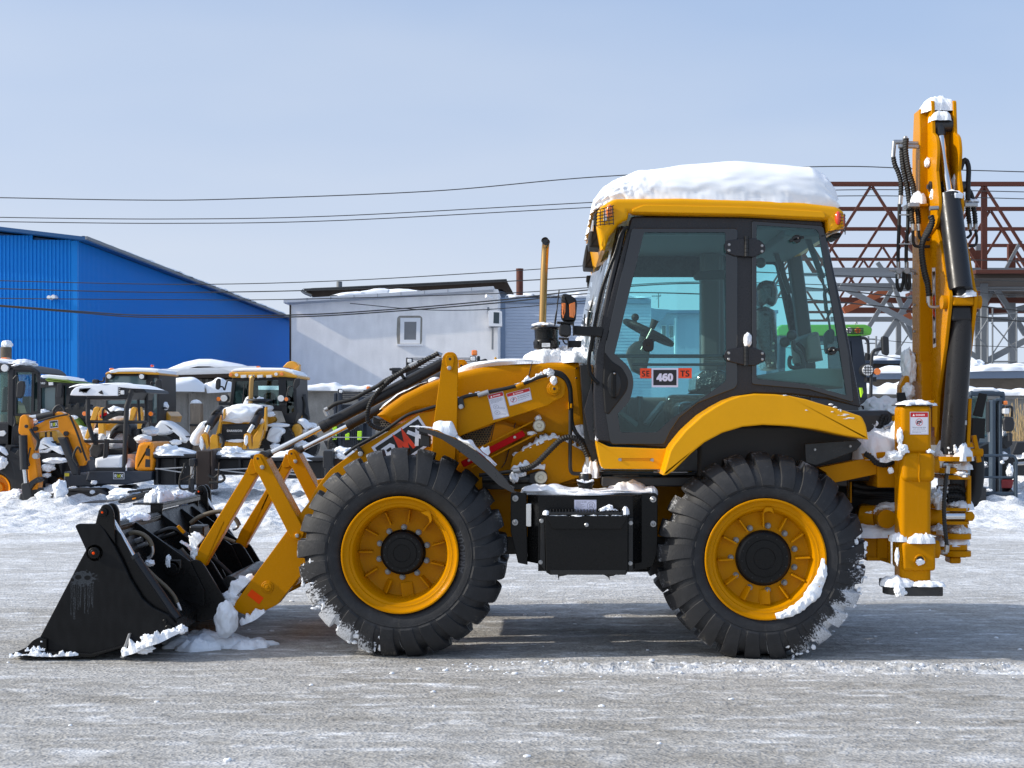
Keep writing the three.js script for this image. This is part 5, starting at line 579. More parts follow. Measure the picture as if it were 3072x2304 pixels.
// pipes, hoses and fittings of the boom
{ const H = (pts, z, r = 0.0155, rib = true, nm = 'hose') => part(nm, (rib ? hose : (a, b) => tube(a, b, 40, 9))(cH(pts).map((p, i) => PP(p, Array.isArray(z) ? z[Math.min(i, z.length - 1)] : z)), r), M.rubber, mac);
  H([[498, 530], [510, 590], [540, 660], [560, 740], [560, 850]], -0.72); H([[605, 380], [570, 470], [580, 620], [610, 760], [630, 900], [640, 960]], -0.70, 0.017); H([[605, 375], [600, 480], [625, 640], [660, 760], [678, 880]], -0.66, 0.017); H([[655, 960], [650, 1020], [662, 1100]], -0.66); H([[692, 960], [705, 1020], [708, 1100]], -0.66);
  H([[815, 1015], [815, 1070], [770, 1160], [735, 1250], [735, 1370], [755, 1500], [785, 1600], [800, 1680]], -0.42, 0.0165); part('hose', hose(cU([[750, 350], [765, 400], [740, 480], [690, 560], [678, 650], [700, 800], [725, 900], [738, 1020]]).map((p) => PP(p, -0.40)), 0.0175), M.rubber, mac);
  H([[1055, 625], [1075, 570], [1100, 555], [1122, 620], [1118, 760], [1115, 885]], -0.55, 0.016, false); H([[1070, 790], [1100, 785], [1135, 820], [1160, 890]], -0.6, 0.015, false); H([[1115, 940], [1120, 1010], [1130, 1080]], -0.6); H([[1160, 940], [1172, 1000], [1178, 1080]], -0.6); H([[1178, 1130], [1190, 1200], [1180, 1255], [1130, 1270]], -0.6, 0.009, false, 'pipe'); H([[1132, 1130], [1140, 1170], [1110, 1200]], -0.6, 0.009, false, 'pipe');
  H([[548, 920], [545, 1100], [538, 1300], [537, 1400]], -0.72, 0.012, false, 'pipe'); H([[620, 930], [618, 1100], [606, 1250], [604, 1400]], -0.70, 0.012, false, 'pipe'); H([[660, 1140], [668, 1250], [710, 1272], [800, 1272]], -0.62, 0.010, false, 'pipe'); H([[708, 1140], [715, 1190], [740, 1210], [800, 1215]], -0.62, 0.010, false, 'pipe'); H([[530, 1500], [530, 1590], [555, 1640], [580, 1560], [585, 1480]], -0.72, 0.011, false); H([[600, 1500], [605, 1590], [620, 1625], [632, 1590], [628, 1500]], -0.70, 0.011, false);
  for (const v of [1008, 1250]) part('pipe_clip', rod(P(...cH([545, v]), -0.70), P(...cH([640, v]), -0.68), 0.005), M.steel, mac);
  part('hose_fitting', [rod(P(...cH([500, 405]), -0.72), P(...cH([580, 405]), -0.72), 0.016), rod(P(...cH([505, 400]), -0.72), P(...cH([495, 530]), -0.72), 0.014), rod(P(...cH([560, 410]), -0.7), P(...cH([700, 415]), -0.7), 0.013), rod(P(...cH([540, 440]), -0.68), P(...cH([705, 442]), -0.68), 0.014), discZ(...P(...cH([595, 372]), -0.68).toArray().slice(0, 2), -0.66, -0.7, 0.012), ...[[[560, 850], [555, 920]], [[662, 1085], [665, 1140]], [[708, 1085], [710, 1140]], [[1130, 1075], [1133, 1130]], [[1178, 1075], [1180, 1130]], [[812, 960], [812, 1015]]].map((q) => rod(...cH(q).map((p) => PP(p, -0.62)), 0.0145)), rod(P(...cH([800, 955]), -0.42), P(...cH([870, 950]), -0.42), 0.014), rod(...cU([[735, 1020], [738, 1075]]).map((p) => PP(p, -0.40)), 0.0155), tube(cU([[738, 1070], [745, 1100], [790, 1110], [825, 1105]]).map((p) => PP(p, -0.38)), 0.010, 20, 8)], M.steel, mac);
  for (const [p, q] of [[[540, 1475], 0], [[608, 1475], 1]]) { const w = P(...cH(p), -0.71); part('tap', [discZ(w.x, w.y, w.z + 0.02, w.z - 0.03, 0.022), rod(V(w.x - 0.06, w.y + 0.008, w.z), V(w.x + 0.06, w.y, w.z), 0.010), rod(V(w.x, w.y - 0.05, w.z), V(w.x, w.y + 0.06, w.z), 0.013)], M.steel, mac); }
  part('clamp_block', [pbox(...cH([625, 905]), ...cH([722, 942]), -0.58, -0.74, 0.006), pbox(...cH([1090, 905]), ...cH([1202, 940]), -0.55, -0.72, 0.006)], M.steel, mac); part('clamp_bracket', [pbox(...cH([715, 912]), ...cH([790, 935]), -0.6, -0.72), pbox(...cH([1060, 905]), ...cH([1095, 935]), -0.6, -0.7)], M.yellow, mac);
  for (const v of [1030, 1500, 1900, 2240, 2580]) { const w = P(...cH([690, v * 0.55 + 930]), -0.76); part('grease_nipple', rod(V(w.x - 0.02, w.y, w.z), V(w.x + 0.05, w.y, w.z), 0.008), M.steel, dip); } }

// ---- stickers and lettering
const font = (g, px, w = 'bold') => { g.font = `${w} ${px}px sans-serif`; g.textAlign = 'center'; g.textBaseline = 'middle'; };
const rr = (g, x, y, w, h, r) => { g.beginPath(); g.moveTo(x + r, y); g.arcTo(x + w, y, x + w, y + h, r); g.arcTo(x + w, y + h, x, y + h, r); g.arcTo(x, y + h, x, y, r); g.arcTo(x, y, x + w, y, r); g.closePath(); };
const danger = (kind) => canvasTex(kind === 'wide' ? 512 : 320, kind === 'wide' ? 352 : (kind === 'keys' ? 512 : 384), (g, w, h) => {
  g.fillStyle = '#d9d9e2'; g.fillRect(0, 0, w, h); g.strokeStyle = '#44465e'; g.lineWidth = 3; rr(g, 9, 9, w - 18, h - 18, 14); g.stroke(); g.fillStyle = '#c4141c'; const hh = kind === 'wide' ? 84 : kind === 'keys' ? 76 : 78; g.fillRect(11, 11, w - 22, hh); g.fillStyle = '#fff'; font(g, hh * 0.5); g.fillText('DANGER', w / 2 + 18, 13 + hh / 2); const x = w / 2 - hh * 1.22; g.beginPath(); g.moveTo(x - 20, 32 + hh / 2); g.lineTo(x + 20, 32 + hh / 2); g.lineTo(x, hh / 2 - 10); g.fill();
  g.fillStyle = '#3f4152'; const lines = (x0, y0, n, lw, dy, t = 5) => { const r = rng(n * 7 + h); for (let i = 0; i < n; i++) { let xx = x0; while (xx < x0 + lw * (i === n - 1 ? 0.6 : 1)) { const q = 12 + r() * 26; g.fillRect(xx, y0 + i * dy, Math.min(q, x0 + lw - xx), t); xx += q + 6; } } };
  const ban = (cx, cy, r) => { g.strokeStyle = '#c4141c'; g.lineWidth = r * 0.14; g.beginPath(); g.arc(cx, cy, r, 0, 7); g.moveTo(cx - r * 0.7, cy + r * 0.7); g.lineTo(cx + r * 0.7, cy - r * 0.7); g.stroke(); };
  if (kind === 'wide') { g.fillStyle = '#3b3d4c'; g.beginPath(); g.arc(118, 175, 13, 0, 7); g.fill(); g.fillRect(92, 195, 52, 16); g.save(); g.translate(110, 225); g.rotate(0.6); g.fillRect(-8, -34, 16, 78); g.restore(); ban(118, 214, 66); g.textAlign = 'left'; g.font = 'bold 40px sans-serif'; g.fillText('No Standing Under', 205, 156, 280); g.fillText('the Machine Arm', 205, 204, 265); lines(205, 248, 2, 270, 22); }
  if (kind === 'keys') { lines(28, 112, 5, 250, 17); g.strokeStyle = '#555a72'; g.lineWidth = 4; for (const y of [270, 390]) { g.beginPath(); g.ellipse(110, y, 52, 40, 0.3, 0, 7); g.stroke(); g.beginPath(); g.moveTo(150, y + 14); g.lineTo(275, y + 62); g.lineTo(262, y + 78); g.lineTo(140, y + 34); g.stroke(); g.beginPath(); g.moveTo(86, y - 20); g.lineTo(134, y + 20); g.moveTo(134, y - 20); g.lineTo(86, y + 20); g.stroke(); } }
  if (kind === 'hand') { g.fillStyle = '#30313c'; g.fillRect(122, 150, 76, 22); g.fillRect(116, 168, 22, 40); g.fillRect(150, 168, 18, 52); g.fillRect(176, 160, 26, 30); ban(160, 176, 58); font(g, 24); g.fillStyle = '#3b3d4c'; g.fillText('Reverse at any time', 160, 262, 230); font(g, 22, 'normal'); g.fillText('KEEP HANDS PLEASE', 160, 292, 220); lines(40, 322, 2, 240, 22); }
});
const print = (t, r = 0.45) => std(1, r, 0, { map: t });
const tint = [];
part('sticker', sticker(cK([[1140, 428], [1268, 398], [1320, 604], [1190, 634]]), -0.4975), print(danger('keys')), arm, 'tall danger sticker with two key drawings');
part('sticker', sticker(cK([[1295, 418], [1490, 368], [1510, 466], [1325, 520]]), -0.4975), print(danger('wide')), arm, 'wide danger sticker about standing under the arm');
part('sticker', sticker(cG([[426, 203], [558, 203], [558, 364], [426, 364]]), ZL + 0.0015), print(danger('hand')), leg, 'danger sticker on the stabiliser leg');
const badge = (m = '#e33a12', rim = '#d8d9e6') => canvasTex(512, 300, (g, w, h) => { g.fillStyle = rim; g.fillRect(0, 0, w, h); g.fillStyle = '#0c0d10'; g.fillRect(24, 24, w - 48, h - 48); g.lineJoin = 'miter'; const S = (c, a) => { g.strokeStyle = c; g.lineWidth = 36; g.beginPath(); a.forEach((p, i) => (i ? g.lineTo(...p) : g.moveTo(...p))); g.stroke(); }; S('#e9e9f0', [[78, 235], [78, 85], [150, 85], [166, 110], [150, 150], [84, 150]]); S('#e9e9f0', [[110, 150], [170, 235]]); S(m, [[205, 240], [228, 78], [268, 190], [308, 78], [322, 240]]); S('#e9e9f0', [[345, 70], [455, 238]]); S('#e9e9f0', [[455, 70], [345, 238]]); });
part('logo_sticker', sticker(cR([[632, 1318], [1214, 928], [1420, 1240], [838, 1630]]), -0.4972), print(badge()), arm, 'black and white logo sticker with a red letter on the loader arm');
part('model_sticker', sticker(cS([[390, 1066], [589, 1066], [589, 1211], [390, 1211]]), ZC + 0.0015), print(canvasTex(512, 372, (g, w, h) => { g.fillStyle = '#d4d5ea'; g.fillRect(0, 0, w, h); g.fillStyle = '#1c1d22'; g.fillRect(30, 34, w - 60, h - 72); g.fillStyle = '#dcdcf0'; g.font = 'bold 190px sans-serif'; g.textAlign = 'center'; g.textBaseline = 'middle'; g.strokeStyle = '#dcdcf0'; g.lineWidth = 16; g.strokeText('460', w / 2, h / 2 - 4, 400); g.fillText('460', w / 2, h / 2 - 4, 400); })), door, 'white and black model number 460');
for (const [q, t] of [[[[302, 1068], [388, 1068], [388, 1143], [302, 1143]], 'SE'], [[[591, 1066], [692, 1066], [692, 1143], [591, 1143]], 'TS']]) part('model_sticker', sticker(cS(q), ZC + 0.0015), print(canvasTex(256, 210, (g, w, h) => { g.fillStyle = '#ea4a1c'; g.fillRect(0, 0, w, h); g.fillStyle = '#1a0f0d'; font(g, 172); g.fillText(t, w / 2, h / 2 + 10, 216); })), door, 'orange sticker beside the model number');
part('tank_label', sticker(cE([[905, 662], [1126, 662], [1126, 772], [905, 772]]), -0.0985), print(canvasTex(384, 192, (g, w, h) => { g.fillStyle = '#cfd0e4'; g.fillRect(0, 0, w, h); g.strokeStyle = '#5a5c74'; g.lineWidth = 2; g.strokeRect(8, 8, w - 16, h - 16); g.fillStyle = '#34364a'; g.font = 'bold 24px sans-serif'; g.fillText('HYDRAULIC OIL TANK', 22, 46, 190); for (let i = 0; i < 7; i++) g.fillRect(22, 62 + i * 16, 90 + ((i * 53) % 80), 4); g.strokeStyle = '#34364a'; g.lineWidth = 5; g.beginPath(); g.arc(290, 100, 64, 0, 7); g.stroke(); g.strokeRect(262, 72, 56, 64); g.beginPath(); g.arc(290, 112, 10, 0, 7); g.fill(); })), tank);
part('boom_logo', (() => { const q = XY([[2796, 803], [2806, 803], [2808, 1040], [2799, 1044]], 2.4885); const g = quad(V(2.4885, q[3][1], q[3][0]), V(2.4885, q[2][1], q[2][0]), V(2.4885, q[1][1], q[1][0]), V(2.4885, q[0][1], q[0][0])); g.attributes.uv.array.set([0, 1, 0, 0, 1, 0, 0, 1, 1, 0, 1, 1]); return g; })(), print(badge('#c9321a', '#e6e6ee')), boom);
// ------------------------------------------------------------------ snow lying on the machine
const snow = (name, g, label, group) => one(name, g, M.snow, label, 'snow', group, 'thing');
const SG = 'snow clumps lying on the backhoe loader';
{ // the deep cap on the roof: layered flank, blunt rear end, thin ragged front
  const a = P(...cI([150, 400]), -0.25), b = P(...cI([1968, 400]), -0.25), y0 = P(...cI([900, 356]), -0.25).y - 0.015, top = [[0, 0.05], [0.012, 0.13], [0.05, 0.18], [0.11, 0.245], [0.2, 0.315], [0.38, 0.37], [0.63, 0.395], [0.8, 0.41], [0.9, 0.395], [0.95, 0.345], [0.982, 0.27], [1, 0.14]];
  const H = (t) => { let k = 1; while (k < top.length - 1 && t > top[k][0]) k++; const q = sstep(0, 1, (t - top[k - 1][0]) / (top[k][0] - top[k - 1][0])); return mix(top[k - 1][1], top[k][1], sat((t - top[k - 1][0]) / (top[k][0] - top[k - 1][0])) * 0.6 + q * 0.4); };
  const nu = 190, nv = 120, pos = [], idx = [];
  for (let i = 0; i <= nu; i++) for (let j = 0; j <= nv; j++) { const t = i / nu, s = j / nv, ang = (s - 0.5) * Math.PI, wz = 0.856, front = sstep(0.35, 0.02, t);
    const cz = Math.sign(Math.sin(ang)) * Math.pow(Math.abs(Math.sin(ang)), 0.44), cy = Math.pow(Math.max(0, Math.cos(ang)), 0.50), side = -cz;      // super-ellipse section
    const lay = 0.010 * Math.sin(cy * 17 + 1.2 * n2(t * 5, 3) + t * 3) * sstep(0.1, 0.5, 1 - cy) * (0.4 + 0.6 * n2(t * 7, cy * 4)), crum = 0.0025 * sstep(0.45, 0.0, cy) * n3(t * 30, cy * 14, side * 3) + front * (0.012 * n3(t * 22, cz * 4, cy * 4) + 0.006 * n3(t * 50, cz * 9, cy * 9));
    const taper = 1 - 0.10 * Math.pow(1 - t, 3) - 0.06 * Math.pow(t, 6), z = -1.11 + (cz * wz * taper) * (1 + lay + crum * 1.4) - 0.0, slope = P(...cI([1950, 412]), -0.25).y - P(...cI([300, 356]), -0.25).y;
    const y = y0 + slope * Math.pow(t, 2.2) - 0.008 + (H(t) * 0.82) * cy * (1 + crum * 0.6 + 0.05 * n2(t * 3, cz)) - (t < 0.06 ? (0.06 - t) * 0.8 : 0);
    pos.push(mix(a.x, b.x, t) + 0.015 * n3(cy * 6, cz * 4, t * 3) * (t < 0.1 || t > 0.95 ? 1 : 0), y, z); if (i < nu && j < nv) { const q = i * (nv + 1) + j; idx.push(q, q + 1, q + nv + 2, q, q + nv + 2, q + nv + 1); } }
  const g = new THREE.BufferGeometry(); g.setAttribute('position', new THREE.Float32BufferAttribute(pos, 3)); g.setIndex(idx); snowUV(g); g.computeVertexNormals();
  snow('roof_snow', [g], 'thick white cap of snow on the yellow cab roof').material = M.snowFar;
}
const K = (pts, z) => cK(pts).map((p) => PP(p, z));
snow('hood_snow', [snowRidge(K([[900, 236], [1000, 214], [1100, 191], [1250, 168], [1400, 157], [1560, 153], [1750, 156], [1915, 158]], -1.0).map((p) => p.clone().setY(p.y - 0.02)), 0.62, 0.04, { seed: 3, rough: 0.3, seg: 120, m: 18 }), snowDome(P(...cK([1600, 150]), -0.9), 0.13, 0.2, 0.08, { seed: 14 }), snowDome(P(...cK([1740, 150]), -0.9), 0.12, 0.2, 0.07, { seed: 15, rough: 0.3 }), snowDome(P(...cK([1880, 150]), -0.8), 0.10, 0.2, 0.06, { seed: 16, rough: 0.3 })], 'long thin snow layer along the top of the yellow hood');
snow('snow_pile', [snowLump(P(...cY([660, 1430]), -0.85), 0.06, 0.12, 0.1, 4), snowLump(P(...cY([700, 1520]), -0.75), 0.055, 0.10, 0.1, 5), snowLump(P(...cY([640, 1500]), -0.9), 0.07, 0.06, 0.1, 7), snowLump(P(...cY([450, 1420]), -1.0), 0.05, 0.045, 0.06, 6), snowRidge(cY([[820, 760], [770, 900], [720, 1150], [690, 1350]]).map((p) => PP(p, -0.95)), 0.10, 0.03, { seed: 9, rough: 0.5 })], 'snow packed between the rear of the hood and the windshield', SG);
snow('snow_clump', snowDome(P(...cY([215, 1095]), -0.95).add(V(0, 0.004, 0)), 0.072, 0.07, 0.016, { seed: 21, rough: 0.35 }), 'thin snow on the lid of the black air pre-cleaner', SG);
snow('snow_edge', [snowRidge(K([[262, 552], [330, 500], [430, 425], [520, 385], [600, 340], [650, 322]], -0.95), 0.40, 0.014, { seed: 7, rough: 0.5 }), snowRidge(K([[655, 322], [700, 305], [745, 292]], -0.85), 0.22, 0.02, { seed: 8, rough: 0.4, seg: 30 })], 'broken snow edge along the nose of the yellow hood', SG);
snow('snow_clump', [snowLump(P(...cK([1648, 245]), -0.50), 0.034, 0.026, 0.03, 31), snowLump(P(...cK([1690, 310]), -0.47), 0.022, 0.03, 0.02, 32, 0.15), snowRidge(K([[895, 462], [1000, 425], [1080, 408]], -0.5), 0.03, 0.008, { seed: 3, rough: 0.6, seg: 40 }), snowRidge(K([[1370, 345], [1450, 315], [1540, 285], [1600, 262]], -0.5), 0.05, 0.016, { seed: 4, rough: 0.6, seg: 40 })], 'snow dusting on the loader arm pivot and its pipe', SG);
snow('mudguard_snow', [snowRidge(K([[500, 690], [600, 698], [690, 706]], -0.23), 0.34, 0.006, { seed: 2, rough: 0.5 }), snowRidge(K([[690, 700], [740, 708], [800, 740], [885, 772]], -0.2), 0.22, 0.052, { seed: 6, rough: 0.35 }), snowRidge(K([[880, 775], [960, 828], [1060, 885], [1120, 932], [1160, 965], [1210, 1015]], -0.18), 0.20, 0.02, { seed: 9, rough: 0.7 }), snowRidge(K([[1085, 868], [1110, 895], [1150, 925]], -0.2), 0.08, 0.03, { seed: 19, rough: 0.5 })], 'crusted snow on the dark front mudguard', SG);
snow('tank_snow', [snowRidge(cE([[400, 592], [560, 590], [800, 585], [950, 590], [1200, 585], [1400, 588], [1650, 590]]).map((p) => PP(p, -0.33)), 0.40, 0.034, { seed: 12, rough: 0.55, seg: 110, m: 18 }), snowDome(P(...cE([1430, 580]), -0.42), 0.13, 0.14, 0.06, { seed: 13, rough: 0.3 }), snowDome(P(...cE([560, 580]), -0.4), 0.12, 0.12, 0.04, { seed: 17, rough: 0.3 }), snowDome(P(...cE([960, 600]), -0.2), 0.05, 0.05, 0.03, { seed: 18 }), snowDome(P(...cE([1660, 590]), -0.35), 0.05, 0.1, 0.04, { seed: 118 })], 'uneven snow on top of the black hydraulic tank', SG);
snow('snow_clump', [snowLump(P(...cE([1015, 400]), -0.32), 0.028, 0.006, 0.028, 3), snowRidge(cE([[930, 470], [1015, 492], [1100, 470]]).map((p) => PP(p, -0.27)), 0.02, 0.012, { seed: 5 })], 'snow ring on the black filler cap', SG);
snow('step_snow', [snowLump(P(...cE([1255, 745]), -0.05), 0.022, 0.02, 0.03, 41), snowLump(P(...cE([1225, 762]), -0.05), 0.03, 0.012, 0.03, 43), snowDome(P(...cE([1415, 790]), -0.05), 0.022, 0.05, 0.035, { seed: 42 }), snowDome(P(...cE([625, 800]), -0.05), 0.022, 0.05, 0.02, { seed: 44 }), snowRidge(cE([[620, 822], [900, 824], [1200, 822], [1440, 820]]).map((p) => PP(p, -0.02)), 0.04, 0.006, { seed: 51, rough: 0.8 }), snowRidge(cE([[1150, 770], [1250, 762], [1340, 768]]).map((p) => PP(p, -0.04)), 0.06, 0.012, { seed: 52, rough: 0.6 })], 'snow scraps on the serrated step of the tool box', SG);
snow('ledge_snow', [snowRidge(cAA([[930, 870], [1000, 820], [1200, 735], [1330, 690], [1450, 630], [1570, 590], [1650, 600]]).map((p) => PP(p, -0.635)), 0.06, 0.022, { seed: 22, rough: 0.6 }), snowRidge(cAA([[1700, 640], [1800, 690], [1900, 740], [2000, 800], [2060, 850]]).map((p) => PP(p, -0.64)), 0.06, 0.04, { seed: 23, rough: 0.5 }), snowLump(P(...cAA([1960, 530]), -0.66), 0.05, 0.06, 0.03, 24), snowLump(P(...cAA([2040, 600]), -0.66), 0.04, 0.05, 0.03, 25), snowRidge(cAA([[1840, 1000], [1900, 1080], [1960, 1110], [2060, 1110]]).map((p) => PP(p, -0.64)), 0.06, 0.03, { seed: 26, rough: 0.5 })], 'snow wedged on the ledges beside the yellow side panels', SG);
snow('snow_patch', [snowLump(P(...cAA([950, 1180]), -0.52), 0.03, 0.042, 0.03, 61), snowRidge(cAA([[900, 1090], [1080, 1090], [1200, 1075], [1320, 1055], [1420, 1075]]).map((p) => PP(p, -0.56)), 0.07, 0.03, { seed: 62, rough: 0.5 }), snowLump(P(...cAA([1060, 1150]), -0.53), 0.03, 0.02, 0.03, 63), snowLump(P(...cAA([1320, 285]), -0.58), 0.02, 0.02, 0.03, 64), snowLump(P(...cAA([1220, 520]), -0.6), 0.028, 0.014, 0.03, 65), snowRidge(cAA([[470, 1212], [700, 1205], [880, 1195]]).map((p) => PP(p, -0.58)), 0.05, 0.01, { seed: 66 })], 'snow clinging round the steering pin behind the front wheel', SG);
snow('snow_pile', [snowDome(P(...cE([1080, 400]), -0.55), 0.06, 0.1, 0.10, { seed: 71, rough: 0.3 }), snowLump(P(...cE([1090, 290]), -0.6), 0.035, 0.07, 0.06, 72), snowLump(P(...cE([1040, 80]), -0.62), 0.03, 0.07, 0.05, 73), snowRidge(cE([[1090, 390], [1160, 395], [1220, 395]]).map((p) => PP(p, -0.55)), 0.06, 0.012, { seed: 74 }), snowLump(P(...cJ([75, 1018]), -0.36), 0.012, 0.022, 0.02, 75)], 'snow jammed between the yellow step panel and the hoses', SG);
// crescent on the rear rim and scraps on the tyre shoulders
{ const pts = []; for (let i = 0; i <= 16; i++) { const a = 0.02 - i / 16 * 1.42; pts.push(V(RX + Math.cos(a) * 0.347, RY + Math.sin(a) * 0.347, 0.006)); } snow('rim_snow', snowRidge(pts, 0.062, 0.028, { seed: 81, rough: 0.35, up: V(0, 0, 1), seg: 90 }), 'crescent of packed snow on the lower rim of the rear wheel', SG);
  const rnd = rng(4), lumps = []; for (let i = 0; i < 46; i++) { const a = Math.PI * (1.02 + 0.42 * rnd()), r = 0.50 + 0.125 * Math.pow(rnd(), 0.8); lumps.push(snowLump(V(FX + Math.cos(a) * r, FY + Math.sin(a) * r, -0.02 - (r - 0.5) * 0.55), 0.006 + 0.013 * rnd(), 0.006 + 0.013 * rnd(), 0.007, i, 0.35, 1)); } snow('tyre_snow', lumps, 'crumbs of snow stuck to the front tyre', SG);
  const l2 = []; for (let i = 0; i < 60; i++) { const a = Math.PI * (-0.42 + 0.52 * rnd()), r = 0.48 + 0.145 * Math.pow(rnd(), 0.8); l2.push(snowLump(V(RX + Math.cos(a) * r, RY + Math.sin(a) * r, 0.0 - (r - 0.48) * 0.5), 0.006 + 0.013 * rnd(), 0.006 + 0.013 * rnd(), 0.007, i + 7, 0.35, 1)); } snow('tyre_snow', l2, 'crumbs of snow stuck to the rear tyre', SG); }
// fender, hinge, roof rear
snow('snow_patch', [[[1890, 845], 0.05, 0.010], [[1940, 875], 0.055, 0.012], [[1830, 790], 0.012, 0.006], [[1855, 810], 0.012, 0.005], [[1800, 770], 0.014, 0.006], [[1620, 812], 0.02, 0.006], [[1800, 825], 0.02, 0.006], [[1870, 818], 0.01, 0.01], [[1460, 704], 0.015, 0.004]].map(([p, r, h], i) => snowLump(P(...cJ(p), -0.022), r, h, 0.018, i + 5, 0.3, 2)), 'scattered snow scraps on the yellow rear fender', SG);
snow('snow_clump', snowLump(P(...cJ([1187, 296]), ZC + 0.035), 0.026, 0.045, 0.026, 12, 0.12), 'white plug of snow standing on the lower door hinge', SG);
// stabiliser, rear deck, swing plates
const GG = (p, z) => P(...cG(p), z);
snow('snow_clump', snowDome(GG([468, 152], ZL - 0.09), 0.108, 0.09, 0.026, { seed: 91, rough: 0.3, sq: 4 }), 'flat snow on top of the yellow stabiliser leg', SG);
snow('snow_patch', [snowLump(GG([354, 380], -0.04), 0.018, 0.05, 0.02, 92), snowLump(GG([375, 468], -0.02), 0.03, 0.03, 0.02, 93), snowRidge([GG([370, 490], -0.04), GG([400, 488], -0.035), GG([420, 492], -0.035)], 0.03, 0.015, { seed: 94, seg: 24 }), snowRidge([GG([545, 492], -0.035), GG([600, 488], -0.05)], 0.03, 0.018, { seed: 95, seg: 24 }), snowLump(GG([320, 515], -0.05), 0.05, 0.03, 0.03, 96), snowDome(GG([515, 1124], -0.03), 0.085, 0.03, 0.045, { seed: 97, rough: 0.2 }), snowDome(GG([340, 1110], -0.1), 0.05, 0.06, 0.04, { seed: 98, rough: 0.3 }), snowLump(GG([500, 1272], -0.02), 0.026, 0.018, 0.01, 99), snowLump(GG([335, 1230], 0.0), 0.012, 0.05, 0.02, 100), snowLump(GG([290, 620], -0.1), 0.016, 0.02, 0.02, 101)], 'bits of snow on the sleeves of the stabiliser leg', SG);
snow('foot_snow', [snowDome(GG([350, 1425], -0.06), 0.10, 0.10, 0.045, { seed: 111, rough: 0.3 }), snowDome(GG([560, 1432], 0.0), 0.09, 0.06, 0.022, { seed: 112, rough: 0.35 }), snowLump(GG([350, 1470], 0.02), 0.03, 0.04, 0.03, 113), snowLump(GG([388, 1490], 0.03), 0.016, 0.012, 0.012, 114)], 'snow on the black stabiliser foot', SG);
snow('deck_snow', [snowDome(P(...cW([400, 820]), -0.62), 0.24, 0.30, 0.22, { seed: 120, rough: 0.14, n: 34, m: 60 }), snowDome(P(...cW([280, 790]), -0.45), 0.17, 0.2, 0.14, { seed: 121, rough: 0.16 }), snowLump(P(...cW([420, 200]), -0.7), 0.12, 0.07, 0.1, 122), snowLump(P(...cW([500, 260]), -0.62), 0.07, 0.06, 0.1, 123), snowLump(P(...cW([260, 410]), -0.5), 0.05, 0.05, 0.05, 124), snowLump(P(...cW([300, 330]), -0.7), 0.12, 0.12, 0.1, 125), snowLump(P(...cW([550, 540]), -0.35), 0.03, 0.08, 0.04, 126), snowRidge(cW([[340, 890], [420, 900], [500, 870], [590, 800]]).map((p) => PP(p, -0.2)), 0.05, 0.03, { seed: 127, rough: 0.4 })], 'heap of snow on the rear frame between fender and stabiliser', SG);
for (const [u0, u1, v, h, z, sd, w] of [[640, 870, 522, 0.075, -0.42, 131, 'on the top swing plate below the boom'], [680, 840, 602, 0.035, -0.45, 132, 'on the second swing plate below the boom'], [745, 815, 655, 0.025, -0.42, 133, 'on the third swing plate, in front of the thick hoses'], [585, 660, 862, 0.065, -0.3, 134, 'on the small plate right beside the stabiliser leg'], [680, 860, 888, 0.04, -0.5, 135, 'on the plate above the chrome swing ram'], [590, 660, 1052, 0.03, -0.34, 136, 'on the lower small plate beside the stabiliser leg'], [700, 850, 1072, 0.04, -0.48, 137, 'on the plate below the chrome swing ram'], [590, 850, 1150, 0.035, -0.50, 138, 'on the lowest pair of swing plates']]) { const a = GG([u0, v], z), b = GG([u1, v], z); snow('plate_snow', [snowDome(V((a.x + b.x) / 2, GG([0, v], -0.36).y, z - 0.02), (b.x - a.x) / 2, 0.13, h * 1.4, { seed: sd, rough: 0.34 }), snowLump(V(mix(a.x, b.x, 0.3), a.y + h * 0.6, z + 0.05), 0.04, h * 0.6, 0.05, sd, 0.3)], 'snow ' + w, SG); }
snow('ram_snow', [snowLump(GG([290, 885], -0.42), 0.09, 0.035, 0.08, 141), snowLump(GG([160, 915], -0.45), 0.05, 0.02, 0.05, 142), snowDome(GG([180, 1070], -0.45), 0.22, 0.14, 0.06, { seed: 143, rough: 0.3 })], 'snow over the yellow ram behind the rear wheel', SG);
// boom
const HH = (p, z) => P(...cH(p), z);
snow('boom_snow', snowDome(HH([858, 145], -0.68), 0.098, 0.11, 0.085, { seed: 151, rough: 0.16, sq: 4 }), 'block of snow on the very top of the folded boom', SG);
snow('boom_snow', snowDome(HH([885, 222], -0.60), 0.07, 0.06, 0.055, { seed: 152, rough: 0.14, sq: 4 }), 'snow on the rod end just below the top of the boom', SG);
snow('boom_snow', [snowDome(V(2.575, HH([0, 850], -0.44).y - 0.01, -0.47), 0.075, 0.08, 0.045, { seed: 153, rough: 0.2 }), snowLump(HH([1010, 760], -0.56), 0.024, 0.07, 0.04, 154, 0.2), snowLump(HH([845, 840], -0.56), 0.03, 0.04, 0.04, 155, 0.25)], 'snow collar where the chrome rod enters the dark boom ram', SG);
snow('boom_snow', [snowDome(HH([700, 908], -0.66), 0.05, 0.06, 0.065, { seed: 156, rough: 0.2 }), snowLump(HH([655, 1210], -0.74), 0.02, 0.03, 0.02, 166)], 'snow on the grey hose clamp left of the boom', SG); snow('boom_snow', snowDome(HH([1140, 905], -0.63), 0.045, 0.07, 0.02, { seed: 157, rough: 0.3 }), 'snow on the grey hose clamp right of the boom', SG); snow('boom_snow', snowLump(HH([780, 575], -0.62), 0.018, 0.03, 0.03, 158), 'small snow clump at the boom knee pin', SG);
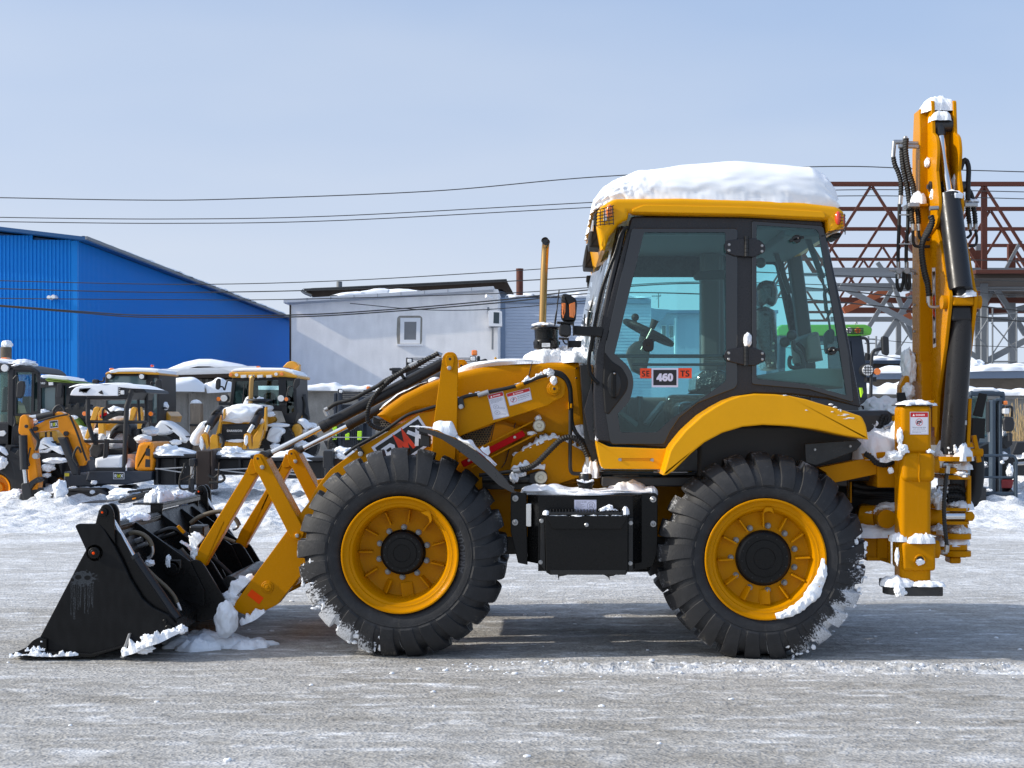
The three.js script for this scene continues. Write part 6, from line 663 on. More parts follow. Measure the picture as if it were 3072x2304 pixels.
snow('boom_snow', [snowRidge([P(2850, 889, -0.28), P(2885, 892, -0.28), P(2926, 888, -0.28)], 0.12, 0.03, { seed: 159, rough: 0.5 }), snowLump(P(2917, 878, -0.28), 0.018, 0.024, 0.02, 160)], 'snow on the yellow cross piece between the boom plates', SG);
snow('boom_snow', [snowLump(P(...cL([740, 960]), -0.78), 0.045, 0.10, 0.05, 161), snowLump(P(...cL([760, 1040]), -0.76), 0.04, 0.09, 0.05, 162), snowLump(P(...cL([745, 1240]), -0.7), 0.04, 0.05, 0.04, 163)], 'snow packed behind the lower boom', SG);
// bucket
const C = (p, z) => P(...cC(p), z);
for (const [p, rx, rz, h, sd, y, w] of [[[1150, 400], 0.09, 0.24, 0.035, 171, 0.80, 'broad snow patch on the nearer black bucket flange'], [[1090, 440], 0.05, 0.10, 0.028, 172, 0.80, 'small snow lump at the near end of the bucket flange'], [[1350, 335], 0.08, 0.16, 0.075, 173, 0.875, 'tallest snow pile on the farther bucket flange'], [[1510, 305], 0.08, 0.26, 0.035, 174, 0.875, 'low snow patch at the far end of the bucket flange']]) { const z = sd < 173 ? (sd === 171 ? -0.6 : -0.3) : (sd === 173 ? -1.25 : -1.75); snow('bucket_snow', [snowDome(V(-2.69, y, z), rx, rz, h, { seed: sd, rough: 0.38 }), snowLump(V(-2.67, y + h * 0.5, z + rz * 0.5), rx * 0.45, h * 0.5, rz * 0.3, sd, 0.3)], w, SG); }
snow('snow_chunk', snowLump(C([1875, 1265], -0.36), 0.072, 0.112, 0.07, 181, 0.13), 'smooth white chunk of snow leaning on the foot of the yellow loader arm', SG);
snow('bucket_snow', [snowDome(C([1680, 1385], -0.5).setY(0), 0.26, 0.22, 0.085, { seed: 182, rough: 0.3, n: 34, m: 60 }), snowDome(C([1620, 1340], -0.32).setY(0), 0.12, 0.10, 0.06, { seed: 183, rough: 0.3 }), snowDome(C([2060, 1330], -0.46).setY(0), 0.16, 0.12, 0.05, { seed: 184, rough: 0.35 })], 'snow heap under the black hitch plates behind the bucket', SG);
snow('bucket_snow', [snowRidge([C([1020, 1560], ZB + 0.02), C([1120, 1530], ZB + 0.02), C([1240, 1470], ZB + 0.02), C([1340, 1440], ZB + 0.02), C([1440, 1390], ZB + 0.02), C([1530, 1350], ZB + 0.02)], 0.075, 0.06, { seed: 185, rough: 0.5 }), snowLump(C([1245, 1430], ZB + 0.01), 0.045, 0.03, 0.03, 186, 0.4), snowLump(C([1510, 1345], ZB), 0.03, 0.026, 0.03, 187, 0.4), snowLump(C([1180, 1500], ZB + 0.02), 0.06, 0.03, 0.03, 188, 0.45)], 'crumbled snow along the bucket heel', SG);
snow('bucket_snow', [snowRidge([C([80, 1580], ZB + 0.03), C([200, 1560], ZB + 0.03), C([400, 1572], ZB + 0.03), C([560, 1565], ZB + 0.03), C([650, 1562], ZB + 0.03)], 0.03, 0.016, { seed: 189, rough: 0.7 }), snowRidge([C([210, 1528], ZB + 0.02), C([300, 1520], ZB + 0.02), C([375, 1524], ZB + 0.02)], 0.02, 0.014, { seed: 190, rough: 0.5, seg: 30 }), snowLump(C([345, 1450], ZB + 0.01), 0.012, 0.006, 0.01, 3)], 'thin snow along the bucket cutting edge', SG);
snow('bucket_snow', [snowRidge([C([1600, 690], -0.55), C([1640, 640], -0.55), C([1690, 580], -0.55)], 0.05, 0.05, { seed: 191, up: V(-0.8, 0.5, 0), rough: 0.4 }), snowLump(C([1620, 720], -0.55), 0.03, 0.05, 0.04, 192)], 'snow stuck to the rear of the yellow tilt link', SG);
snow('bucket_snow', [snowRidge([C([1890, 1140], -0.56), C([1960, 1060], -0.56), C([2040, 980], -0.56), C([2110, 900], -0.56)], 0.10, 0.055, { seed: 193, up: V(-0.6, 0.8, 0), rough: 0.35 }), snowLump(C([1920, 1110], -0.55), 0.07, 0.06, 0.06, 194), snowRidge([C([2000, 1310], -0.46), C([2120, 1260], -0.46), C([2200, 1200], -0.46)], 0.06, 0.04, { seed: 197, rough: 0.4 })], 'snow along the edge of the lower yellow loader arm', SG);
snow('bucket_snow', [snowLump(C([1240, 800], -0.24), 0.028, 0.022, 0.03, 195), snowLump(C([1400, 800], -0.42), 0.02, 0.05, 0.03, 196), snowRidge([C([1390, 940], -0.45), C([1470, 860], -0.45), C([1540, 800], -0.45)], 0.03, 0.018, { seed: 198, rough: 0.5 }), snowRidge([C([1500, 620], -0.7), C([1560, 660], -0.7), C([1590, 700], -0.7)], 0.08, 0.02, { seed: 199, rough: 0.6 })], 'snow scraps among the hoses behind the bucket', SG);
// ------------------------------------------------------------------ buildings, fences, steel frame, wires
const D = (u, v, d) => P(u, v, 8 - d);
const at = (u, d) => (u - VX) * d / FOC, up_ = (v, d) => EYE - (v - VY) * d / FOC;
const pl = (px, d, t, o = {}) => plate(px, 8 - d, 8 - d - t, { b: 0.01, ...o });
const bx = (u0, v0, u1, v1, d, t, r = 0.02) => pbox(u0, v0, u1, v1, 8 - d, 8 - d - t, r);
const texPlaster = noiseTex(512, (u, v) => { const q = 0.93 + 0.07 * tile(u, v, 5, 41) + 0.05 * tile(u, v, 16, 42, 4) + 0.03 * tile(u, v, 60, 43); return [q, q * 0.995, q * 0.985]; }, 0.25);
const texConc = noiseTex(512, (u, v) => { const q = 0.80 + 0.16 * tile(u, v, 7, 44) + 0.12 * tile(u, v, 24, 45, 8) + 0.1 * tile(u, v, 70, 46); return [q, q * 0.99, q * 0.96]; }, 0.5);
const B = {};
B.blue = phys([0.004, 0.215, 0.66], { roughness: 0.55, specularIntensity: 0.45, map: texGrime });
B.blueTrim = std([0.004, 0.07, 0.20], 0.5); B.plaster = std([0.95, 0.92, 0.89], 0.9, 0, { map: texPlaster }); B.mortar = std([0.36, 0.34, 0.30], 0.95, 0, { map: texConc });
B.metal = std([0.55, 0.57, 0.60], 0.5, 0.3); B.wood = std([0.05, 0.034, 0.024], 0.85, 0, { map: texConc }); B.siding = std([0.42, 0.48, 0.58], 0.55); B.sidingTrim = std([0.17, 0.23, 0.33], 0.5);
B.conc = std([0.33, 0.32, 0.305], 0.95, 0, { map: texConc, bumpMap: texConc, bumpScale: 0.01 }); B.concDark = std([0.16, 0.135, 0.11], 0.95, 0, { map: texConc }); B.pane = phys([0.13, 0.14, 0.155], { roughness: 0.04, clearcoat: 1 });
B.rust = std([0.105, 0.026, 0.013], 0.75, 0, { map: texConc }); B.rustBright = std([0.32, 0.085, 0.03], 0.7); B.steel = std([0.19, 0.205, 0.22], 0.6, 0.2); B.pvc = std(0.8, 0.4);
function sheet(w, h, pitch, depth) {                                // one profiled steel sheet standing in xy, ribs towards +z
  const s = new THREE.Shape(), n = Math.round(w / pitch), q = w / n; s.moveTo(0, -0.004); for (let i = 0; i < n; i++) { const x = i * q; s.lineTo(x + 0.001, 0); s.lineTo(x + q * 0.40, 0); s.lineTo(x + q * 0.52, depth); s.lineTo(x + q * 0.86, depth); s.lineTo(x + q * 0.985, 0); } s.lineTo(w, 0); s.lineTo(w, -0.004); s.closePath();
  const g = new THREE.ExtrudeGeometry(s, { depth: h, bevelEnabled: false }); g.rotateX(-Math.PI / 2); g.scale(1, 1, -1); const p = g.index ? g.toNonIndexed() : g; const idx = []; for (let i = 0; i < p.attributes.position.count; i += 3) idx.push(i, i + 2, i + 1); const a = p.attributes.position.array.slice(), b = p.attributes.uv.array.slice(); const o = new THREE.BufferGeometry(); o.setAttribute('position', new THREE.BufferAttribute(new Float32Array(idx.flatMap((i) => [a[i * 3], a[i * 3 + 1], a[i * 3 + 2]])), 3)); o.setAttribute('uv', new THREE.BufferAttribute(new Float32Array(idx.flatMap((i) => [b[i * 2], b[i * 2 + 1]])), 2)); o.computeVertexNormals(); return o;
}
{ // long blue hall
  const X = at(230, 40), Y = up_(724, 40), z0 = 8 - 40, z1 = z0 - 42, t = thing('blue_hall', 'long bright blue hall clad in ribbed steel sheets behind the parked machines', 'building', V(X - 8, 0, z0 - 21)), o = originOf.get(t);
  part('core', [box(X - 18, 0, z1, X - 0.06, Y - 0.02, z0 - 0.06, 0), slab([[X - 18, Y - 0.1], [X - 0.06, Y - 0.1], [X - 0.06, Y - 0.02], [X - 9, Y + 1.05], [X - 18, Y - 0.02]], z0 - 0.06, z1, { b: 0 })], B.blueTrim, t);
  const row = up_(1012, 40), put = (g, x, y, z, ry) => { const m = new THREE.Mesh(g, B.blue); m.name = 'wall_sheet'; m.castShadow = m.receiveShadow = true; m.position.set(x - o.x, y - o.y, z - o.z); m.rotation.y = ry; t.add(m); };
  const lo = sheet(1.15, row, 0.115, 0.034), hi = sheet(1.15, Y - row + 0.06, 0.115, 0.034), hi2 = [0, 1, 2, 3, 4, 5].map((k) => sheet(1.15, Y - row + 0.10 + k * 0.135, 0.115, 0.034));
  for (let i = 0; i < 6; i++) { put(lo, X - 0.16 - 1.15 * (i + 1), 0, z0, 0); put(hi2[i], X - 0.16 - 1.15 * (i + 1), row - 0.06, z0 + 0.012, 0); }
  for (let i = 0; i < 36; i++) { put(lo, X, 0, z0 - 0.12 - 1.15 * i, Math.PI / 2); put(hi, X + 0.012, row - 0.06, z0 - 0.12 - 1.15 * i, Math.PI / 2); }
  part('corner_trim', box(X - 0.16, 0, z0 - 0.14, X + 0.03, Y + 0.02, z0 + 0.035, 0.005), B.blue, t);
  part('roof', [slab([[X - 18.3, Y - 0.05], [X - 9, Y + 1.08], [X + 0.45, Y - 0.03], [X + 0.45, Y + 0.08], [X - 9, Y + 1.20], [X - 18.3, Y + 0.08]], z0 + 0.4, z1 - 0.3, { b: 0.01 })], B.blueTrim, t);
  part('roof_edge', [box(X + 0.40, Y + 0.0, z1, X + 0.47, Y + 0.10, z0 + 0.42, 0.01)], B.steel, t);
  const seam = []; for (const y of [1.0, 2.0, 4.3]) for (let i = 0; i < 36; i++) for (let k = 0; k < 5; k++) seam.push((() => { const g = new THREE.BoxGeometry(0.01, 0.022, 0.022); g.translate(X + 0.030, y, z0 - 0.2 - 1.15 * i - k * 0.23); return g; })()); const sm = part('screw', seam, B.blueTrim, t); sm.userData.kind = 'stuff';
  one('roof_snow', snowRidge([V(X + 0.3, Y + 0.09, z0 + 0.3), V(X + 0.3, Y + 0.09, z0 - 12), V(X + 0.3, Y + 0.09, z0 - 26), V(X + 0.3, Y + 0.09, z1)], 0.4, 0.07, { seed: 301, seg: 160, rough: 0.3 }), M.snowFar, 'thin white rim of snow along the eave of the blue hall', 'snow');
  one('wall_lamp', [rod(D(150, 893, 39.9), D(162, 893, 39.9), 0.05), discZ(D(150, 893, 39.8).x, D(150, 893, 39.8).y, 8 - 39.7, 8 - 39.95, 0.06), discZ(D(163, 891, 39.8).x, D(163, 891, 39.8).y, 8 - 39.7, 8 - 39.95, 0.06)], B.pvc, 'small white pair of floodlights on the front of the blue hall', 'lamp'); }
{ // white plastered building with its window and air conditioner
  const d = 55, z = 8 - d, t = thing('white_building', 'low white plastered building with one small window and a sloping metal eave', 'building', V(at(1170, d), 0, z - 3));
  part('wall', plate([[870, 1500], [870, 908], [1478, 866], [1494, 868], [1494, 1500]], z, z - 5, { b: 0.01 }), B.plaster, t);
  const eave = part('eave', [plate([[855, 900], [1482, 861], [1482, 871], [855, 911]], z + 0.35, z - 5, { at: z, b: 0.01 }), plate([[866, 908], [1480, 870], [1480, 876], [866, 914]], z + 0.06, z - 0.02, { b: 0.005 })], B.metal, t);
  for (let i = 1; i < 9; i++) { const u = 855 + i * 70, v = 900 - i * 70 * 0.0622; part('eave_joint', plate([[u, v + 0.5], [u + 1.2, v + 0.5], [u + 1.2, v + 10], [u, v + 10]], z + 0.36, z + 0.2, { at: z, b: 0.002 }), B.steel, eave); }
  part('corner_strip', [plate([[868, 915], [873, 915], [873, 1500], [868, 1500]], z + 0.03, z - 0.03, { b: 0.004 })], B.wood, t);
  part('window_surround', plate(cN([[866, 450, 10], [880, 436, 10], [1020, 436, 10], [1033, 450, 10], [1031, 600], [1024, 630], [868, 630], [862, 560]]), z + 0.012, z - 0.02, { b: 0.003, holes: [cN([[890, 452], [1020, 452], [1016, 618], [887, 618]])] }), B.mortar, t);
  const w = part('window', plate(cN([[887, 450], [1021, 450], [1017, 622], [885, 622]]), z + 0.03, z - 0.04, { b: 0.006, holes: [cN([[909, 472], [999, 472], [996, 600], [908, 600]])] }), B.pvc, t); part('pane', plate(cN([[905, 468], [1003, 468], [1000, 604], [904, 604]]), z + 0.012, z + 0.004, { b: 0 }), B.pane, w); part('sash', plate(cN([[905, 468], [1003, 468], [1000, 604], [904, 604]]), z + 0.026, z + 0.006, { b: 0.004, holes: [cN([[913, 476], [995, 476], [992, 596], [912, 596]])] }), B.pvc, w); part('sill', plate(cN([[868, 625], [1032, 625], [1034, 636], [866, 636]]), z + 0.10, z - 0.02, { b: 0.005, at: z }), B.pvc, w);
  const ac = thing('air_conditioner', 'small white outdoor air conditioner hung on the corner of the white building', 'air conditioner', D(1484, 983, d - 0.3)); part('casing', pl(cN([[1470, 402], [1560, 405], [1562, 508], [1474, 505]]), d - 0.35, 0.33, { r: 3 }), B.pvc, ac); part('fan_grille', pl(cN([[1506, 412], [1544, 414], [1542, 488], [1504, 486]]), d - 0.36, 0.02), std([0.03, 0.05, 0.06], 0.5), ac); part('bracket', [rod(D(1466, 982, d - 0.05), D(1505, 980, d - 0.36), 0.02)], B.steel, ac);
  one('downpipe', [tube(cN([[1470, 380], [1475, 420], [1490, 450], [1497, 500], [1499, 560], [1498, 660]]).map((p) => D(p[0], p[1], d - 0.08)), 0.04, 40, 8)], B.steel, 'grey cable pipe running down the right corner of the white building', 'pipe');
  one('security_camera', [rod(D(...cN([1455, 305]), d - 0.4), D(...cN([1495, 318]), d - 0.2), 0.07), rod(D(...cN([1495, 318]), d - 0.2), D(...cN([1510, 350]), d - 0.05), 0.03)], B.pvc, 'white camera under the eave corner of the white building', 'camera');
  one('roof_snow', [snowRidge([D(1000, 893, d + 0.3), D(1080, 888, d + 1), D(1180, 882, d + 1), D(1260, 879, d + 0.5)], 1.6, 0.26, { seed: 311, seg: 60, rough: 0.2 })], M.snowFar, 'long low drift of snow on the roof of the white building', 'snow');
  const s = thing('old_shed', 'dark timber eave of an older building rising behind the white wall', 'building', V(at(1220, 60), 0, 8 - 62)); part('eave', pl(cN([[245, 262], [300, 252], [1450, 205], [1590, 198], [1640, 292], [1600, 292], [1560, 260], [1420, 248], [900, 285], [420, 306], [298, 306]]), 60, 3), B.wood, s); part('roof', pl(cN([[240, 256], [1450, 199], [1592, 192], [1594, 200], [1450, 209], [250, 266]]), 59.6, 4), std([0.03, 0.033, 0.036], 0.7), s); part('wall', pl(cN([[300, 306], [900, 285], [1420, 248], [1600, 280], [1600, 700], [300, 700]]), 60.5, 3), B.sidingTrim, s); part('gutter', tube(cN([[232, 268], [255, 285], [298, 303]]).map((p) => D(p[0], p[1], 59.9)), 0.07, 12, 8), B.steel, s);
  one('chimney_pipe', [rod(D(1559, 885, 58), D(1559, 809, 58), 0.15, 0.15, 16), rod(D(1559, 809, 58), D(1559, 806, 58), 0.165, 0.165, 16)], B.rust, 'thin rusty chimney pipe right of the white building', 'chimney'); one('vent_pipe', rod(D(1018, 862, 61), D(1018, 845, 61), 0.13), B.steel, 'short dark vent pipe on the old timber roof', 'pipe'); }
{ // pale siding building, seen to the right of the exhaust and again through the cab
  const d = 58, z = 8 - d, t = thing('siding_building', 'pale blue grey building clad in horizontal siding behind the exhaust pipe', 'building', V(at(1740, d), 0, z - 3)), x0 = at(1516, d), x1 = at(1953, d), y1 = up_(897, d);
  part('wall', box(x0, 0, z - 6, x1, y1, z - 0.05, 0), B.siding, t); const n = Math.floor((y1 - 1.2) / 0.135); const geo = new THREE.BufferGeometry(); { const g = slabX([[0.002, 0], [0.030, 0.006], [0.012, 0.135], [-0.02, 0.135], [-0.02, 0]], 0, x1 - x0, { b: 0 }); for (let i = 0; i < n; i++) { const m = new THREE.Mesh(clean(g), B.siding); m.name = 'siding_board'; m.castShadow = m.receiveShadow = true; m.position.set(x0 - t.position.x, 1.1 + i * 0.135, z - 0.03 - t.position.z); t.add(m); } }
  part('corner_post', [box(x0 - 0.32, 0, z - 6, x0, y1 + 0.05, z + 0.05, 0.01)], B.sidingTrim, t); part('fascia', plate([[1494, 893], [1953, 897], [1953, 911], [1494, 907]], z + 0.10, z - 6, { b: 0.01 }), B.sidingTrim, t);
  one('roof_snow', snowRidge([D(1520, 893, d + 0.4), D(1600, 890, d + 0.8), D(1760, 896, d + 0.5), D(1950, 896, d + 0.5)], 1.2, 0.15, { seed: 321, rough: 0.5 }), M.snowFar, 'thin snow on the roof edge of the pale siding building', 'snow');
  const f = thing('far_block', 'distant grey building with two windows, seen through the cab door glass', 'building', V(at(2100, 75), 0, 8 - 78)); part('wall', bx(1940, 938, 2330, 1300, 75, 5), B.siding, f); part('roof', [pl(cS([[385, 612], [420, 620], [525, 625], [470, 700], [385, 700]]), 73, 4), bx(1990, 930, 2335, 940, 74.6, 5.5)], B.sidingTrim, f); for (const u of [464, 520]) { const w = part('window', pl(cS([[u, 742], [u + 36, 742], [u + 36, 842], [u, 842]]), 74.9, 0.1), B.pvc, f); part('pane', pl(cS([[u + 4, 748], [u + 32, 748], [u + 32, 836], [u + 4, 836]]), 74.85, 0.02), B.pane, w); } part('pipe', rod(D(...cS([566, 690]), 74.5), D(...cS([566, 960]), 74.5), 0.06), B.pvc, f);
  one('antenna', [rod(D(...cS([441, 612]), 73), D(...cS([441, 500]), 73), 0.03), rod(D(...cS([390, 524]), 73), D(...cS([462, 522]), 73), 0.02), ...[395, 408, 425, 436, 452].map((u) => rod(D(...cS([u, 517]), 73), D(...cS([u, 531]), 73), 0.014)), rod(D(...cS([425, 548]), 73), D(...cS([458, 512]), 73), 0.014)], B.steel, 'roof antenna on a thin mast seen through the cab door glass', 'antenna'); }
// concrete fences
function fence(name, label, u0, u1, v0, v1, d0, d1, n) { const t = thing(name, label, 'fence', V(at((u0 + u1) / 2, (d0 + d1) / 2), 0, 8 - (d0 + d1) / 2)); const A = D(u0, v0, d0), C = D(u1, v1, d1), ang = Math.atan2(-(C.z - A.z), C.x - A.x), L = Math.hypot(C.x - A.x, C.z - A.z), rnd = rng(n * 31);
  for (let i = 0; i < n; i++) { const f0 = i / n, f1 = (i + 1) / n, pa = A.clone().lerp(C, f0), pb = A.clone().lerp(C, f1), w = L / n; const g = [box(0.06, -0.1, -0.06, w - 0.06, pa.y - 0.05, 0.05, 0.01), box(0.0, pa.y - 0.06, -0.12, w, pa.y + 0.04, 0.14, 0.012)].map((q) => { q.rotateY(ang); q.translate(pa.x, (rnd() - 0.5) * 0.03, pa.z); return q; }); part('concrete_panel', g[0], B.conc, t); part('coping', g[1], B.conc, t); part('post', (() => { const q = box(-0.09, -0.1, -0.1, 0.09, pa.y - 0.06, 0.12, 0.01); q.rotateY(ang); q.translate(pa.x, 0, pa.z); return q; })(), B.conc, t); } return [A, C]; }
const fsnow = (A, C, w, h, seed, label, seg = 140) => one('fence_snow', snowRidge([A, A.clone().lerp(C, 0.33), A.clone().lerp(C, 0.66), C].map((p) => p.clone().add(V(0, 0.02, 0))), w, h, { seed, seg, rough: 0.3 }), M.snowFar, label, 'snow');
{ const [a, c] = fence('concrete_fence', 'grey concrete fence behind the machines, below the white building', 690, 1500, 1168, 1180, 37, 37, 4); fsnow(a, c, 0.8, 0.16, 331, 'snow along the top of the concrete fence below the white building');
  const [e, f] = fence('concrete_fence', 'grey concrete fence in front of the blue hall', 215, 690, 1174, 1172, 35, 36.5, 4); one('fence_snow', [snowRidge([D(480, 1170, 35.6), D(540, 1170, 35.8), D(612, 1171, 36)], 0.9, 0.32, { seed: 333, rough: 0.12, seg: 60 }), snowRidge([D(612, 1176, 36), D(650, 1174, 36.2), D(700, 1172, 36.4)], 0.7, 0.24, { seed: 334, rough: 0.25, seg: 50 }), snowRidge([D(280, 1173, 35.2), D(400, 1173, 35.4), D(480, 1172, 35.6)], 0.7, 0.2, { seed: 335, rough: 0.25, seg: 50 })], M.snowFar, 'rounded snow caps on the concrete fence in front of the blue hall', 'snow');
  const s = thing('plank_shed', 'low weathered shed of upright grey boards in front of the blue hall', 'shed', V(at(620, 39), 0, 8 - 40)); part('wall', bx(470, 1135, 760, 1300, 39.1, 2), B.wood, s); const cols = [0.22, 0.14, 0.30, 0.10, 0.26, 0.18].map((c) => std([c, c * 0.97, c * 0.93], 0.9, 0, { map: texConc })), rnd = rng(8); for (let i = 0; i < 30; i++) { const u = 472 + i * 9.6; part('board', bx(u, 1136 + rnd() * 2, u + 8.6, 1300, 39.02 - rnd() * 0.03, 0.05, 0.006), cols[Math.floor(rnd() * 6)], s); } part('roof', pl([[462, 1120], [690, 1116], [770, 1108], [770, 1128], [690, 1132], [462, 1136]], 38.7, 2.6), B.wood, s);
  { const pr = [[462, 1122], [500, 1104], [545, 1086], [590, 1076], [630, 1076], [670, 1083], [710, 1096], [745, 1102], [790, 1104], [790, 1120], [690, 1124], [462, 1130]]; one('shed_snow', [pl(pr, 38.6, 2.6, { b: 0.22 })], M.snowFar, 'great smooth drift of snow on the plank shed roof before the blue hall', 'snow'); }
  const [g, h] = fence('concrete_fence', 'grey concrete fence to the right of the boom, behind the dark forklift', 2940, 3300, 1188, 1186, 30, 30, 2); fsnow(g, h, 0.6, 0.11, 337, 'snow on the concrete fence right of the boom', 60);
  const [k, l] = fence('concrete_fence', 'grey concrete fence between the green loader and the folded boom', 2520, 2940, 1180, 1186, 30.5, 30, 2); fsnow(k, l, 0.8, 0.20, 338, 'snow on the concrete fence left of the boom', 60);
  const w = thing('low_shed', 'long low grey shed with a snowy roof under the steel frame', 'shed', V(at(2860, 42), 0, 8 - 44)); part('wall', bx(2560, 1130, 3300, 1300, 42, 4), B.concDark, w); part('fascia', [pl([[2560, 1080], [2730, 1080], [2730, 1095], [2560, 1095]], 46, 2), pl([[2560, 1118], [3300, 1112], [3300, 1132], [2560, 1138]], 41.7, 4.5)], B.sidingTrim, w); part('beam', [pl([[2560, 1090], [2720, 1092], [2720, 1105], [2560, 1103]], 45.8, 1)], B.wood, w);
  one('roof_snow', [snowRidge([D(2560, 1119, 42), D(2760, 1118, 42), D(2950, 1113, 42), D(3300, 1110, 42)], 1.6, 0.22, { seed: 342, rough: 0.3 }), snowRidge([D(2560, 1081, 46), D(2640, 1081, 46), D(2730, 1081, 46)], 1, 0.12, { seed: 343, rough: 0.3 }), snowLump(D(2922, 1095, 42), 0.3, 0.18, 0.3, 344), snowRidge([D(2980, 1098, 45), D(3100, 1098, 45), D(3300, 1098, 45)], 1, 0.1, { seed: 345, rough: 0.3 })], M.snowFar, 'snow on the low shed roof under the steel frame', 'snow'); }
{ const p = thing('concrete_post', 'weathered concrete post standing before the fence, left of the facing backhoe', 'post', D(586, 1302, 30.5)); part('shaft', box(at(571, 30.5), -0.1, 8 - 30.7, at(604, 30.5), up_(1210, 30.5), 8 - 30.45, 0.03), std([0.30, 0.25, 0.20], 0.95, 0, { map: texConc, bumpMap: texConc, bumpScale: 0.03 }), p); part('wire_tie', [bx(568, 1272, 606, 1279, 30.40, 0.36)], M.satin, p); one('post_snow', snowDome(D(588, 1211, 30.6), 0.13, 0.12, 0.09, { seed: 351 }), M.snowFar, 'tuft of snow on the weathered concrete post', 'snow');
  const q = thing('concrete_post', 'grey round concrete post by the blue wall, left edge of the photo', 'post', D(18, 1290, 26)); part('shaft', rod(D(18, 1500, 26), D(18, 1042, 26), 0.115, 0.105, 20), B.concDark, q); one('post_snow', snowLump(D(21, 1034, 26), 0.105, 0.085, 0.1, 352, 0.12), M.snowFar, 'round ball of snow on the grey post by the blue wall', 'snow'); }
// unfinished steel frame at the right
{ const t = thing('steel_skeleton', 'unfinished steel frame of rust red trusses and grey columns behind the boom', 'steel frame', V(24, 0, 8 - 60)), R = B.rust, Yt = 10, Yb = 6.67, per = 4.13, x0 = at(2430, 49), x1 = x0 + 34;
  const offs = [11.92, 14.1, 20.7 - 8.26, 16.75, 17.2 - 4.13];
  for (let k = 0; k < 5; k++) { const d = 48.9 + k * 5.85, z = 8 - d, X0 = at(2380, d), X1 = X0 + 30; const tr = part('truss_chord', [box(X0, Yt - 0.09, z - 0.07, X1, Yt + 0.07, z + 0.07, 0.01)], R, t); part('truss_chord', [box(X0, Yb - 0.06, z - 0.06, X1, Yb + 0.06, z + 0.06, 0.01)], k < 2 ? B.steel : R, t);
    for (let i = -3; i < 8; i++) { const ax = offs[k] + i * per; if (ax < X0 - 2 || ax > X1) continue; part('truss_diagonal', beam(V(ax - 0.03, Yt - 0.1, z), V(ax - per / 2, Yb, z), 0.10, 0.08), R, t); part('truss_diagonal', beam(V(ax + 0.03, Yt - 0.1, z), V(ax + per / 2, Yb, z), 0.10, 0.08), R, t); } }
  
  const br = (a, b, d, w, m, nm = 'brace') => part(nm, beam(D(...cU(a), d), D(...cU(b), d), w, w * 0.7), m, t);
  br([1195, 100], [1195, 800], 49, 0.20, R, 'column'); br([1195, 800], [1195, 1610], 49, 0.24, B.steel, 'column'); br([1195, 110], [1190, 790], 50, 0.1, B.rustBright); for (const [a, b, d, w] of [[[485, 1210], [485, 1640], 56, 0.20], [[1425, 590], [1425, 1590], 54, 0.26], [[1142, 1000], [1142, 1620], 56, 0.22], [[1145, 590], [1145, 820], 56, 0.2]]) br(a, b, d, w, d === 54 ? B.steel : B.steel, 'column');
  br([1420, 590], [1420, 810], 53, 0.28, R, 'column'); br([1145, 640], [1145, 800], 55, 0.22, R, 'column');
  for (const [a, b, d, w, m] of [[[0, 930], [600, 1250], 50, 0.2, 0], [[600, 1020], [270, 1520], 50, 0.2, 0], [[445, 940], [205, 1330], 51, 0.16, 0], [[450, 940], [600, 1350], 52, 0.17, 0], [[310, 740], [450, 940], 52, 0.16, 0], [[1290, 950], [1540, 1340], 50, 0.2, 0], [[1275, 950], [1140, 1190], 50, 0.16, 0], [[1540, 1385], [1200, 1565], 50, 0.22, 0], [[1080, 1490], [1200, 1565], 50, 0.18, 0], [[590, 920], [440, 950], 50, 0.2, 0], [[1530, 925], [1110, 925], 49.5, 0.24, 0], [[1140, 1150], [1420, 1130], 52, 0.2, 1], [[1530, 1110], [1420, 1140], 52, 0.2, 0], [[30, 1140], [390, 970], 51, 0.26, 2], [[530, 1200], [590, 1180], 51, 0.24, 2], [[1110, 990], [1210, 960], 51, 0.26, 2], [[1080, 620], [1180, 780], 50, 0.2, 1], [[1500, 560], [1370, 800], 52, 0.12, 0], [[540, 600], [620, 660], 51, 0.14, 0], [[600, 1290], [460, 1500], 54, 0.05, 0], [[1140, 1320], [1190, 1260], 54, 0.08, 0], [[500, 1220], [600, 1380], 54, 0.12, 0], [[380, 1040], [500, 1220], 56, 0.14, 0]].map((q, i) => [q[0], q[1], q[2] + (i % 7) * 0.23, q[3], q[4]])) br(a, b, d, w, [B.steel, B.rust, B.rustBright][m]);
  for (const [v, d, w, m] of [[822, 50, 0.34, 0], [942, 51, 0.28, 0], [1050, 53, 0.2, 1], [1132, 54, 0.2, 1], [1210, 55, 0.2, 0]]) br([-80, v], [1620, v + 2], d, w, m ? R : B.steel, 'tie_beam');
  part('platform', [box(at(2922, 47), up_(822, 47), 8 - 56, at(3320, 47), up_(811, 47), 8 - 46.8, 0.01)], R, t); part('deck', box(at(2925, 47), up_(822, 47) - 0.14, 8 - 55.5, at(3320, 47), up_(822, 47) - 0.01, 8 - 47, 0), B.wood, t);
  const sc = thing('scaffold', 'thin scaffold of grey tubes standing under the steel frame', 'scaffold', V(at(3000, 48), 0, 8 - 48.5)); for (const u of [1225, 1265, 1465]) part('pole', rod(D(...cU([u, 1120]), 48), D(...cU([u, 1600]), 48), 0.03), B.steel, sc); for (const [a, b] of [[[1225, 1560], [1465, 1560]], [[1225, 1170], [1465, 1160]], [[1255, 1240], [1460, 1470]], [[1455, 1200], [1265, 1500]], [[1120, 1330], [1225, 1450]], [[1120, 1380], [1220, 1220]]]) part('tube', rod(D(...cU(a), 48), D(...cU(b), 48), 0.025), B.steel, sc);
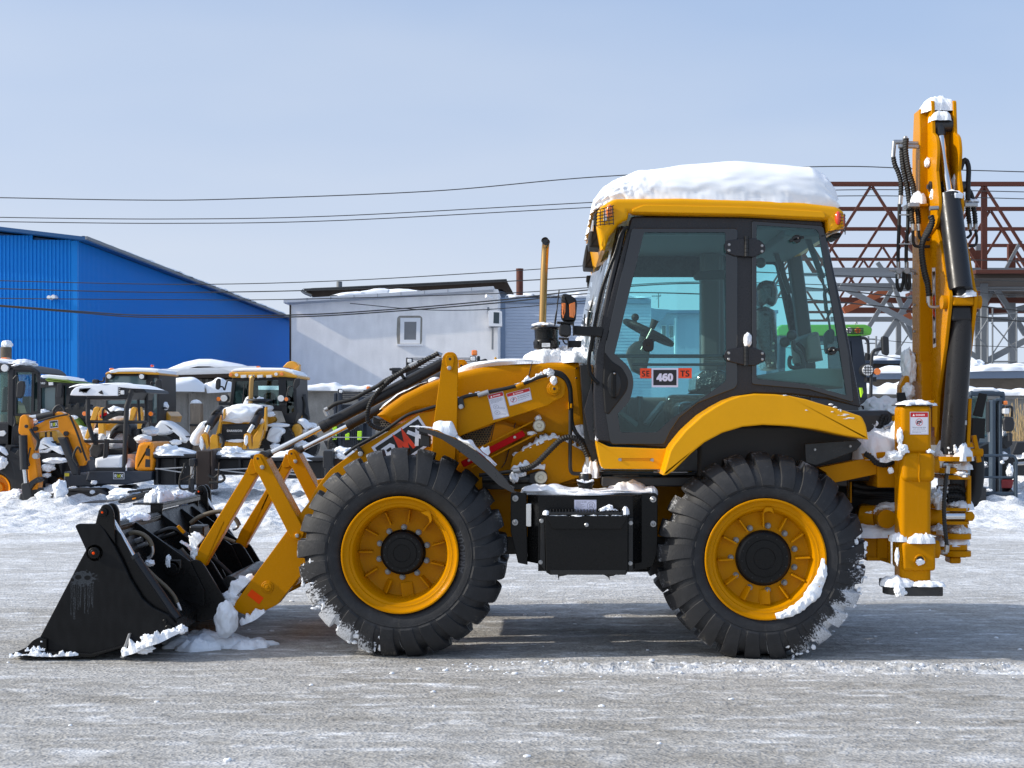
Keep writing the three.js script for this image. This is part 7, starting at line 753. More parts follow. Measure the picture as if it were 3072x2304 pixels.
  const rl = thing('railing', 'thin grey railing on the low roof beside the green loader', 'railing', D(2610, 1080, 40)); for (const u of [235, 300]) part('post', rod(D(...cU([u, 1350]), 40), D(...cU([u, 1500]), 40), 0.03), B.steel, rl); for (const v of [1375, 1410]) part('rail', rod(D(...cU([205, v]), 40), D(...cU([300, v]), 40), 0.02), B.steel, rl); }
// overhead wires
{ const W = [['topmost overhead cable, sagging across the whole sky', [[-300, 588], [0, 593], [400, 600], [700, 597], [1300, 573], [1800, 530], [2450, 500], [2800, 508], [3300, 522]], 36, 0.014], ['upper cable of the close pair above the blue hall', [[-300, 645], [0, 652], [500, 657], [1000, 648], [1780, 607], [2515, 570], [3300, 580]], 37, 0.013], ['lower cable of the close pair above the blue hall', [[-300, 660], [0, 665], [500, 670], [1000, 662], [1780, 622], [2515, 588], [3300, 602]], 37, 0.013], ['overhead cable crossing the blue wall at its upper third', [[-300, 832], [0, 842], [540, 853], [1000, 843], [1500, 815], [1785, 795], [1900, 786], [2200, 775], [2700, 775], [3300, 790]], 37.5, 0.013], ['overhead cable just below it on the blue wall', [[-300, 856], [0, 866], [500, 877], [1000, 869], [1500, 845], [1785, 830], [2100, 812], [2600, 830], [3300, 850]], 37.5, 0.016], ['level overhead cable meeting the eave of the white building', [[-300, 890], [0, 895], [500, 899], [870, 898], [1500, 880], [1785, 862], [2100, 846], [2600, 860], [3300, 900]], 37.5, 0.013], ['upper of the two heavy twisted cables low across the blue wall', [[-300, 895], [0, 916], [250, 935], [450, 946], [870, 945], [1150, 930], [1500, 900], [1785, 868], [2100, 850], [2500, 870], [3300, 960]], 36.5, 0.019], ['lower of the two heavy twisted cables low across the blue wall', [[-300, 897], [0, 919], [250, 939], [450, 952], [870, 951], [1150, 936], [1500, 908], [1785, 880], [2100, 882], [2500, 905], [3300, 990]], 36.5, 0.019], ['thin cable strung over the white wall above its window', [[1050, 910], [1250, 928], [1420, 930], [1600, 918], [1800, 898]], 54, 0.018], ['low cable crossing behind the boom and green loader', [[2300, 1040], [2560, 1055], [2800, 1085], [3300, 1090]], 45, 0.014], ['lowest thin cable under the steel frame', [[2300, 1010], [2600, 1018], [2800, 1032], [3300, 1050]], 45, 0.012]];
  for (const [l, pts, d, r] of W) one('overhead_wire', tube(pts.map((p) => D(p[0], p[1], d)), r, 90, 6), std(0.03, 0.6), l, 'cable', 'overhead cables'); }
// dry reeds by the right edge
{ const t = thing('dry_reeds', 'clump of dry straw coloured reeds before the concrete fence beside the forklift', 'plant', D(3050, 1370, 24)), rnd = rng(66), st = [], lf = []; for (let i = 0; i < 110; i++) { const b = D(3020 + rnd() * 130, 1400, 24 + rnd() * 1.2), h = 0.5 + rnd() * 0.75, tip = b.clone().add(V((rnd() - 0.5) * 0.35, h, (rnd() - 0.5) * 0.2)), m = b.clone().lerp(tip, 0.6).add(V((rnd() - 0.5) * 0.05, 0.04, 0)); st.push(tube([b, m, tip], 0.005, 6, 4)); if (rnd() < 0.6) { const q = tip.clone().add(V((rnd() - 0.5) * 0.2, -0.12 * rnd(), 0)); lf.push(quad(m, m.clone().add(V(0.02, 0, 0)), q, q.clone().add(V(-0.004, 0.01, 0)))); } } part('stalks', st, std([0.42, 0.30, 0.15], 0.9), t).userData.kind = 'stuff'; part('leaves', lf, std([0.48, 0.36, 0.19], 0.9, 0, { side: THREE.DoubleSide }), t).userData.kind = 'stuff'; }
// ------------------------------------------------------------------ machines parked behind
const T = {}; T.dark = std([0.012, 0.013, 0.016], 0.5); T.navy = std([0.018, 0.026, 0.042], 0.5, 0.1); T.slate = std([0.035, 0.055, 0.080], 0.5, 0.1); T.green = phys([0.10, 0.38, 0.03], { roughness: 0.35, clearcoat: 0.5 }); T.olive = phys([0.17, 0.26, 0.03], { roughness: 0.45 }); T.lime = std([0.42, 0.75, 0.02], 0.5); T.yellow = phys([0.66, 0.31, 0.010], { roughness: 0.4, clearcoat: 0.4 });
T.glass = phys([0.10, 0.17, 0.18], { roughness: 0.05, clearcoat: 1, clearcoatRoughness: 0.03 }); T.pane = phys([0.62, 0.80, 0.80], { roughness: 0.03, transmission: 1, thickness: 0, side: THREE.DoubleSide });
const FW = (name, label, cat, u, v, d, g) => { const p = D(u, v, d); return thing(name, label, cat, V(p.x, 0, p.z), g); };
const disc = (p, d, r, t = 0.1) => { const w = D(p[0], p[1], d); return discZ(w.x, w.y, w.z, w.z - t, r * d / FOC, r * d / FOC, 24, 0.004); };
const bars = (list, d, r) => list.map(([a, b]) => rod(D(...a, d), D(...b, d), r, r, 8));
const SL = (k, c, rx, ry, rz, ...o) => snowLump(c, rx * k, ry * k, rz * k, ...o);
const sn = (label, gs) => one('snow', gs, M.snowFar, label, 'snow', 'snow on the machines parked behind');
const wheelAt = (t, p, d, R, rim, mat = T.yellow, w = 0.4) => { const c = D(...p, d), g = group('wheel', t); part('tyre', latheZ(c.x, c.y, [[rim * 0.95, c.z - w], [R * 0.9, c.z - w], [R, c.z - w * 0.8], [R, c.z - w * 0.2], [R * 0.93, c.z - 0.01], [rim * 1.15, c.z], [rim, c.z - 0.03]], 48), plainTyre, g); part('rim', latheZ(c.x, c.y, [[rim * 1.02, c.z - 0.03], [rim, c.z - 0.005], [rim * 0.86, c.z - 0.03], [rim * 0.78, c.z - 0.14], [0.1, c.z - 0.14], [0.09, c.z - 0.05], [0.002, c.z - 0.05]], 36), mat, g); const lug = []; for (let i = 0; i < 22; i++) { const a = i / 22 * 2 * Math.PI; const q = box(-0.045, R * 0.84, c.z - w * 0.95, 0.045, R * 1.045, c.z - 0.004, 0.01); q.translate(0, 0, -c.z + w / 2); q.rotateZ(a); q.translate(c.x, c.y, c.z - w / 2); lug.push(q); } part('tread', lug, plainTyre, g); return g; };
{ // black cabbed loader, cut by the left edge
  const d = 23, t = FW('compact_loader', 'black cabbed loader with yellow hood cut off by the left photo edge', 'loader', 40, 1500, d);
  part('cab_roof', pl(cO([[-260, 262], [120, 268], [300, 300, 60], [352, 345, 60], [352, 360], [290, 340], [130, 330], [60, 345], [-260, 345]]), d, 1.3, { b: 0.03 }), T.dark, t);
  part('door_frame', pl(cO([[122, 300, 40], [290, 302, 60], [350, 350, 60], [350, 735], [122, 735]]), d + 0.02, 0.06, { b: 0.012, holes: [cO([[140, 338, 20], [288, 340, 10], [280, 715, 10], [185, 715], [140, 760, 10]].map((q) => [q[0], Math.min(q[1], 720)])), cO([[298, 350, 10], [326, 360, 30], [338, 420], [338, 700], [292, 700]])] }), T.dark, t);
  part('window', [pl(cO([[122, 310], [345, 340], [345, 730], [122, 730]]), d + 0.05, 0.01, { b: 0 }), pl(cO([[-250, 340], [66, 340], [66, 785], [-250, 785]]), d + 0.05, 0.01, { b: 0 }), pl(cO([[-250, 300], [345, 300], [345, 720], [-250, 720]]), d + 1.25, 0.01, { b: 0 })], T.pane, t);
  part('pillar', [pl(cO([[66, 300], [124, 300], [118, 820], [108, 1010], [60, 1010]]), d, 0.10, { b: 0.02 }), pl(cO([[300, 330], [345, 340], [345, 730], [300, 730]]), d + 1.2, 0.1)], T.dark, t);
  part('seat', [pl(cO([[10, 480, 20], [55, 470, 20], [70, 620], [60, 700], [0, 700]]), d + 0.5, 0.4, { b: 0.05 }), pl(cO([[200, 560], [260, 560], [270, 720], [190, 720]]), d + 0.8, 0.2)], T.dark, t); part('inner_post', pl(cO([[120, 600], [160, 640], [182, 720], [178, 920], [118, 930]]), d + 0.3, 0.3), M.brass, t);
  part('body', [pl(cO([[-260, 790], [60, 790], [118, 820], [116, 1020], [165, 1060], [190, 1180], [150, 1200], [100, 1100], [40, 1040], [-260, 1030]]), d, 1.4, { b: 0.02 }), pl(cO([[110, 1000], [540, 1070], [545, 1200], [560, 1320], [160, 1330], [110, 1200]]), d + 0.5, 1.0, { b: 0.02 })], T.dark, t); part('rear_fender', [pl(cO([[318, 1060], [540, 1060], [552, 1110], [545, 1260], [520, 1180], [460, 1110], [400, 1150], [350, 1300], [318, 1330]]), d + 0.1, 0.7, { b: 0.02 })], T.dark, t);
  part('hood', pl(cO([[340, 870], [500, 860, 20], [520, 980], [500, 1010], [440, 985], [380, 930], [345, 940]]), d + 0.4, 1.0, { b: 0.04 }), T.yellow, t); for (const u of [405, 450]) part('hood_slot', pl(cO([[u - 9, 880], [u + 7, 874], [u + 8, 935], [u - 6, 930]]), d + 0.38, 0.05), T.dark, t);
  part('headlamp', pl(cO([[-30, 870], [40, 862, 10], [55, 890, 10], [30, 915], [-30, 915]]), d - 0.03, 0.08), M.lamp, t); part('reflector', pl(cO([[165, 1078], [188, 1078], [190, 1115], [166, 1115]]), d - 0.02, 0.03), M.orange, t); part('beacon', [bx(2, 1072, 21, 1084, d + 0.5, 0.15, 0.02)], M.amber, t); part('work_lamp', [disc(cO([40, 308]), d - 0.05, 11, 0.12)], M.lamp, t);
  part('mirror', pl(cO([[146, 440, 30], [170, 420, 20], [215, 425, 20], [220, 470], [205, 560, 30], [175, 582, 20], [140, 570, 20]]), d - 0.35, 0.06, { b: 0.02 }), T.dark, t); part('mirror_arm', tube(cO([[118, 405], [150, 375], [160, 420], [165, 450]]).map((p) => D(...p, d - 0.2)), 0.014, 14, 7), T.dark, t); part('grab_rail', tube(cO([[128, 740], [135, 790], [122, 830]]).map((p) => D(...p, d - 0.1)), 0.014, 10, 7), T.dark, t);
  wheelAt(t, cO([-35, 1375]), d - 0.25, 0.78 * 0.93, 0.235, M.orange, 0.4); wheelAt(t, cO([520, 1330]), d + 0.3, 0.62, 0.30, M.orange, 0.4); wheelAt(t, cO([450, 1310]), d + 0.25, 0.66, 0.25, T.dark, 0.4);
  part('front_fender', tube(cO([[-40, 1040], [30, 1055], [90, 1110], [125, 1190], [145, 1300], [150, 1400]]).map((p) => D(...p, d - 0.2)), 0.05, 24, 8), T.dark, t);
  sn('snow on the roof of the black loader at the left edge', [snowRidge(cO([[-200, 258], [60, 262], [160, 278], [285, 300]]).map((p) => D(...p, d + 0.6)), 1.0, 0.06, { seed: 401, rough: 0.4 }), snowLump(D(...cO([210, 278]), d + 0.3), 0.2, 0.08, 0.3, 402)]); sn('snow draped over the rear wheel arch of the black loader', [pl(cO([[318, 1068, 10], [340, 970, 20], [375, 928, 20], [402, 922, 14], [415, 965, 14], [470, 1000, 14], [530, 1002, 14], [552, 1050, 10], [546, 1084, 10], [500, 1042], [450, 1034, 20], [415, 1062]]), d + 0.06, 0.6, { b: 0.05 })]); sn('snow on the tyre under the wheel arch of the black loader', [snowLump(D(...cO([490, 1130]), d + 0.0), 0.2, 0.05, 0.15, 406), snowLump(D(...cO([430, 1190]), d), 0.10, 0.07, 0.15, 407), snowLump(D(...cO([415, 1260]), d), 0.06, 0.04, 0.1, 408)]); sn('snow on the front fender of the black loader', [snowRidge(cO([[-60, 1030], [30, 1042], [75, 1085]]).map((p) => D(...p, d - 0.2)), 0.25, 0.05, { seed: 409, seg: 30 }), snowLump(D(...cO([0, 1150]), d - 0.3), 0.12, 0.12, 0.1, 410)]); }
const logoRMX = canvasTex(256, 160, (g, w, h) => { g.fillStyle = '#cfd3da'; g.fillRect(0, 0, w, h); g.fillStyle = '#14171c'; g.fillRect(12, 12, w - 24, h - 24); g.font = 'bold 104px sans-serif'; g.textBaseline = 'middle'; g.fillStyle = '#eceff2'; g.fillText('R', 22, 84, 70); g.fillText('X', 166, 84, 74); g.fillStyle = '#d8dd1c'; g.fillText('M', 88, 84, 84); });
{ // orange mini excavator with open canopy
  const d = 21.5, t = FW('mini_excavator', 'orange and black mini excavator with open snowy canopy and arm reaching left', 'excavator', 400, 1490, d), O = M.orange;
  part('boom', pl(cO([[300, 825], [400, 770], [480, 745], [488, 705, 14], [520, 692, 20], [590, 725, 40], [665, 830, 30], [725, 1010], [762, 1130, 10], [745, 1175, 10], [690, 1180, 10], [640, 1090], [560, 900, 30], [510, 855, 30], [300, 882, 10]]), d - 0.9, 0.22, { b: 0.02 }), O, t);
  const st = part('dipper_arm', pl(cO([[160, 860], [175, 745, 20], [200, 722, 20], [235, 722, 20], [256, 765, 20], [262, 850], [300, 1000], [342, 1330], [335, 1385, 14], [275, 1392, 14], [250, 1300], [232, 1100], [222, 905], [190, 905], [165, 890]]), d - 1.0, 0.2, { b: 0.015 }), O, t); part('pin', [disc(cO([230, 826]), d - 1.03, 5), disc(cO([310, 848]), d - 0.95, 7), disc(cO([582, 890]), d - 0.95, 7)], T.dark, t);
  part('arm_ram', [rod(D(...cO([205, 905]), d - 1.1), D(...cO([216, 1210]), d - 1.1), 0.062, 0.062, 16), rod(D(...cO([330, 745]), d - 0.9), D(...cO([480, 715]), d - 0.9), 0.05, 0.05, 12)], T.dark, t); part('ram_rod', [rod(D(...cO([216, 1205]), d - 1.1), D(...cO([230, 1330]), d - 1.1), 0.03), rod(D(...cO([250, 748]), d - 0.9), D(...cO([332, 738]), d - 0.9), 0.032)], M.chrome, t);
  part('boom_ram', pl(cO([[503, 925], [578, 920], [690, 1205], [690, 1260], [640, 1265]]), d - 1.05, 0.16, { b: 0.04 }), T.dark, t);
  part('bucket', [pl(cO([[148, 1555], [176, 1425], [240, 1425], [300, 1500], [300, 1550]]), d - 0.95, 0.5, { b: 0.02 }), pl(cO([[368, 1495], [425, 1425], [465, 1545]]), d - 0.95, 0.04), pl(cO([[290, 1440], [420, 1430], [400, 1500], [300, 1530]]), d - 0.75, 0.3)], T.dark, t); part('bucket_link', [pl(cO([[180, 1340, 20], [215, 1318, 10], [270, 1330], [285, 1470], [200, 1480]]), d - 1.05, 0.3, { b: 0.02 }), pl(cO([[260, 1320], [330, 1275, 10], [358, 1310, 10], [300, 1340], [270, 1380]]), d - 1.1, 0.2), disc(cO([345, 1305]), d - 1.12, 6), disc(cO([350, 1390]), d - 1.05, 6)], T.dark, t);
  part('hose', [tube(cO([[620, 730], [650, 800], [690, 900], [740, 1050], [770, 1130]]).map((p) => D(...p, d - 1.12)), 0.016, 20, 7), tube(cO([[690, 1170], [650, 1100], [690, 1010], [720, 1060]]).map((p) => D(...p, d - 1.15)), 0.018, 20, 7), tube(cO([[270, 850], [300, 900], [340, 960], [320, 1040]]).map((p) => D(...p, d - 1.15)), 0.025, 20, 7), tube(cO([[270, 1015], [250, 1120], [262, 1170], [240, 1175]]).map((p) => D(...p, d - 1.12)), 0.012, 20, 6), tube(cO([[340, 780], [480, 742], [600, 720]]).map((p) => D(...p, d - 1.0)), 0.016, 20, 6)], M.rubber, t); part('tap', [disc(cO([310, 1090]), d - 1.12, 9)], M.steel, t);
  part('canopy_roof', [pl(cP([[-115, 505], [-105, 470], [0, 410, 20], [500, 390, 20], [720, 440, 40], [735, 470], [560, 470], [535, 545], [70, 548], [70, 512]]), d - 0.35, 1.3, { b: 0.02 })], T.dark, t); part('work_lamp', [pl(cP([[422, 412], [556, 416], [560, 508], [422, 508]]), d - 0.38, 0.2, { b: 0.02 })], T.dark, t); part('lamp_face', pl(cP([[446, 446], [488, 446], [488, 492], [446, 492]]), d - 0.41, 0.03), M.lamp, t); part('lamp_louvre', [0, 1, 2, 3].map((i) => pl(cP([[426, 425 + i * 22], [440, 422 + i * 22], [440, 432 + i * 22], [426, 435 + i * 22]]), d - 0.41, 0.03)), M.lamp, t);
  const f = d - 0.35; part('canopy_post', [rod(D(...cP([88, 545]), f), D(...cP([88, 800]), f), 0.035), rod(D(...cP([88, 795]), f), D(...cP([150, 1000]), f), 0.035), rod(D(...cP([575, 435]), f), D(...cP([515, 640]), f), 0.045), rod(D(...cP([515, 635]), f), D(...cP([492, 1345]), f), 0.040), tube(cP([[560, 450], [600, 432], [700, 445], [728, 480], [735, 620], [735, 800]]).map((p) => D(...p, d + 0.55)), 0.035, 24, 8), rod(D(...cP([640, 470]), d + 0.2), D(...cP([660, 780]), d + 0.2), 0.022), rod(D(...cP([715, 810]), d + 0.5), D(...cP([655, 975]), d + 0.4), 0.032)], T.dark, t); part('rail', bars([[cP([80, 793]), cP([740, 798])], [cP([0, 1008]), cP([500, 1014])], [cP([310, 985]), cP([290, 1210])], [cP([285, 985]), cP([270, 1210])]], f, 0.026), T.dark, t);
  part('seat', [pl(cP([[312, 975], [330, 880, 30], [400, 810, 40], [490, 795, 40], [555, 830, 30], [560, 960], [500, 925], [390, 920], [345, 985]]), d + 0.1, 0.4, { b: 0.05 }), pl(cP([[265, 1095], [480, 1085], [485, 1155], [270, 1165]]), d - 0.1, 0.5, { b: 0.03 }), pl(cP([[510, 900], [620, 870], [620, 1120], [510, 1150]]), d + 0.2, 0.4)], T.dark, t); part('console', [pl(cP([[95, 1100], [130, 1040], [235, 1035], [240, 1100], [180, 1190], [110, 1170]]), d - 0.25, 0.4, { b: 0.03 })], std([0.05, 0.05, 0.05], 0.6), t); part('joystick', [rod(D(...cP([172, 1050]), d - 0.3), D(...cP([180, 920]), d - 0.3), 0.04, 0.028)], T.dark, t);
  const cw = part('counterweight', pl(cP([[600, 1320, 10], [602, 1200], [640, 1045, 20], [690, 1018, 20], [795, 1020, 14], [810, 1090], [806, 1190], [820, 1210], [800, 1335, 20], [640, 1340]]), d - 0.45, 1.0, { b: 0.05 }), O, t); for (const q of [[[728, 1086], [775, 1092], [774, 1172], [722, 1168]], [[724, 1205], [775, 1212], [774, 1295], [718, 1294]]]) part('vent', pl(cP(q), d - 0.455, 0.03, { b: 0.002 }), T.dark, cw);
  part('platform', [pl(cP([[95, 1338], [600, 1335], [800, 1340], [790, 1440], [500, 1490], [200, 1490], [60, 1440]]), d - 0.45, 1.1, { b: 0.02 }), pl(cO([[570, 1230], [640, 1230], [800, 1250], [860, 1360], [620, 1370], [560, 1320]]), d - 0.4, 0.8, { b: 0.03 }), pl(cO([[700, 1180], [780, 1130], [800, 1220], [700, 1240]]), d - 0.8, 0.3)], T.navy, t); const lb = part('logo_sticker', sticker(cP([[367, 1353], [490, 1353], [490, 1428], [367, 1428]]), 8 - d + 0.462), print(logoRMX), t); part('logo_sticker', sticker(cO([[440, 778], [514, 770], [518, 836], [444, 846]]), 8 - d + 0.903), print(logoRMX), t); part('caution_label', sticker(cO([[574, 1242], [615, 1242], [615, 1270], [574, 1270]]), 8 - d + 0.404), std([0.5, 0.45, 0.03], 0.5), t);
  part('track', [pl(cO([[560, 1390, 20], [640, 1375], [900, 1380, 20], [960, 1420, 20], [930, 1490, 20], [620, 1480, 20]]), d - 0.6, 0.3, { b: 0.03 }), pl(cP([[420, 1500], [560, 1490], [600, 1530], [440, 1560]]), d + 0.3, 0.3)], T.dark, t);
  part('floor_pad', pl(cP([[120, 1300], [600, 1300], [600, 1340], [120, 1340]]), d - 0.40, 1.0), T.dark, t); part('engine_side', pl(cP([[-10, 1030], [60, 1020], [120, 1060], [90, 1180], [0, 1160]]), d, 0.8, { b: 0.04 }), O, t);
  sn('thick snow on the canopy of the orange mini excavator', [pl(cP([[-112, 500], [-95, 455], [-60, 420], [0, 398], [120, 380], [260, 384], [400, 376], [510, 370], [600, 392], [700, 430], [560, 425], [420, 410], [418, 508], [-60, 505]]), d - 0.40, 1.2, { b: 0.012 }), snowRidge(cP([[-80, 418], [60, 394], [250, 388], [420, 380], [520, 378], [660, 415]]).map((p) => D(...p, d)), 0.7, 0.03, { seed: 421, rough: 0.25 })]); for (const [q, l] of [[[[35, 430], [115, 425], [80, 455], [40, 475], [0, 450]], 'a'], [[[200, 470], [240, 445], [258, 490], [225, 485]], 'b']]) part('roof_patch', pl(cP(q), d - 0.412, 0.03, { b: 0.002 }), T.dark, t); part('roof_patch', pl(cO([[705, 490], [800, 485], [765, 530], [730, 515], [700, 520]]), d - 0.412, 0.03, { b: 0.002 }), T.dark, t);
  sn('deep snow filling the operator floor of the mini excavator', [pl(cP([[150, 1330], [160, 1200], [300, 1165], [470, 1160], [480, 1330]]), d - 0.38, 0.8, { b: 0.06 }), snowDome(D(...cP([555, 1335]), d - 0.2), 0.07, 0.2, 0.19, { seed: 423, rough: 0.1 }), SL(0.45, D(...cP([225, 1000]), d + 0.4), 0.25, 0.24, 0.2, 424, 0.12), SL(0.45, D(...cP([410, 1010]), d + 0.3), 0.38, 0.35, 0.2, 425, 0.1)]); sn('snow on the counterweight of the mini excavator', [SL(0.45, D(...cP([700, 985]), d + 0.1), 0.3, 0.16, 0.3, 426, 0.15), SL(0.45, D(...cP([780, 900]), d + 0.3), 0.3, 0.18, 0.3, 427, 0.12)]); sn('snow behind the arm pivot of the mini excavator', [SL(0.45, D(...cO([300, 780]), d - 0.6), 0.14, 0.08, 0.12, 428), SL(0.45, D(...cO([550, 715]), d - 0.8), 0.12, 0.06, 0.1, 429)]); sn('snow around the tracks and blade of the mini excavator', [SL(0.45, D(...cO([535, 1390]), d - 1.2), 0.22, 0.32, 0.3, 430, 0.2), SL(0.45, D(...cO([380, 1440]), d - 1.2), 0.25, 0.14, 0.2, 431), SL(0.45, D(...cO([650, 1368]), d - 0.7), 0.12, 0.04, 0.1, 432), SL(0.45, D(...cO([820, 1410]), d - 0.7), 0.08, 0.06, 0.1, 433), SL(0.45, D(...cO([160, 1430]), d - 0.7), 0.25, 0.16, 0.2, 434), SL(0.45, D(...cP([155, 1465]), d - 0.6), 0.10, 0.08, 0.1, 435)]); }
{ // toothed bucket lying in the snow
  const d = 18.5, t = FW('ditch_bucket', 'dark toothed excavator bucket half buried in the snow before the mini excavator', 'bucket', 420, 1500, d); part('shell', pl(cV([[560, 200], [660, 150], [820, 100], [950, 72, 10], [972, 95, 10], [860, 150], [790, 185], [640, 220], [575, 225]]), d, 0.5, { b: 0.02 }), T.dark, t); for (let i = 0; i < 15; i++) { const u = 670 + i * 19, v = 98 - i * 2.6; part('tooth', pl(cV([[u, v], [u + 12, v - 16], [u + 15, v - 3], [u + 14, v + 12], [u, v + 14]]), d, 0.06, { b: 0.002 }), T.dark, t); } part('maker_plate', pl(cV([[722, 165], [765, 155], [765, 172], [724, 182]]), d - 0.02, 0.03), M.orange, t); sn('snow lying on the dark toothed bucket', [SL(0.5, D(...cV([640, 110]), d + 0.2), 0.42, 0.14, 0.3, 441, 0.2), SL(0.5, D(...cV([560, 150]), d + 0.1), 0.28, 0.1, 0.2, 442)]);
  one('steel_plate', pl(cV([[165, 215], [440, 205], [440, 212], [165, 222]]), 18, 0.5), T.dark, 'thin dark plate edge sticking out of the snow below the toothed bucket', 'plate'); }
{ // green tractor
  const d = 33, t = FW('green_tractor', 'dark green tractor with lime cab roof behind the black loader', 'tractor', 190, 1300, d); part('cab_roof', pl(cO([[395, 405, 10], [430, 398], [640, 425, 10], [667, 437, 6], [640, 442], [420, 428]]), d, 1.5, { b: 0.02 }), T.olive, t); part('cab_frame', pl(cO([[345, 395], [400, 412], [650, 440], [628, 560], [600, 720], [345, 720]]), d + 0.05, 1.3, { b: 0.02, holes: [cO([[352, 480], [440, 470], [500, 478], [495, 560], [500, 690], [352, 690]]), cO([[558, 452], [600, 458], [590, 660], [555, 660]])] }), T.dark, t); part('window', [pl(cO([[350, 470], [500, 470], [505, 700], [350, 700]]), d + 0.2, 0.01, { b: 0 }), pl(cO([[550, 450], [640, 450], [610, 690], [550, 690]]), d + 0.2, 0.01, { b: 0 })], T.glass, t); part('mirror', pl(cO([[510, 450, 10], [550, 445, 10], [545, 570, 10], [500, 570, 10]]), d - 0.2, 0.1), T.dark, t); part('steering_wheel', [tube(cO([[470, 690], [500, 650], [540, 640], [570, 680], [560, 720]]).map((p) => D(...p, d - 0.1)), 0.03, 20, 8)], T.dark, t); part('fender', pl(cO([[610, 740], [660, 740, 30], [710, 790, 40], [722, 850], [690, 880], [670, 800], [620, 770]]), d - 0.3, 0.8, { b: 0.04 }), T.olive, t); part('work_lamp', pl(cO([[430, 434], [470, 434], [472, 460], [432, 462]]), d - 0.05, 0.06), M.lamp, t); part('cab_lettering', sticker(cO([[350, 428], [418, 430], [418, 456], [350, 454]]), 8 - d + 0.002), print(canvasTex(160, 60, (g, w, h) => { g.fillStyle = '#111417'; g.fillRect(0, 0, w, h); g.fillStyle = '#d5d8da'; g.font = 'bold 56px sans-serif'; g.textBaseline = 'middle'; g.fillText('ARD', 12, 32, 140); })), t); part('engine_hood', pl(cO([[600, 720], [680, 740], [720, 870], [600, 900]]), d + 0.1, 0.8), T.dark, t); wheelAt(t, cO([690, 900]), d, 0.75, 0.3, T.olive); sn('snow on the roof of the green tractor', [pl(cO([[350, 392], [360, 370], [430, 366], [560, 382], [640, 418], [600, 420], [420, 400]]), d + 0.1, 1.2, { b: 0.08 })]); sn('snow on the hood of the green tractor', [SL(0.6, D(...cO([380, 705]), d - 0.3), 0.25, 0.14, 0.2, 451), SL(0.6, D(...cO([650, 745]), d - 0.4), 0.2, 0.08, 0.2, 452), SL(0.6, D(...cO([720, 890]), d - 0.4), 0.3, 0.28, 0.3, 453)]); }
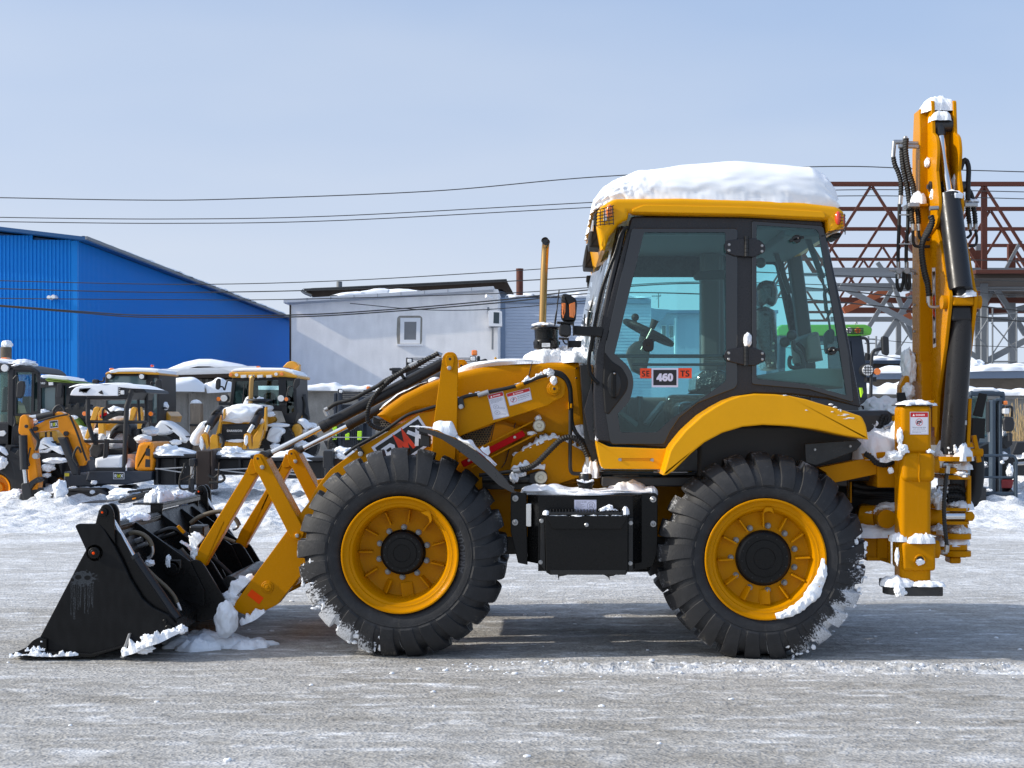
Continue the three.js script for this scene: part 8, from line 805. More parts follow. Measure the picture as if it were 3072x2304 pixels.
{ // yellow wheel loader
  const d = 30, t = FW('wheel_loader', 'yellow wheel loader with tall dark cab behind the mini excavator canopy', 'loader', 400, 1400, d);
  part('cab_roof', pl(cP([[272, 262, 10], [300, 240], [860, 245, 20], [882, 262, 10], [860, 275], [730, 272], [640, 262], [400, 262], [290, 272]]), d - 0.1, 1.6, { b: 0.03 }), T.yellow, t); part('cab_frame', [pl(cP([[275, 265], [872, 270], [875, 620], [868, 850], [760, 850], [740, 640], [275, 640]]), d, 1.4, { b: 0.02, holes: [cP([[300, 280], [742, 280], [735, 600], [290, 610]]), cP([[800, 300], [862, 300], [858, 820], [790, 820]])] })], T.dark, t); part('window', [pl(cP([[290, 275], [745, 275], [740, 620], [285, 620]]), d + 0.04, 0.01, { b: 0 }), pl(cP([[790, 290], [865, 290], [865, 830], [785, 830]]), d + 0.04, 0.01, { b: 0 })], T.glass, t);
  for (const [p, r] of [[[320, 292], 25], [[680, 294], 27]]) { part('lamp_housing', disc(cP(p), d - 0.2, r / 3.686 + 2, 0.2), T.dark, t); part('lamp', disc(cP(p), d - 0.23, r / 3.686, 0.06), M.lamp, t); } for (const [p, q, m] of [[[116, 695], 34, M.lamp], [[708, 697], 32, M.lamp], [[48, 704], 24, M.amber], [[782, 706], 24, M.amber]]) { part('lamp_housing', disc(cP(p), d - 0.5, q / 3.686 + 1.5, 0.2), T.dark, t); part('lamp', disc(cP(p), d - 0.53, q / 3.686, 0.06), m, t); }
  part('mirror', [pl(cP([[130, 335, 10], [150, 322, 10], [195, 328, 10], [195, 368], [132, 368]]), d - 0.4, 0.12, { b: 0.02 }), pl(cP([[828, 345, 20], [850, 320, 20], [895, 325, 20], [905, 430, 20], [850, 450, 20], [830, 420]]), d - 0.4, 0.12, { b: 0.02 })], T.dark, t); part('mirror_arm', [tube(cP([[195, 348], [255, 345], [265, 300]]).map((p) => D(...p, d - 0.3)), 0.02, 12, 7), tube(cP([[828, 370], [790, 355], [785, 420]]).map((p) => D(...p, d - 0.3)), 0.02, 12, 7), tube(cP([[772, 720], [790, 780], [780, 820]]).map((p) => D(...p, d - 0.3)), 0.02, 12, 7)], T.dark, t);
  const A = (q) => part('lift_arm', pl(cP(q), d - 0.9, 0.16, { b: 0.02 }), T.yellow, t); A([[45, 975], [150, 640, 10], [180, 622, 14], [225, 640, 14], [140, 860], [80, 990]]); A([[200, 945], [195, 700], [235, 630, 14], [275, 640, 14], [275, 700], [262, 950]]); A([[540, 780], [560, 650, 14], [590, 625, 14], [630, 650, 14], [575, 800], [560, 860]]); A([[630, 920], [632, 650], [665, 630], [685, 690], [672, 930]]); part('cross_beam', [pl(cP([[230, 820], [560, 800], [560, 860], [240, 900]]), d - 0.7, 0.2, { b: 0.02 })], T.yellow, t); part('hose', [tube(cP([[245, 760], [255, 660], [290, 650], [330, 690], [380, 680]]).map((p) => D(...p, d - 1.0)), 0.025, 24, 7), tube(cP([[260, 770], [330, 730], [420, 700], [480, 700]]).map((p) => D(...p, d - 0.95)), 0.06, 24, 8)], M.rubber, t); part('tilt_ram', rod(D(...cP([225, 740]), d - 0.95), D(...cP([300, 705]), d - 0.95), 0.04), M.red, t);
  part('hood', [pl(cP([[872, 680], [960, 678, 10], [1004, 735, 10], [985, 800], [872, 780]]), d + 0.6, 1.0, { b: 0.04 })], T.yellow, t); part('exhaust', pl(cP([[868, 628], [940, 630], [945, 650], [870, 658]]), d + 0.3, 0.2), T.dark, t); part('body', [pl(cP([[600, 900], [820, 880], [1100, 940], [1110, 1080], [600, 1100]]), d + 0.3, 1.2, { b: 0.03 }), pl(cP([[100, 960], [620, 940], [620, 1150], [100, 1150]]), d - 0.2, 1.2)], T.dark, t); part('beacon', [bx(328, 1104, 339, 1112, d + 0.6, 0.1)], M.amber, t); part('tail_beacon', bx(451, 1094, 459, 1101, d + 0.9, 0.1), M.redLens, t); wheelAt(t, cP([1045, 1050]), d, 0.3, 0.12, T.dark); wheelAt(t, cP([900, 1080]), d - 0.3, 0.25, 0.1, T.dark);
  sn('snow on the cab roof of the yellow wheel loader', [pl(cP([[285, 250], [330, 222], [420, 200], [600, 194], [780, 198], [860, 215], [880, 250], [860, 262], [640, 252], [400, 250]]), d - 0.1, 1.5, { b: 0.08 })]); sn('snow piled on the hood between the arms of the yellow wheel loader', [SL(0.42, D(...cP([410, 720]), d - 0.4), 0.75, 0.42, 0.4, 461, 0.18), SL(0.42, D(...cP([300, 900]), d - 0.5), 0.9, 0.22, 0.3, 462), SL(0.42, D(...cP([30, 930]), d - 0.3), 0.4, 0.24, 0.3, 463), SL(0.42, D(...cP([560, 720]), d - 0.7), 0.12, 0.3, 0.2, 464), SL(0.42, D(...cP([180, 990]), d - 0.8), 0.5, 0.15, 0.2, 474)]); sn('snow over the rear fender of the yellow wheel loader', [SL(0.42, D(...cP([930, 620]), d + 0.5), 0.24, 0.24, 0.4, 465, 0.12), pl(cP([[810, 870, 30], [880, 775, 30], [960, 790, 30], [1050, 850, 30], [1110, 895, 30], [1160, 955, 30], [1192, 1000, 20], [1165, 1035, 20], [1100, 1015], [1090, 960], [1040, 905, 20], [990, 935, 20], [930, 950, 20], [850, 945, 20]]), d - 0.05, 0.6, { b: 0.07 }), SL(0.42, D(...cP([1060, 1020]), d - 0.3), 0.3, 0.14, 0.2, 469)]); }
{ // the facing backhoe with lettering on its grille
  const d = 31, Y = T.yellow, t = FW('parked_backhoe', 'yellow backhoe loader facing the camera with white lettering on its black grille', 'backhoe loader', 740, 1380, d);
  part('cab_roof', pl(cQ([[520, 330, 14], [530, 275, 20], [1210, 262, 20], [1380, 320, 20], [1370, 350], [1215, 335], [560, 345]]), d - 0.1, 1.7, { b: 0.03 }), Y, t); for (const [p, m] of [[[548, 307], M.amber], [[620, 310], M.lamp], [[1112, 300], M.lamp], [[1183, 300], M.amber]]) part('roof_lamp', disc(cQ(p), d - 0.14, 5, 0.06), m, t); for (const u of [705, 803, 910, 1023]) part('work_lamp', pl(cQ([[u - 34, 312], [u + 33, 308], [u + 33, 344], [u - 32, 348]]), d - 0.22, 0.12, { b: 0.01 }), M.lamp, t);
  part('cab_frame', pl(cQ([[565, 340], [1215, 330], [1360, 345], [1375, 780], [1330, 920], [1240, 930], [1180, 760], [520, 740], [545, 560]]), d, 1.5, { b: 0.02, holes: [cQ([[600, 380], [1150, 360, 20], [1165, 700], [560, 715]]), cQ([[1225, 365], [1330, 375], [1350, 780], [1240, 800]])] }), T.dark, t); part('window', [pl(cQ([[570, 360], [1180, 350], [1185, 740], [540, 730]]), d + 0.06, 0.01, { b: 0 }), pl(cQ([[1215, 350], [1350, 365], [1365, 800], [1230, 820]]), d + 0.06, 0.01, { b: 0 })], T.pane, t); part('rear_window', [pl(cQ([[570, 350], [1200, 345], [1200, 740], [560, 740]]), d + 1.3, 0.05, { holes: [cQ([[880, 440], [1150, 440], [1150, 700], [880, 700]])] })], std([0.04, 0.05, 0.05], 0.6), t); part('seat', pl(cQ([[950, 560, 30], [980, 530, 20], [1050, 530, 20], [1085, 580, 20], [1090, 740], [950, 740]]), d + 0.5, 0.4, { b: 0.05 }), T.dark, t);
  part('exhaust_pipe', [tube(cQ([[795, 665], [800, 500], [808, 370], [815, 345], [835, 335]]).map((p) => D(...p, d - 0.9)), 0.055, 24, 12)], M.brass, t); part('wiper', bars([[cQ([720, 420]), cQ([695, 660])], [cQ([680, 540]), cQ([770, 660])]], d - 0.1, 0.012), T.dark, t); part('air_precleaner', latheY(D(...cQ([905, 660]), d - 0.8).x, D(...cQ([905, 660]), d - 0.8).y, 8 - d + 0.8, [[0.001, 0], [0.14, 0], [0.16, 0.03], [0.30, 0.06], [0.28, 0.09], [0.001, 0.1]], 20), T.dark, t);
  for (const [q] of [[[[360, 380, 20], [385, 350, 20], [415, 360, 20], [412, 470, 20], [385, 498, 20], [355, 480, 20]]], [[[1320, 430, 20], [1345, 355, 20], [1410, 350, 20], [1405, 430], [1350, 495, 20], [1325, 480]]]]) part('mirror', pl(cQ(q), d - 0.4, 0.1, { b: 0.02 }), T.dark, t); part('mirror_arm', [tube(cQ([[412, 455], [450, 460], [470, 500], [490, 430], [510, 380], [555, 370]]).map((p) => D(...p, d - 0.3)), 0.018, 24, 7), tube(cQ([[1320, 450], [1275, 460], [1258, 510], [1240, 600]]).map((p) => D(...p, d - 0.3)), 0.018, 20, 7), pl(cQ([[395, 650], [530, 650], [530, 690], [400, 685]]), d - 0.3, 0.1), pl(cQ([[1150, 650], [1240, 655], [1235, 690], [1170, 690]]), d - 0.3, 0.1)], T.dark, t); for (const [p, r, m] of [[[462, 600], 42, M.lamp], [[1172, 602], 40, M.lamp], [[397, 611], 26, M.amber], [[1240, 612], 24, M.amber]]) { part('lamp_housing', disc(cQ(p), d - 0.35, r / 4.1477 + 1.5, 0.2), T.dark, t); part('lamp', disc(cQ(p), d - 0.38, r / 4.1477, 0.06), m, t); }
  part('hood', [pl(cQ([[430, 905], [440, 860], [820, 870], [830, 920]]), d - 1.3, 1.2, { b: 0.03 }), pl(cQ([[440, 890], [830, 880], [960, 760], [1000, 960], [960, 1100], [840, 1200], [440, 1200]]), d - 0.6, 0.8), pl(cQ([[380, 1160], [700, 1150], [690, 1230], [385, 1220]]), d - 1.35, 0.3), pl(cQ([[970, 800], [1080, 830], [1100, 870], [1020, 980], [970, 960]]), d - 0.3, 0.3)], Y, t); part('grille', [pl(cQ([[432, 922], [775, 920], [765, 1060], [690, 1150], [430, 1140]]), d - 1.32, 0.2), pl(cQ([[500, 935], [772, 930], [765, 1060], [500, 1070]]), d - 1.34, 0.04)], T.dark, t);
  part('grille_lettering', sticker(cQ([[490, 982], [702, 982], [702, 1026], [490, 1026]]), 8 - d + 1.3425), print(canvasTex(512, 106, (g, w, h) => { g.fillStyle = '#15171a'; g.fillRect(0, 0, w, h); g.fillStyle = '#e6e8ea'; g.font = 'bold 92px sans-serif'; g.textBaseline = 'middle'; g.fillText('SHANMON', 18, 56, 476); })), t);
  const ARM = (q, nm, m = Y) => part(nm, pl(cQ(q), d - 1.6, 0.16, { b: 0.015 }), m, t); ARM([[165, 1235], [175, 1060, 10], [205, 1035, 12], [255, 1050, 12], [275, 1200], [245, 1240], [215, 1110], [190, 1240]], 'lift_arm'); ARM([[285, 1240], [290, 1090], [320, 1050], [385, 1060], [390, 1220]], 'lift_arm'); ARM([[700, 1235], [712, 1050, 10], [745, 1035, 12], [795, 1050, 12], [815, 1230], [775, 1232], [752, 1110], [735, 1235]], 'lift_arm'); ARM([[810, 1235], [830, 1070, 20], [870, 1020, 20], [925, 920], [965, 900], [940, 1040], [890, 1220]], 'lift_arm'); ARM([[960, 1000], [968, 720, 14], [990, 700, 10], [992, 960], [985, 1010]], 'lift_arm'); ARM([[455, 740], [475, 728], [478, 800], [455, 860]], 'lift_arm'); ARM([[400, 900], [420, 810], [425, 900], [410, 1040], [360, 1060]], 'lift_arm');
  part('lift_ram', [rod(D(...cQ([275, 950]), d - 1.7), D(...cQ([430, 735]), d - 1.2), 0.10, 0.10, 14), rod(D(...cQ([825, 940]), d - 1.7), D(...cQ([950, 740]), d - 1.2), 0.10, 0.10, 14)], T.dark, t); part('ram_rod', [rod(D(...cQ([240, 1030]), d - 1.75), D(...cQ([278, 945]), d - 1.7), 0.05), rod(D(...cQ([770, 1030]), d - 1.75), D(...cQ([828, 935]), d - 1.7), 0.05)], M.chrome, t); part('hose', [tube(cQ([[310, 880], [320, 800], [370, 750], [410, 760]]).map((p) => D(...p, d - 1.5)), 0.03, 16, 7), tube(cQ([[840, 870], [860, 790], [900, 745], [940, 735]]).map((p) => D(...p, d - 1.5)), 0.03, 16, 7), tube(cQ([[400, 1050], [440, 1080], [455, 1150], [440, 1210]]).map((p) => D(...p, d - 1.6)), 0.035, 16, 7), tube(cQ([[1445, 580], [1470, 680], [1460, 780], [1500, 830], [1480, 920]]).map((p) => D(...p, d + 0.3)), 0.035, 20, 7)], M.rubber, t);
  part('boom', [pl(cQ([[1190, 215], [1250, 150, 20], [1310, 132, 30], [1380, 160, 40], [1390, 240], [1370, 275], [1330, 240], [1260, 225]]), d + 1.6, 0.4, { b: 0.03 }), pl(cQ([[1330, 240], [1405, 180], [1400, 230], [1380, 275]]), d + 1.5, 0.2), pl(cQ([[1360, 560], [1420, 700], [1440, 860], [1420, 920], [1375, 880]]), d + 0.7, 0.3, { b: 0.02 })], Y, t); part('boom_ram', [rod(D(...cQ([1405, 560]), d + 0.9), D(...cQ([1450, 880]), d + 0.9), 0.17, 0.17, 16)], T.dark, t); part('fender', [pl(cQ([[1290, 1010, 40], [1320, 930, 40], [1380, 910, 30], [1430, 960, 40], [1420, 1060, 40], [1340, 1100, 30], [1300, 1090, 30]]), d - 0.2, 0.8, { b: 0.06 })], Y, t); part('body', [pl(cQ([[960, 1000], [1180, 900], [1290, 980], [1300, 1200], [900, 1230]]), d + 0.1, 1.2)], T.dark, t); part('beacon', [bx(769, 1098, 779, 1103, d + 0.5, 0.12)], M.amber, t); wheelAt(t, cQ([1120, 1120]), d - 0.5, 0.36, 0.15, T.dark); wheelAt(t, cQ([1440, 1190]), d + 0.2, 0.34, 0.15, T.dark);
  sn('snow on the cab roof of the facing yellow backhoe', [pl(cQ([[545, 265], [580, 235], [700, 222], [950, 218], [1200, 222], [1320, 255], [1375, 305], [1360, 325], [1210, 272], [560, 275]]), d - 0.05, 1.5, { b: 0.06 })]); sn('big mound of snow on the hood of the facing yellow backhoe', [pl(cQ([[440, 885], [450, 830], [500, 770], [560, 700], [640, 672], [800, 668], [930, 690], [945, 720], [890, 790], [830, 850], [800, 895], [620, 905]]), d - 1.35, 1.3, { b: 0.06 }), SL(0.42, D(...cQ([690, 790]), d - 1.3), 1.0, 0.5, 0.4, 481, 0.12), SL(0.42, D(...cQ([560, 840]), d - 1.35), 0.45, 0.2, 0.3, 490, 0.15)]); sn('snow against the windshield of the facing yellow backhoe', [pl(cQ([[690, 670], [730, 590], [770, 565], [830, 610], [890, 660]]), d - 0.4, 0.4, { b: 0.08 }), SL(0.42, D(...cQ([915, 620]), d - 0.8), 0.20, 0.16, 0.2, 482, 0.15)]); sn('hanging roll of snow beside the left lift ram of the facing backhoe', [pl(cQ([[18, 1125, 30], [40, 1050, 30], [100, 980, 30], [150, 905, 40], [215, 878, 30], [285, 888, 30], [272, 940, 30], [235, 1000, 20], [185, 1050, 20], [162, 1120, 20], [130, 1185, 30], [75, 1192, 30], [35, 1165, 20]]), d - 1.5, 0.55, { b: 0.13 })]); sn('thick snow on the front tyre of the facing yellow backhoe', [pl(cQ([[985, 1115, 20], [1000, 1055, 20], [1030, 975, 30], [1070, 950, 30], [1150, 955, 30], [1205, 990, 20], [1200, 1035, 10], [1170, 1050, 10], [1140, 1085, 10], [1132, 1140, 10], [1095, 1165, 10], [1020, 1135, 20]]), d - 0.75, 0.5, { b: 0.06 }), SL(0.42, D(...cQ([1140, 935]), d - 0.6), 0.6, 0.12, 0.3, 487, 0.12), SL(0.42, D(...cQ([1100, 1200]), d - 0.9), 0.25, 0.15, 0.2, 491)]); sn('snow on the rear fender of the facing yellow backhoe', [snowRidge(cQ([[1390, 890], [1450, 920], [1500, 990], [1480, 1050]]).map((p) => D(...p, d + 0.1)), 0.35, 0.12, { seed: 488, rough: 0.15 }), SL(0.42, D(...cQ([1545, 940]), d + 0.3), 0.34, 0.17, 0.3, 489, 0.15), SL(0.42, D(...cQ([1410, 1170]), d - 0.1), 0.45, 0.22, 0.3, 492)]); part('lamp_post', pl(cQ([[1510, 960], [1590, 960], [1600, 1100], [1530, 1110]]), d + 0.4, 0.3), Y, t); sn('scraps of snow on the loader arms of the facing yellow backhoe', [SL(0.42, D(...cQ([740, 1120]), d - 1.65), 0.10, 0.25, 0.08, 493), SL(0.42, D(...cQ([1030, 800]), d - 0.6), 0.28, 0.15, 0.2, 494), SL(0.42, D(...cQ([185, 1160]), d - 1.65), 0.1, 0.35, 0.08, 495), SL(0.42, D(...cQ([620, 1130]), d - 1.45), 0.5, 0.08, 0.1, 496), SL(0.42, D(...cQ([930, 890]), d - 1.5), 0.2, 0.15, 0.1, 497)]); }
{ // row of black plough blades
  const d = 21.3; const mk = (u0, u1, v0, v1, l, dd = d) => { const t = FW('snow_plough', l, 'plough', (u0 + u1) / 2, 1470, dd); part('blade', [bx(u0, v0 + 12, u1, v1, dd, 0.12, 0.02), bx(u0, v0, u1, v0 + 12, dd - 0.25, 0.7, 0.02)], T.dark, t); part('stiffener', [0.08, 0.5, 0.92].map((f) => bx(mix(u0, u1, f) - 4, v0 + 12, mix(u0, u1, f) + 4, v1, dd - 0.15, 0.16, 0.01)), T.dark, t); part('strut', [rod(D(u0 + 6, v0 + 45, dd - 0.3), D(mix(u0, u1, 0.75), v0 + 40, dd - 0.3), 0.012), rod(D(u0 + 6, v0 + 43, dd - 0.3), D(mix(u0, u1, 0.7), v0 + 56, dd - 0.3), 0.012)], M.steel, t); return t; };
  const a = mk(460, 590, 1362, 1455, 'black snow plough blade beside the mini excavator counterweight'); const b = mk(636, 800, 1365, 1425, 'middle black snow plough blade behind the yellow tilt links'); const c = mk(800, 982, 1372, 1436, 'black snow plough blade farthest along, nearest the front tyre');
  const p = FW('plough_mount', 'upright rusty black mounting plate between two plough blades', 'plough mount', 605, 1470, d - 0.4); part('plate', [bx(588, 1352, 632, 1470, d - 0.35, 0.5, 0.02), bx(632, 1350, 640, 1470, d - 0.4, 0.3, 0.02)], std([0.03, 0.02, 0.017], 0.8), p); part('ram', [rod(D(576, 1455, d - 0.5), D(577, 1395, d - 0.5), 0.03)], M.steel, p); part('ram_barrel', [rod(D(573, 1485, d - 0.5), D(575, 1435, d - 0.5), 0.045), bx(566, 1376, 584, 1400, d - 0.6, 0.2), bx(568, 1470, 582, 1482, d - 0.5, 0.2)], T.dark, p); part('hose', [tube(cP([[1160, 1250], [1140, 1330], [1110, 1400], [1100, 1500], [1130, 1540], [1210, 1535]]).map((q) => D(...q, d - 0.6)), 0.018, 24, 7), tube(cQ([[270, 1560], [340, 1590], [400, 1540], [395, 1490]]).map((q) => D(...q, d - 0.6)), 0.02, 24, 7), tube(cQ([[280, 1650], [420, 1640], [470, 1600], [440, 1540]]).map((q) => D(...q, d - 0.6)), 0.022, 24, 7), tube(cP([[1130, 1450], [1200, 1440], [1260, 1390], [1270, 1300]]).map((q) => D(...q, d - 0.6)), 0.008, 24, 5)], M.rubber, p);
  const e = FW('plough_hitch', 'black hinge frame at the far plough blade end, near the front tyre', 'plough frame', 985, 1460, d - 0.3); part('post', [bx(968, 1352, 998, 1405, d - 0.4, 0.4), bx(975, 1400, 990, 1480, d - 0.4, 0.3)], T.dark, e); part('ram', [rod(D(984, 1430, d - 0.6), D(982, 1465, d - 0.6), 0.03)], M.steel, e); part('cross_bar', bx(998, 1376, 1060, 1400, d - 0.2, 0.3), std([0.04, 0.02, 0.015], 0.8), e); part('foot', [bx(965, 1470, 1010, 1480, d - 0.5, 0.5)], T.dark, e);
  for (const [l, q, w, h, s] of [['snow on the plough blade beside the counterweight', [[462, 1362], [500, 1360], [550, 1360], [590, 1364]], 0.6, 0.10, 501], ['snow on the middle plough blade', [[638, 1365], [700, 1364], [780, 1366]], 0.6, 0.10, 502], ['snow on the far plough blade, left of the front tyre', [[800, 1372], [880, 1374], [975, 1378]], 0.6, 0.09, 503], ['snow on the hinge frame by the front tyre', [[995, 1374], [1030, 1368], [1055, 1378]], 0.4, 0.08, 504]]) sn(l, [snowRidge(q.map((k) => D(k[0], k[1] + 2, d)), w, h, { seed: s, rough: 0.3, seg: 70 }), snowLump(D(q[1][0], q[1][1] - 8, d - 0.1), 0.16, 0.09, 0.2, s, 0.3)]);
  one('twig', bars([[cP([1260, 1370]), cP([1100, 1440])], [cP([1270, 1260]), cP([1220, 1420])]], d - 0.7, 0.006).concat(bars([[cQ([405, 1400]), cQ([385, 1650])]], d - 0.7, 0.01)), B.wood, 'thin dry twigs in the snow by the plough mount', 'twig'); }
{ // dark forklifts behind the tilt rams
  const t = FW('forklift', 'dark forklift with lime green guards behind the chrome tilt rods', 'forklift', 1075, 1360, 27), d = 27; part('mast', [bx(...cR([165, 650]), ...cR([210, 1360]), d, 0.2), bx(...cR([215, 600]), ...cR([260, 1360]), d - 0.1, 0.2), bx(...cR([470, 700]), ...cR([530, 1360]), d, 0.2), bx(...cR([560, 760]), ...cR([640, 1360]), d + 0.1, 0.2)], T.navy, t); part('guard', [...[0, 1, 2, 3, 4, 5].map((i) => bx(...cR([250, 610 + i * 22]), ...cR([680, 620 + i * 22]), d + 0.1, 0.08)), bx(...cR([150, 790]), ...cR([640, 860]), d + 0.3, 0.3), bx(...cR([200, 1020]), ...cR([640, 1340]), d + 0.5, 0.6)], T.navy, t); for (let i = 0; i < 8; i++) part('chain', bx(...cR([310 + i * 26, 1100]), ...cR([317 + i * 26, 1340]), d - 0.05, 0.06), T.dark, t); for (const q of [[[310, 1160], [355, 1140], [355, 1225], [310, 1228]], [[460, 1120], [508, 1118], [505, 1228], [458, 1228]], [[150, 1075], [205, 1062], [205, 1100], [160, 1120]], [[150, 1180], [205, 1150], [200, 1225], [155, 1228]]]) part('lime_guard', pl(cR(q), d - 0.15, 0.1), T.lime, t); part('beacon', bx(...cR([568, 568]), ...cR([614, 608]), d, 0.14), M.amber, t); part('work_lamp', bx(...cR([234, 612]), ...cR([272, 650]), d - 0.2, 0.1), M.lamp, t); part('lamp_guard', [pl(cR([[40, 1240], [150, 1225], [205, 1300], [190, 1345], [90, 1345]]), d - 0.2, 0.3, { b: 0.02, holes: [cR([[70, 1262], [150, 1255], [180, 1305], [85, 1310]])] })], T.dark, t); part('headlamp', pl(cR([[75, 1265], [150, 1258], [178, 1303], [88, 1308]]), d - 0.1, 0.05), M.lamp, t); part('hose', tube(cR([[110, 1340], [115, 1240], [170, 1190], [200, 1200]]).map((p) => D(...p, d - 0.3)), 0.03, 16, 7), M.rubber, t); part('fence_wire', bars([[cR([150, 1195]), cR([700, 1197])], [cR([150, 1340]), cR([640, 1342])]], d - 0.4, 0.01), M.steel, t);
  const e = 30, k = FW('forklift', 'black slatted forklift overhead guard with an amber beacon beyond the yellow lift tower', 'forklift', 1370, 1360, e); part('overhead_guard', [...[0, 1, 2, 3, 4, 5, 6].map((i) => bx(...cR([1060, 218 + i * 20]), ...cR([1960, 226 + i * 20]), e + 0.15 * i, 0.08)), bx(...cR([1055, 215]), ...cR([1085, 350]), e, 0.15), bx(...cR([1930, 195]), ...cR([1965, 350]), e, 0.15), bx(...cR([1050, 340]), ...cR([1960, 700]), e + 0.3, 0.8)], T.dark, k); for (const [u0, u1, v0, v1] of [[1066, 1132, 222, 286], [1842, 1915, 195, 262]]) { part('lamp_housing', bx(...cR([u0, v0]), ...cR([u1, v1]), e - 0.1, 0.2), T.dark, k); part('work_lamp', bx(...cR([u0 + 8, v0 + 8]), ...cR([u1 - 6, v1 - 8]), e - 0.13, 0.05), M.lamp, k); } part('beacon', [bx(...cR([1862, 122]), ...cR([1930, 192]), e, 0.2, 0.03)], M.amber, k); part('side_bracket', [pl(cR([[1960, 250], [2040, 225, 20], [2090, 290], [2090, 330], [2060, 320], [2030, 250], [1965, 300]]), e, 0.3), bx(...cR([850, 345]), ...cR([1000, 375]), e - 0.2, 0.2), bx(...cR([880, 340]), ...cR([990, 420]), e, 0.3)], T.dark, k); one('machine_arm', [pl(cR([[2142, 215, 8], [2160, 205, 8], [2180, 240], [2212, 240], [2215, 300], [2142, 300]]), 29, 0.3, { b: 0.02 })], T.yellow, 'yellow arm tip peeking over the hood snow of the big backhoe', 'machine arm'); }
{ // green loader right of the cab
  const d = 27, t = FW('green_loader', 'bright green loader seen behind the rear of the cab, with round lamps', 'loader', 2480, 1500, d); part('cab_roof', [pl([[2330, 985, 8], [2345, 974], [2600, 973, 10], [2618, 985, 6], [2614, 1005, 6], [2560, 1008], [2335, 1006]], d, 1.6, { b: 0.03 })], T.green, t); for (const [p, m] of [[[160, 632], M.lamp], [[245, 634], M.amber]]) part('roof_lamp', disc(cL(p), d - 0.05, 8.5, 0.08), m, t); part('lamp_guard', [...[0, 1, 2, 3].map((i) => rod(D(...cL([130, 615 + i * 16]), d - 0.15), D(...cL([300, 617 + i * 16]), d - 0.15), 0.01, 0.01, 5)), ...[0, 1, 2, 3].map((i) => rod(D(...cL([150 + i * 48, 612]), d - 0.15), D(...cL([150 + i * 48, 668]), d - 0.15), 0.01, 0.01, 5))], T.dark, t); part('cab_frame', pl([[2340, 1005], [2585, 1007], [2598, 1090], [2603, 1210], [2330, 1210]], d + 0.05, 1.5, { b: 0.02, holes: [[[2355, 1020], [2530, 1020], [2540, 1190], [2350, 1190]], [[2548, 1020], [2556, 1020], [2566, 1150], [2556, 1150]]] }), T.navy, t); part('window', [pl([[2345, 1012], [2560, 1012], [2575, 1200], [2340, 1200]], d + 0.1, 0.01, { b: 0 })], T.pane, t); part('body', [pl([[2330, 1200], [2610, 1200], [2600, 1330], [2330, 1330]], d - 0.2, 1.6, { b: 0.03 })], T.dark, t); part('lime_strip', pl(cL([[265, 1205], [290, 1205], [300, 1250], [280, 1300]]), d - 0.3, 0.1), T.lime, t);
  part('mirror', pl(cL([[483, 700, 20], [500, 688, 20], [555, 700, 20], [560, 860], [545, 890, 20], [490, 865, 20]]), d - 0.6, 0.12, { b: 0.03 }), T.dark, t); part('mirror_arm', [tube(cL([[490, 815], [430, 828], [395, 850], [380, 950], [372, 1360]]).map((p) => D(...p, d - 0.5)), 0.035, 30, 8), tube(cL([[270, 712], [320, 715], [345, 760], [350, 860]]).map((p) => D(...p, d - 0.4)), 0.03, 20, 8), pl(cL([[335, 862], [368, 862], [368, 930], [335, 930]]), d - 0.4, 0.2)], T.dark, t); part('lamp_housing', disc(cL([345, 1030]), d - 0.5, 19, 0.25), T.dark, t); part('headlamp', disc(cL([345, 1030]), d - 0.55, 16, 0.08), M.lamp, t); part('lamp_grid', [-1, 0, 1].flatMap((i) => [rod(D(...cL([345 + i * 26, 985]), d - 0.62), D(...cL([345 + i * 26, 1075]), d - 0.62), 0.008, 0.008, 5), rod(D(...cL([298, 1030 + i * 26]), d - 0.62), D(...cL([392, 1030 + i * 26]), d - 0.62), 0.008, 0.008, 5)]), T.dark, t); part('indicator', [disc(cL([440, 1044]), d - 0.55, 10, 0.12)], M.amber, t); part('lamp_bracket', pl(cL([[330, 1098], [430, 1098], [432, 1145], [328, 1145]]), d - 0.4, 0.2), T.dark, t); part('roof_hook', tube(cL([[225, 585], [220, 560], [232, 552], [238, 570]]).map((p) => D(...p, d + 0.5)), 0.012, 14, 6), M.steel, t); wheelAt(t, [2440, 1430], d - 0.3, 0.8, 0.35, T.green); }
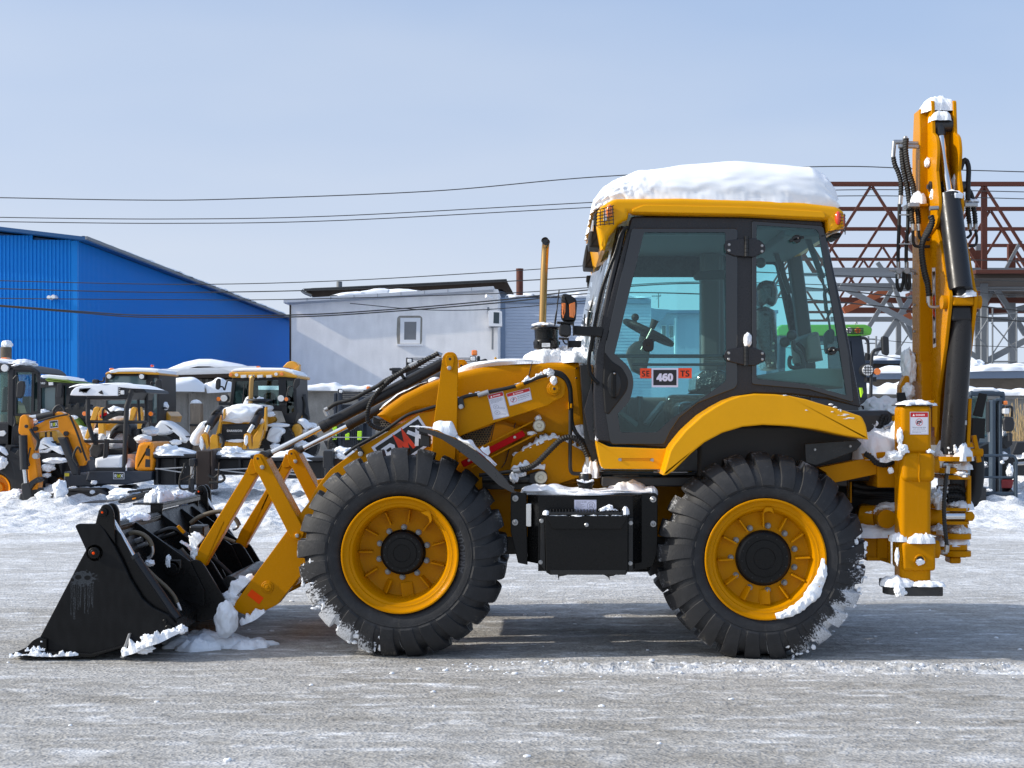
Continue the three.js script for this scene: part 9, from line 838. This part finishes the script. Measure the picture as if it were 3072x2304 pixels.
{ // slate blue forklift at the right
  const d = 20.5, S = T.slate, t = FW('forklift', 'slate blue forklift with raised mast rails at the right edge, beside dry reeds', 'forklift', 2990, 1540, d); const R = (u0, v0, u1, v1, dd, th, m = S, nm = 'mast_rail') => part(nm, bx(...cX([u0, v0]), ...cX([u1, v1]), dd, th, 0.015), m, t);
  R(745, 415, 788, 1550, d, 0.16); R(818, 390, 855, 1550, d, 0.16); R(790, 450, 815, 1500, d + 0.1, 0.1, T.dark); R(780, 405, 830, 425, d - 0.02, 0.14, S, 'mast_beam'); R(705, 430, 735, 750, d + 0.1, 0.12, T.dark, 'hose_reel'); R(720, 740, 730, 850, d + 0.1, 0.08, M.steel, 'lift_rod');
  part('overhead_guard', [bx(...cX([520, 325]), ...cX([880, 372]), d + 0.3, 1.2, 0.03), bx(...cX([520, 372]), ...cX([545, 900]), d + 0.4, 0.08), bx(...cX([850, 340]), ...cX([885, 500]), d + 0.5, 0.1)], S, t); part('window', [pl(cX([[530, 380], [700, 380], [690, 800], [530, 800]]), d + 0.7, 0.02, { b: 0 }), pl(cX([[820, 400], [862, 400], [880, 800], [830, 800]]), d + 0.5, 0.02, { b: 0 })], T.pane, t); part('body', [pl(cX([[790, 790], [880, 780], [945, 920], [960, 1200], [790, 1220]]), d + 0.4, 1.2, { b: 0.03 }), pl(cX([[560, 850], [740, 850], [740, 1210], [560, 1210]]), d + 0.6, 1.2, { b: 0.03 })], S, t); part('seat', pl(cX([[620, 900], [740, 850], [740, 990], [640, 1000]]), d + 0.4, 0.4), T.dark, t);
  R(590, 1205, 1010, 1228, d - 0.2, 0.08, S, 'carriage_bar'); R(590, 1368, 1005, 1408, d - 0.2, 0.1, S, 'carriage_bar'); R(990, 1060, 1015, 1610, d - 0.25, 0.1, S, 'carriage_post'); part('guard_rail', [tube(cX([[660, 990], [800, 990], [940, 992], [990, 1020], [1004, 1080]]).map((p) => D(...p, d - 0.25)), 0.022, 30, 8)], S, t); R(612, 1320, 690, 1540, d - 0.5, 0.7, T.dark, 'fork'); R(725, 1410, 825, 1550, d - 0.1, 0.1, S, 'mast_foot'); part('counterweight', pl(cX([[860, 1420], [950, 1330], [990, 1390], [990, 1590], [870, 1530]]), d, 0.8, { b: 0.03 }), T.dark, t); part('red_tray', pl(cX([[830, 1240], [975, 1242], [955, 1330], [840, 1330]]), d, 0.5), std([0.17, 0.012, 0.015], 0.5), t); part('steer_wheel', [rod(D(...cX([870, 1130]), d + 0.1), D(...cX([870, 1130]), d + 0.4), 0.2, 0.2, 20)], T.dark, t);
  part('beacon', bx(...cX([866, 422]), ...cX([914, 466]), d, 0.16, 0.02), M.amber, t); part('work_lamp', bx(...cX([868, 500]), ...cX([930, 560]), d - 0.1, 0.1, 0.02), M.lamp, t); part('lamp_bracket', [tube(cX([[890, 490], [940, 482], [955, 510], [952, 590]]).map((p) => D(...p, d)), 0.02, 16, 7), bx(...cX([860, 490]), ...cX([872, 580]), d - 0.02, 0.1)], T.dark, t); part('mirror', pl(cX([[862, 620, 30], [880, 585, 30], [965, 590, 30], [985, 640, 30], [980, 720, 30], [950, 748, 20], [870, 735, 20]]), d - 0.1, 0.08, { b: 0.03 }), T.dark, t); part('arm', [pl(cX([[820, 820], [960, 760], [960, 880], [900, 920]]), d + 0.2, 0.3), rod(D(...cX([925, 750]), d - 0.05), D(...cX([930, 840]), d - 0.05), 0.03)], T.dark, t);
  sn('snow on the overhead guard of the slate blue forklift', [pl(cX([[520, 325], [530, 300], [640, 284], [770, 285], [830, 312], [850, 328]]), d + 0.4, 1.0, { b: 0.05 })]); sn('snow on the body and carriage of the slate blue forklift', [SL(0.33, D(...cX([865, 1000]), d + 0.1), 0.22, 0.22, 0.2, 511, 0.15), SL(0.33, D(...cX([850, 1060]), d), 0.1, 0.08, 0.1, 512), SL(0.33, D(...cX([930, 1150]), d), 0.14, 0.3, 0.2, 513), SL(0.33, D(...cX([650, 1085]), d + 0.3), 0.24, 0.14, 0.3, 514), SL(0.33, D(...cX([720, 1350]), d - 0.2), 0.14, 0.07, 0.1, 515), SL(0.33, D(...cX([860, 720]), d + 0.3), 0.12, 0.3, 0.2, 517)]);
  const w = FW('attachment_box', 'black steel attachment on the snow at the very right edge behind the forklift', 'attachment', 3060, 1430, 23); part('box', [pl(cX([[960, 965], [1005, 850], [1300, 850], [1300, 985], [970, 980]]), 23, 0.9, { b: 0.02 }), bx(...cX([945, 1020]), ...cX([1300, 1200]), 23.2, 0.8, 0.02)], T.dark, w); part('rod', rod(D(...cX([940, 1075]), 22.9), D(...cX([1200, 1068]), 22.9), 0.03), M.steel, w); sn('snow on the black attachment at the right edge', [snowRidge(cX([[945, 1015], [1050, 1000], [1200, 1005]]).map((p) => D(...p, 23.3)), 0.7, 0.12, { seed: 521, rough: 0.3 })]); }

renderer.render(scene, camera);
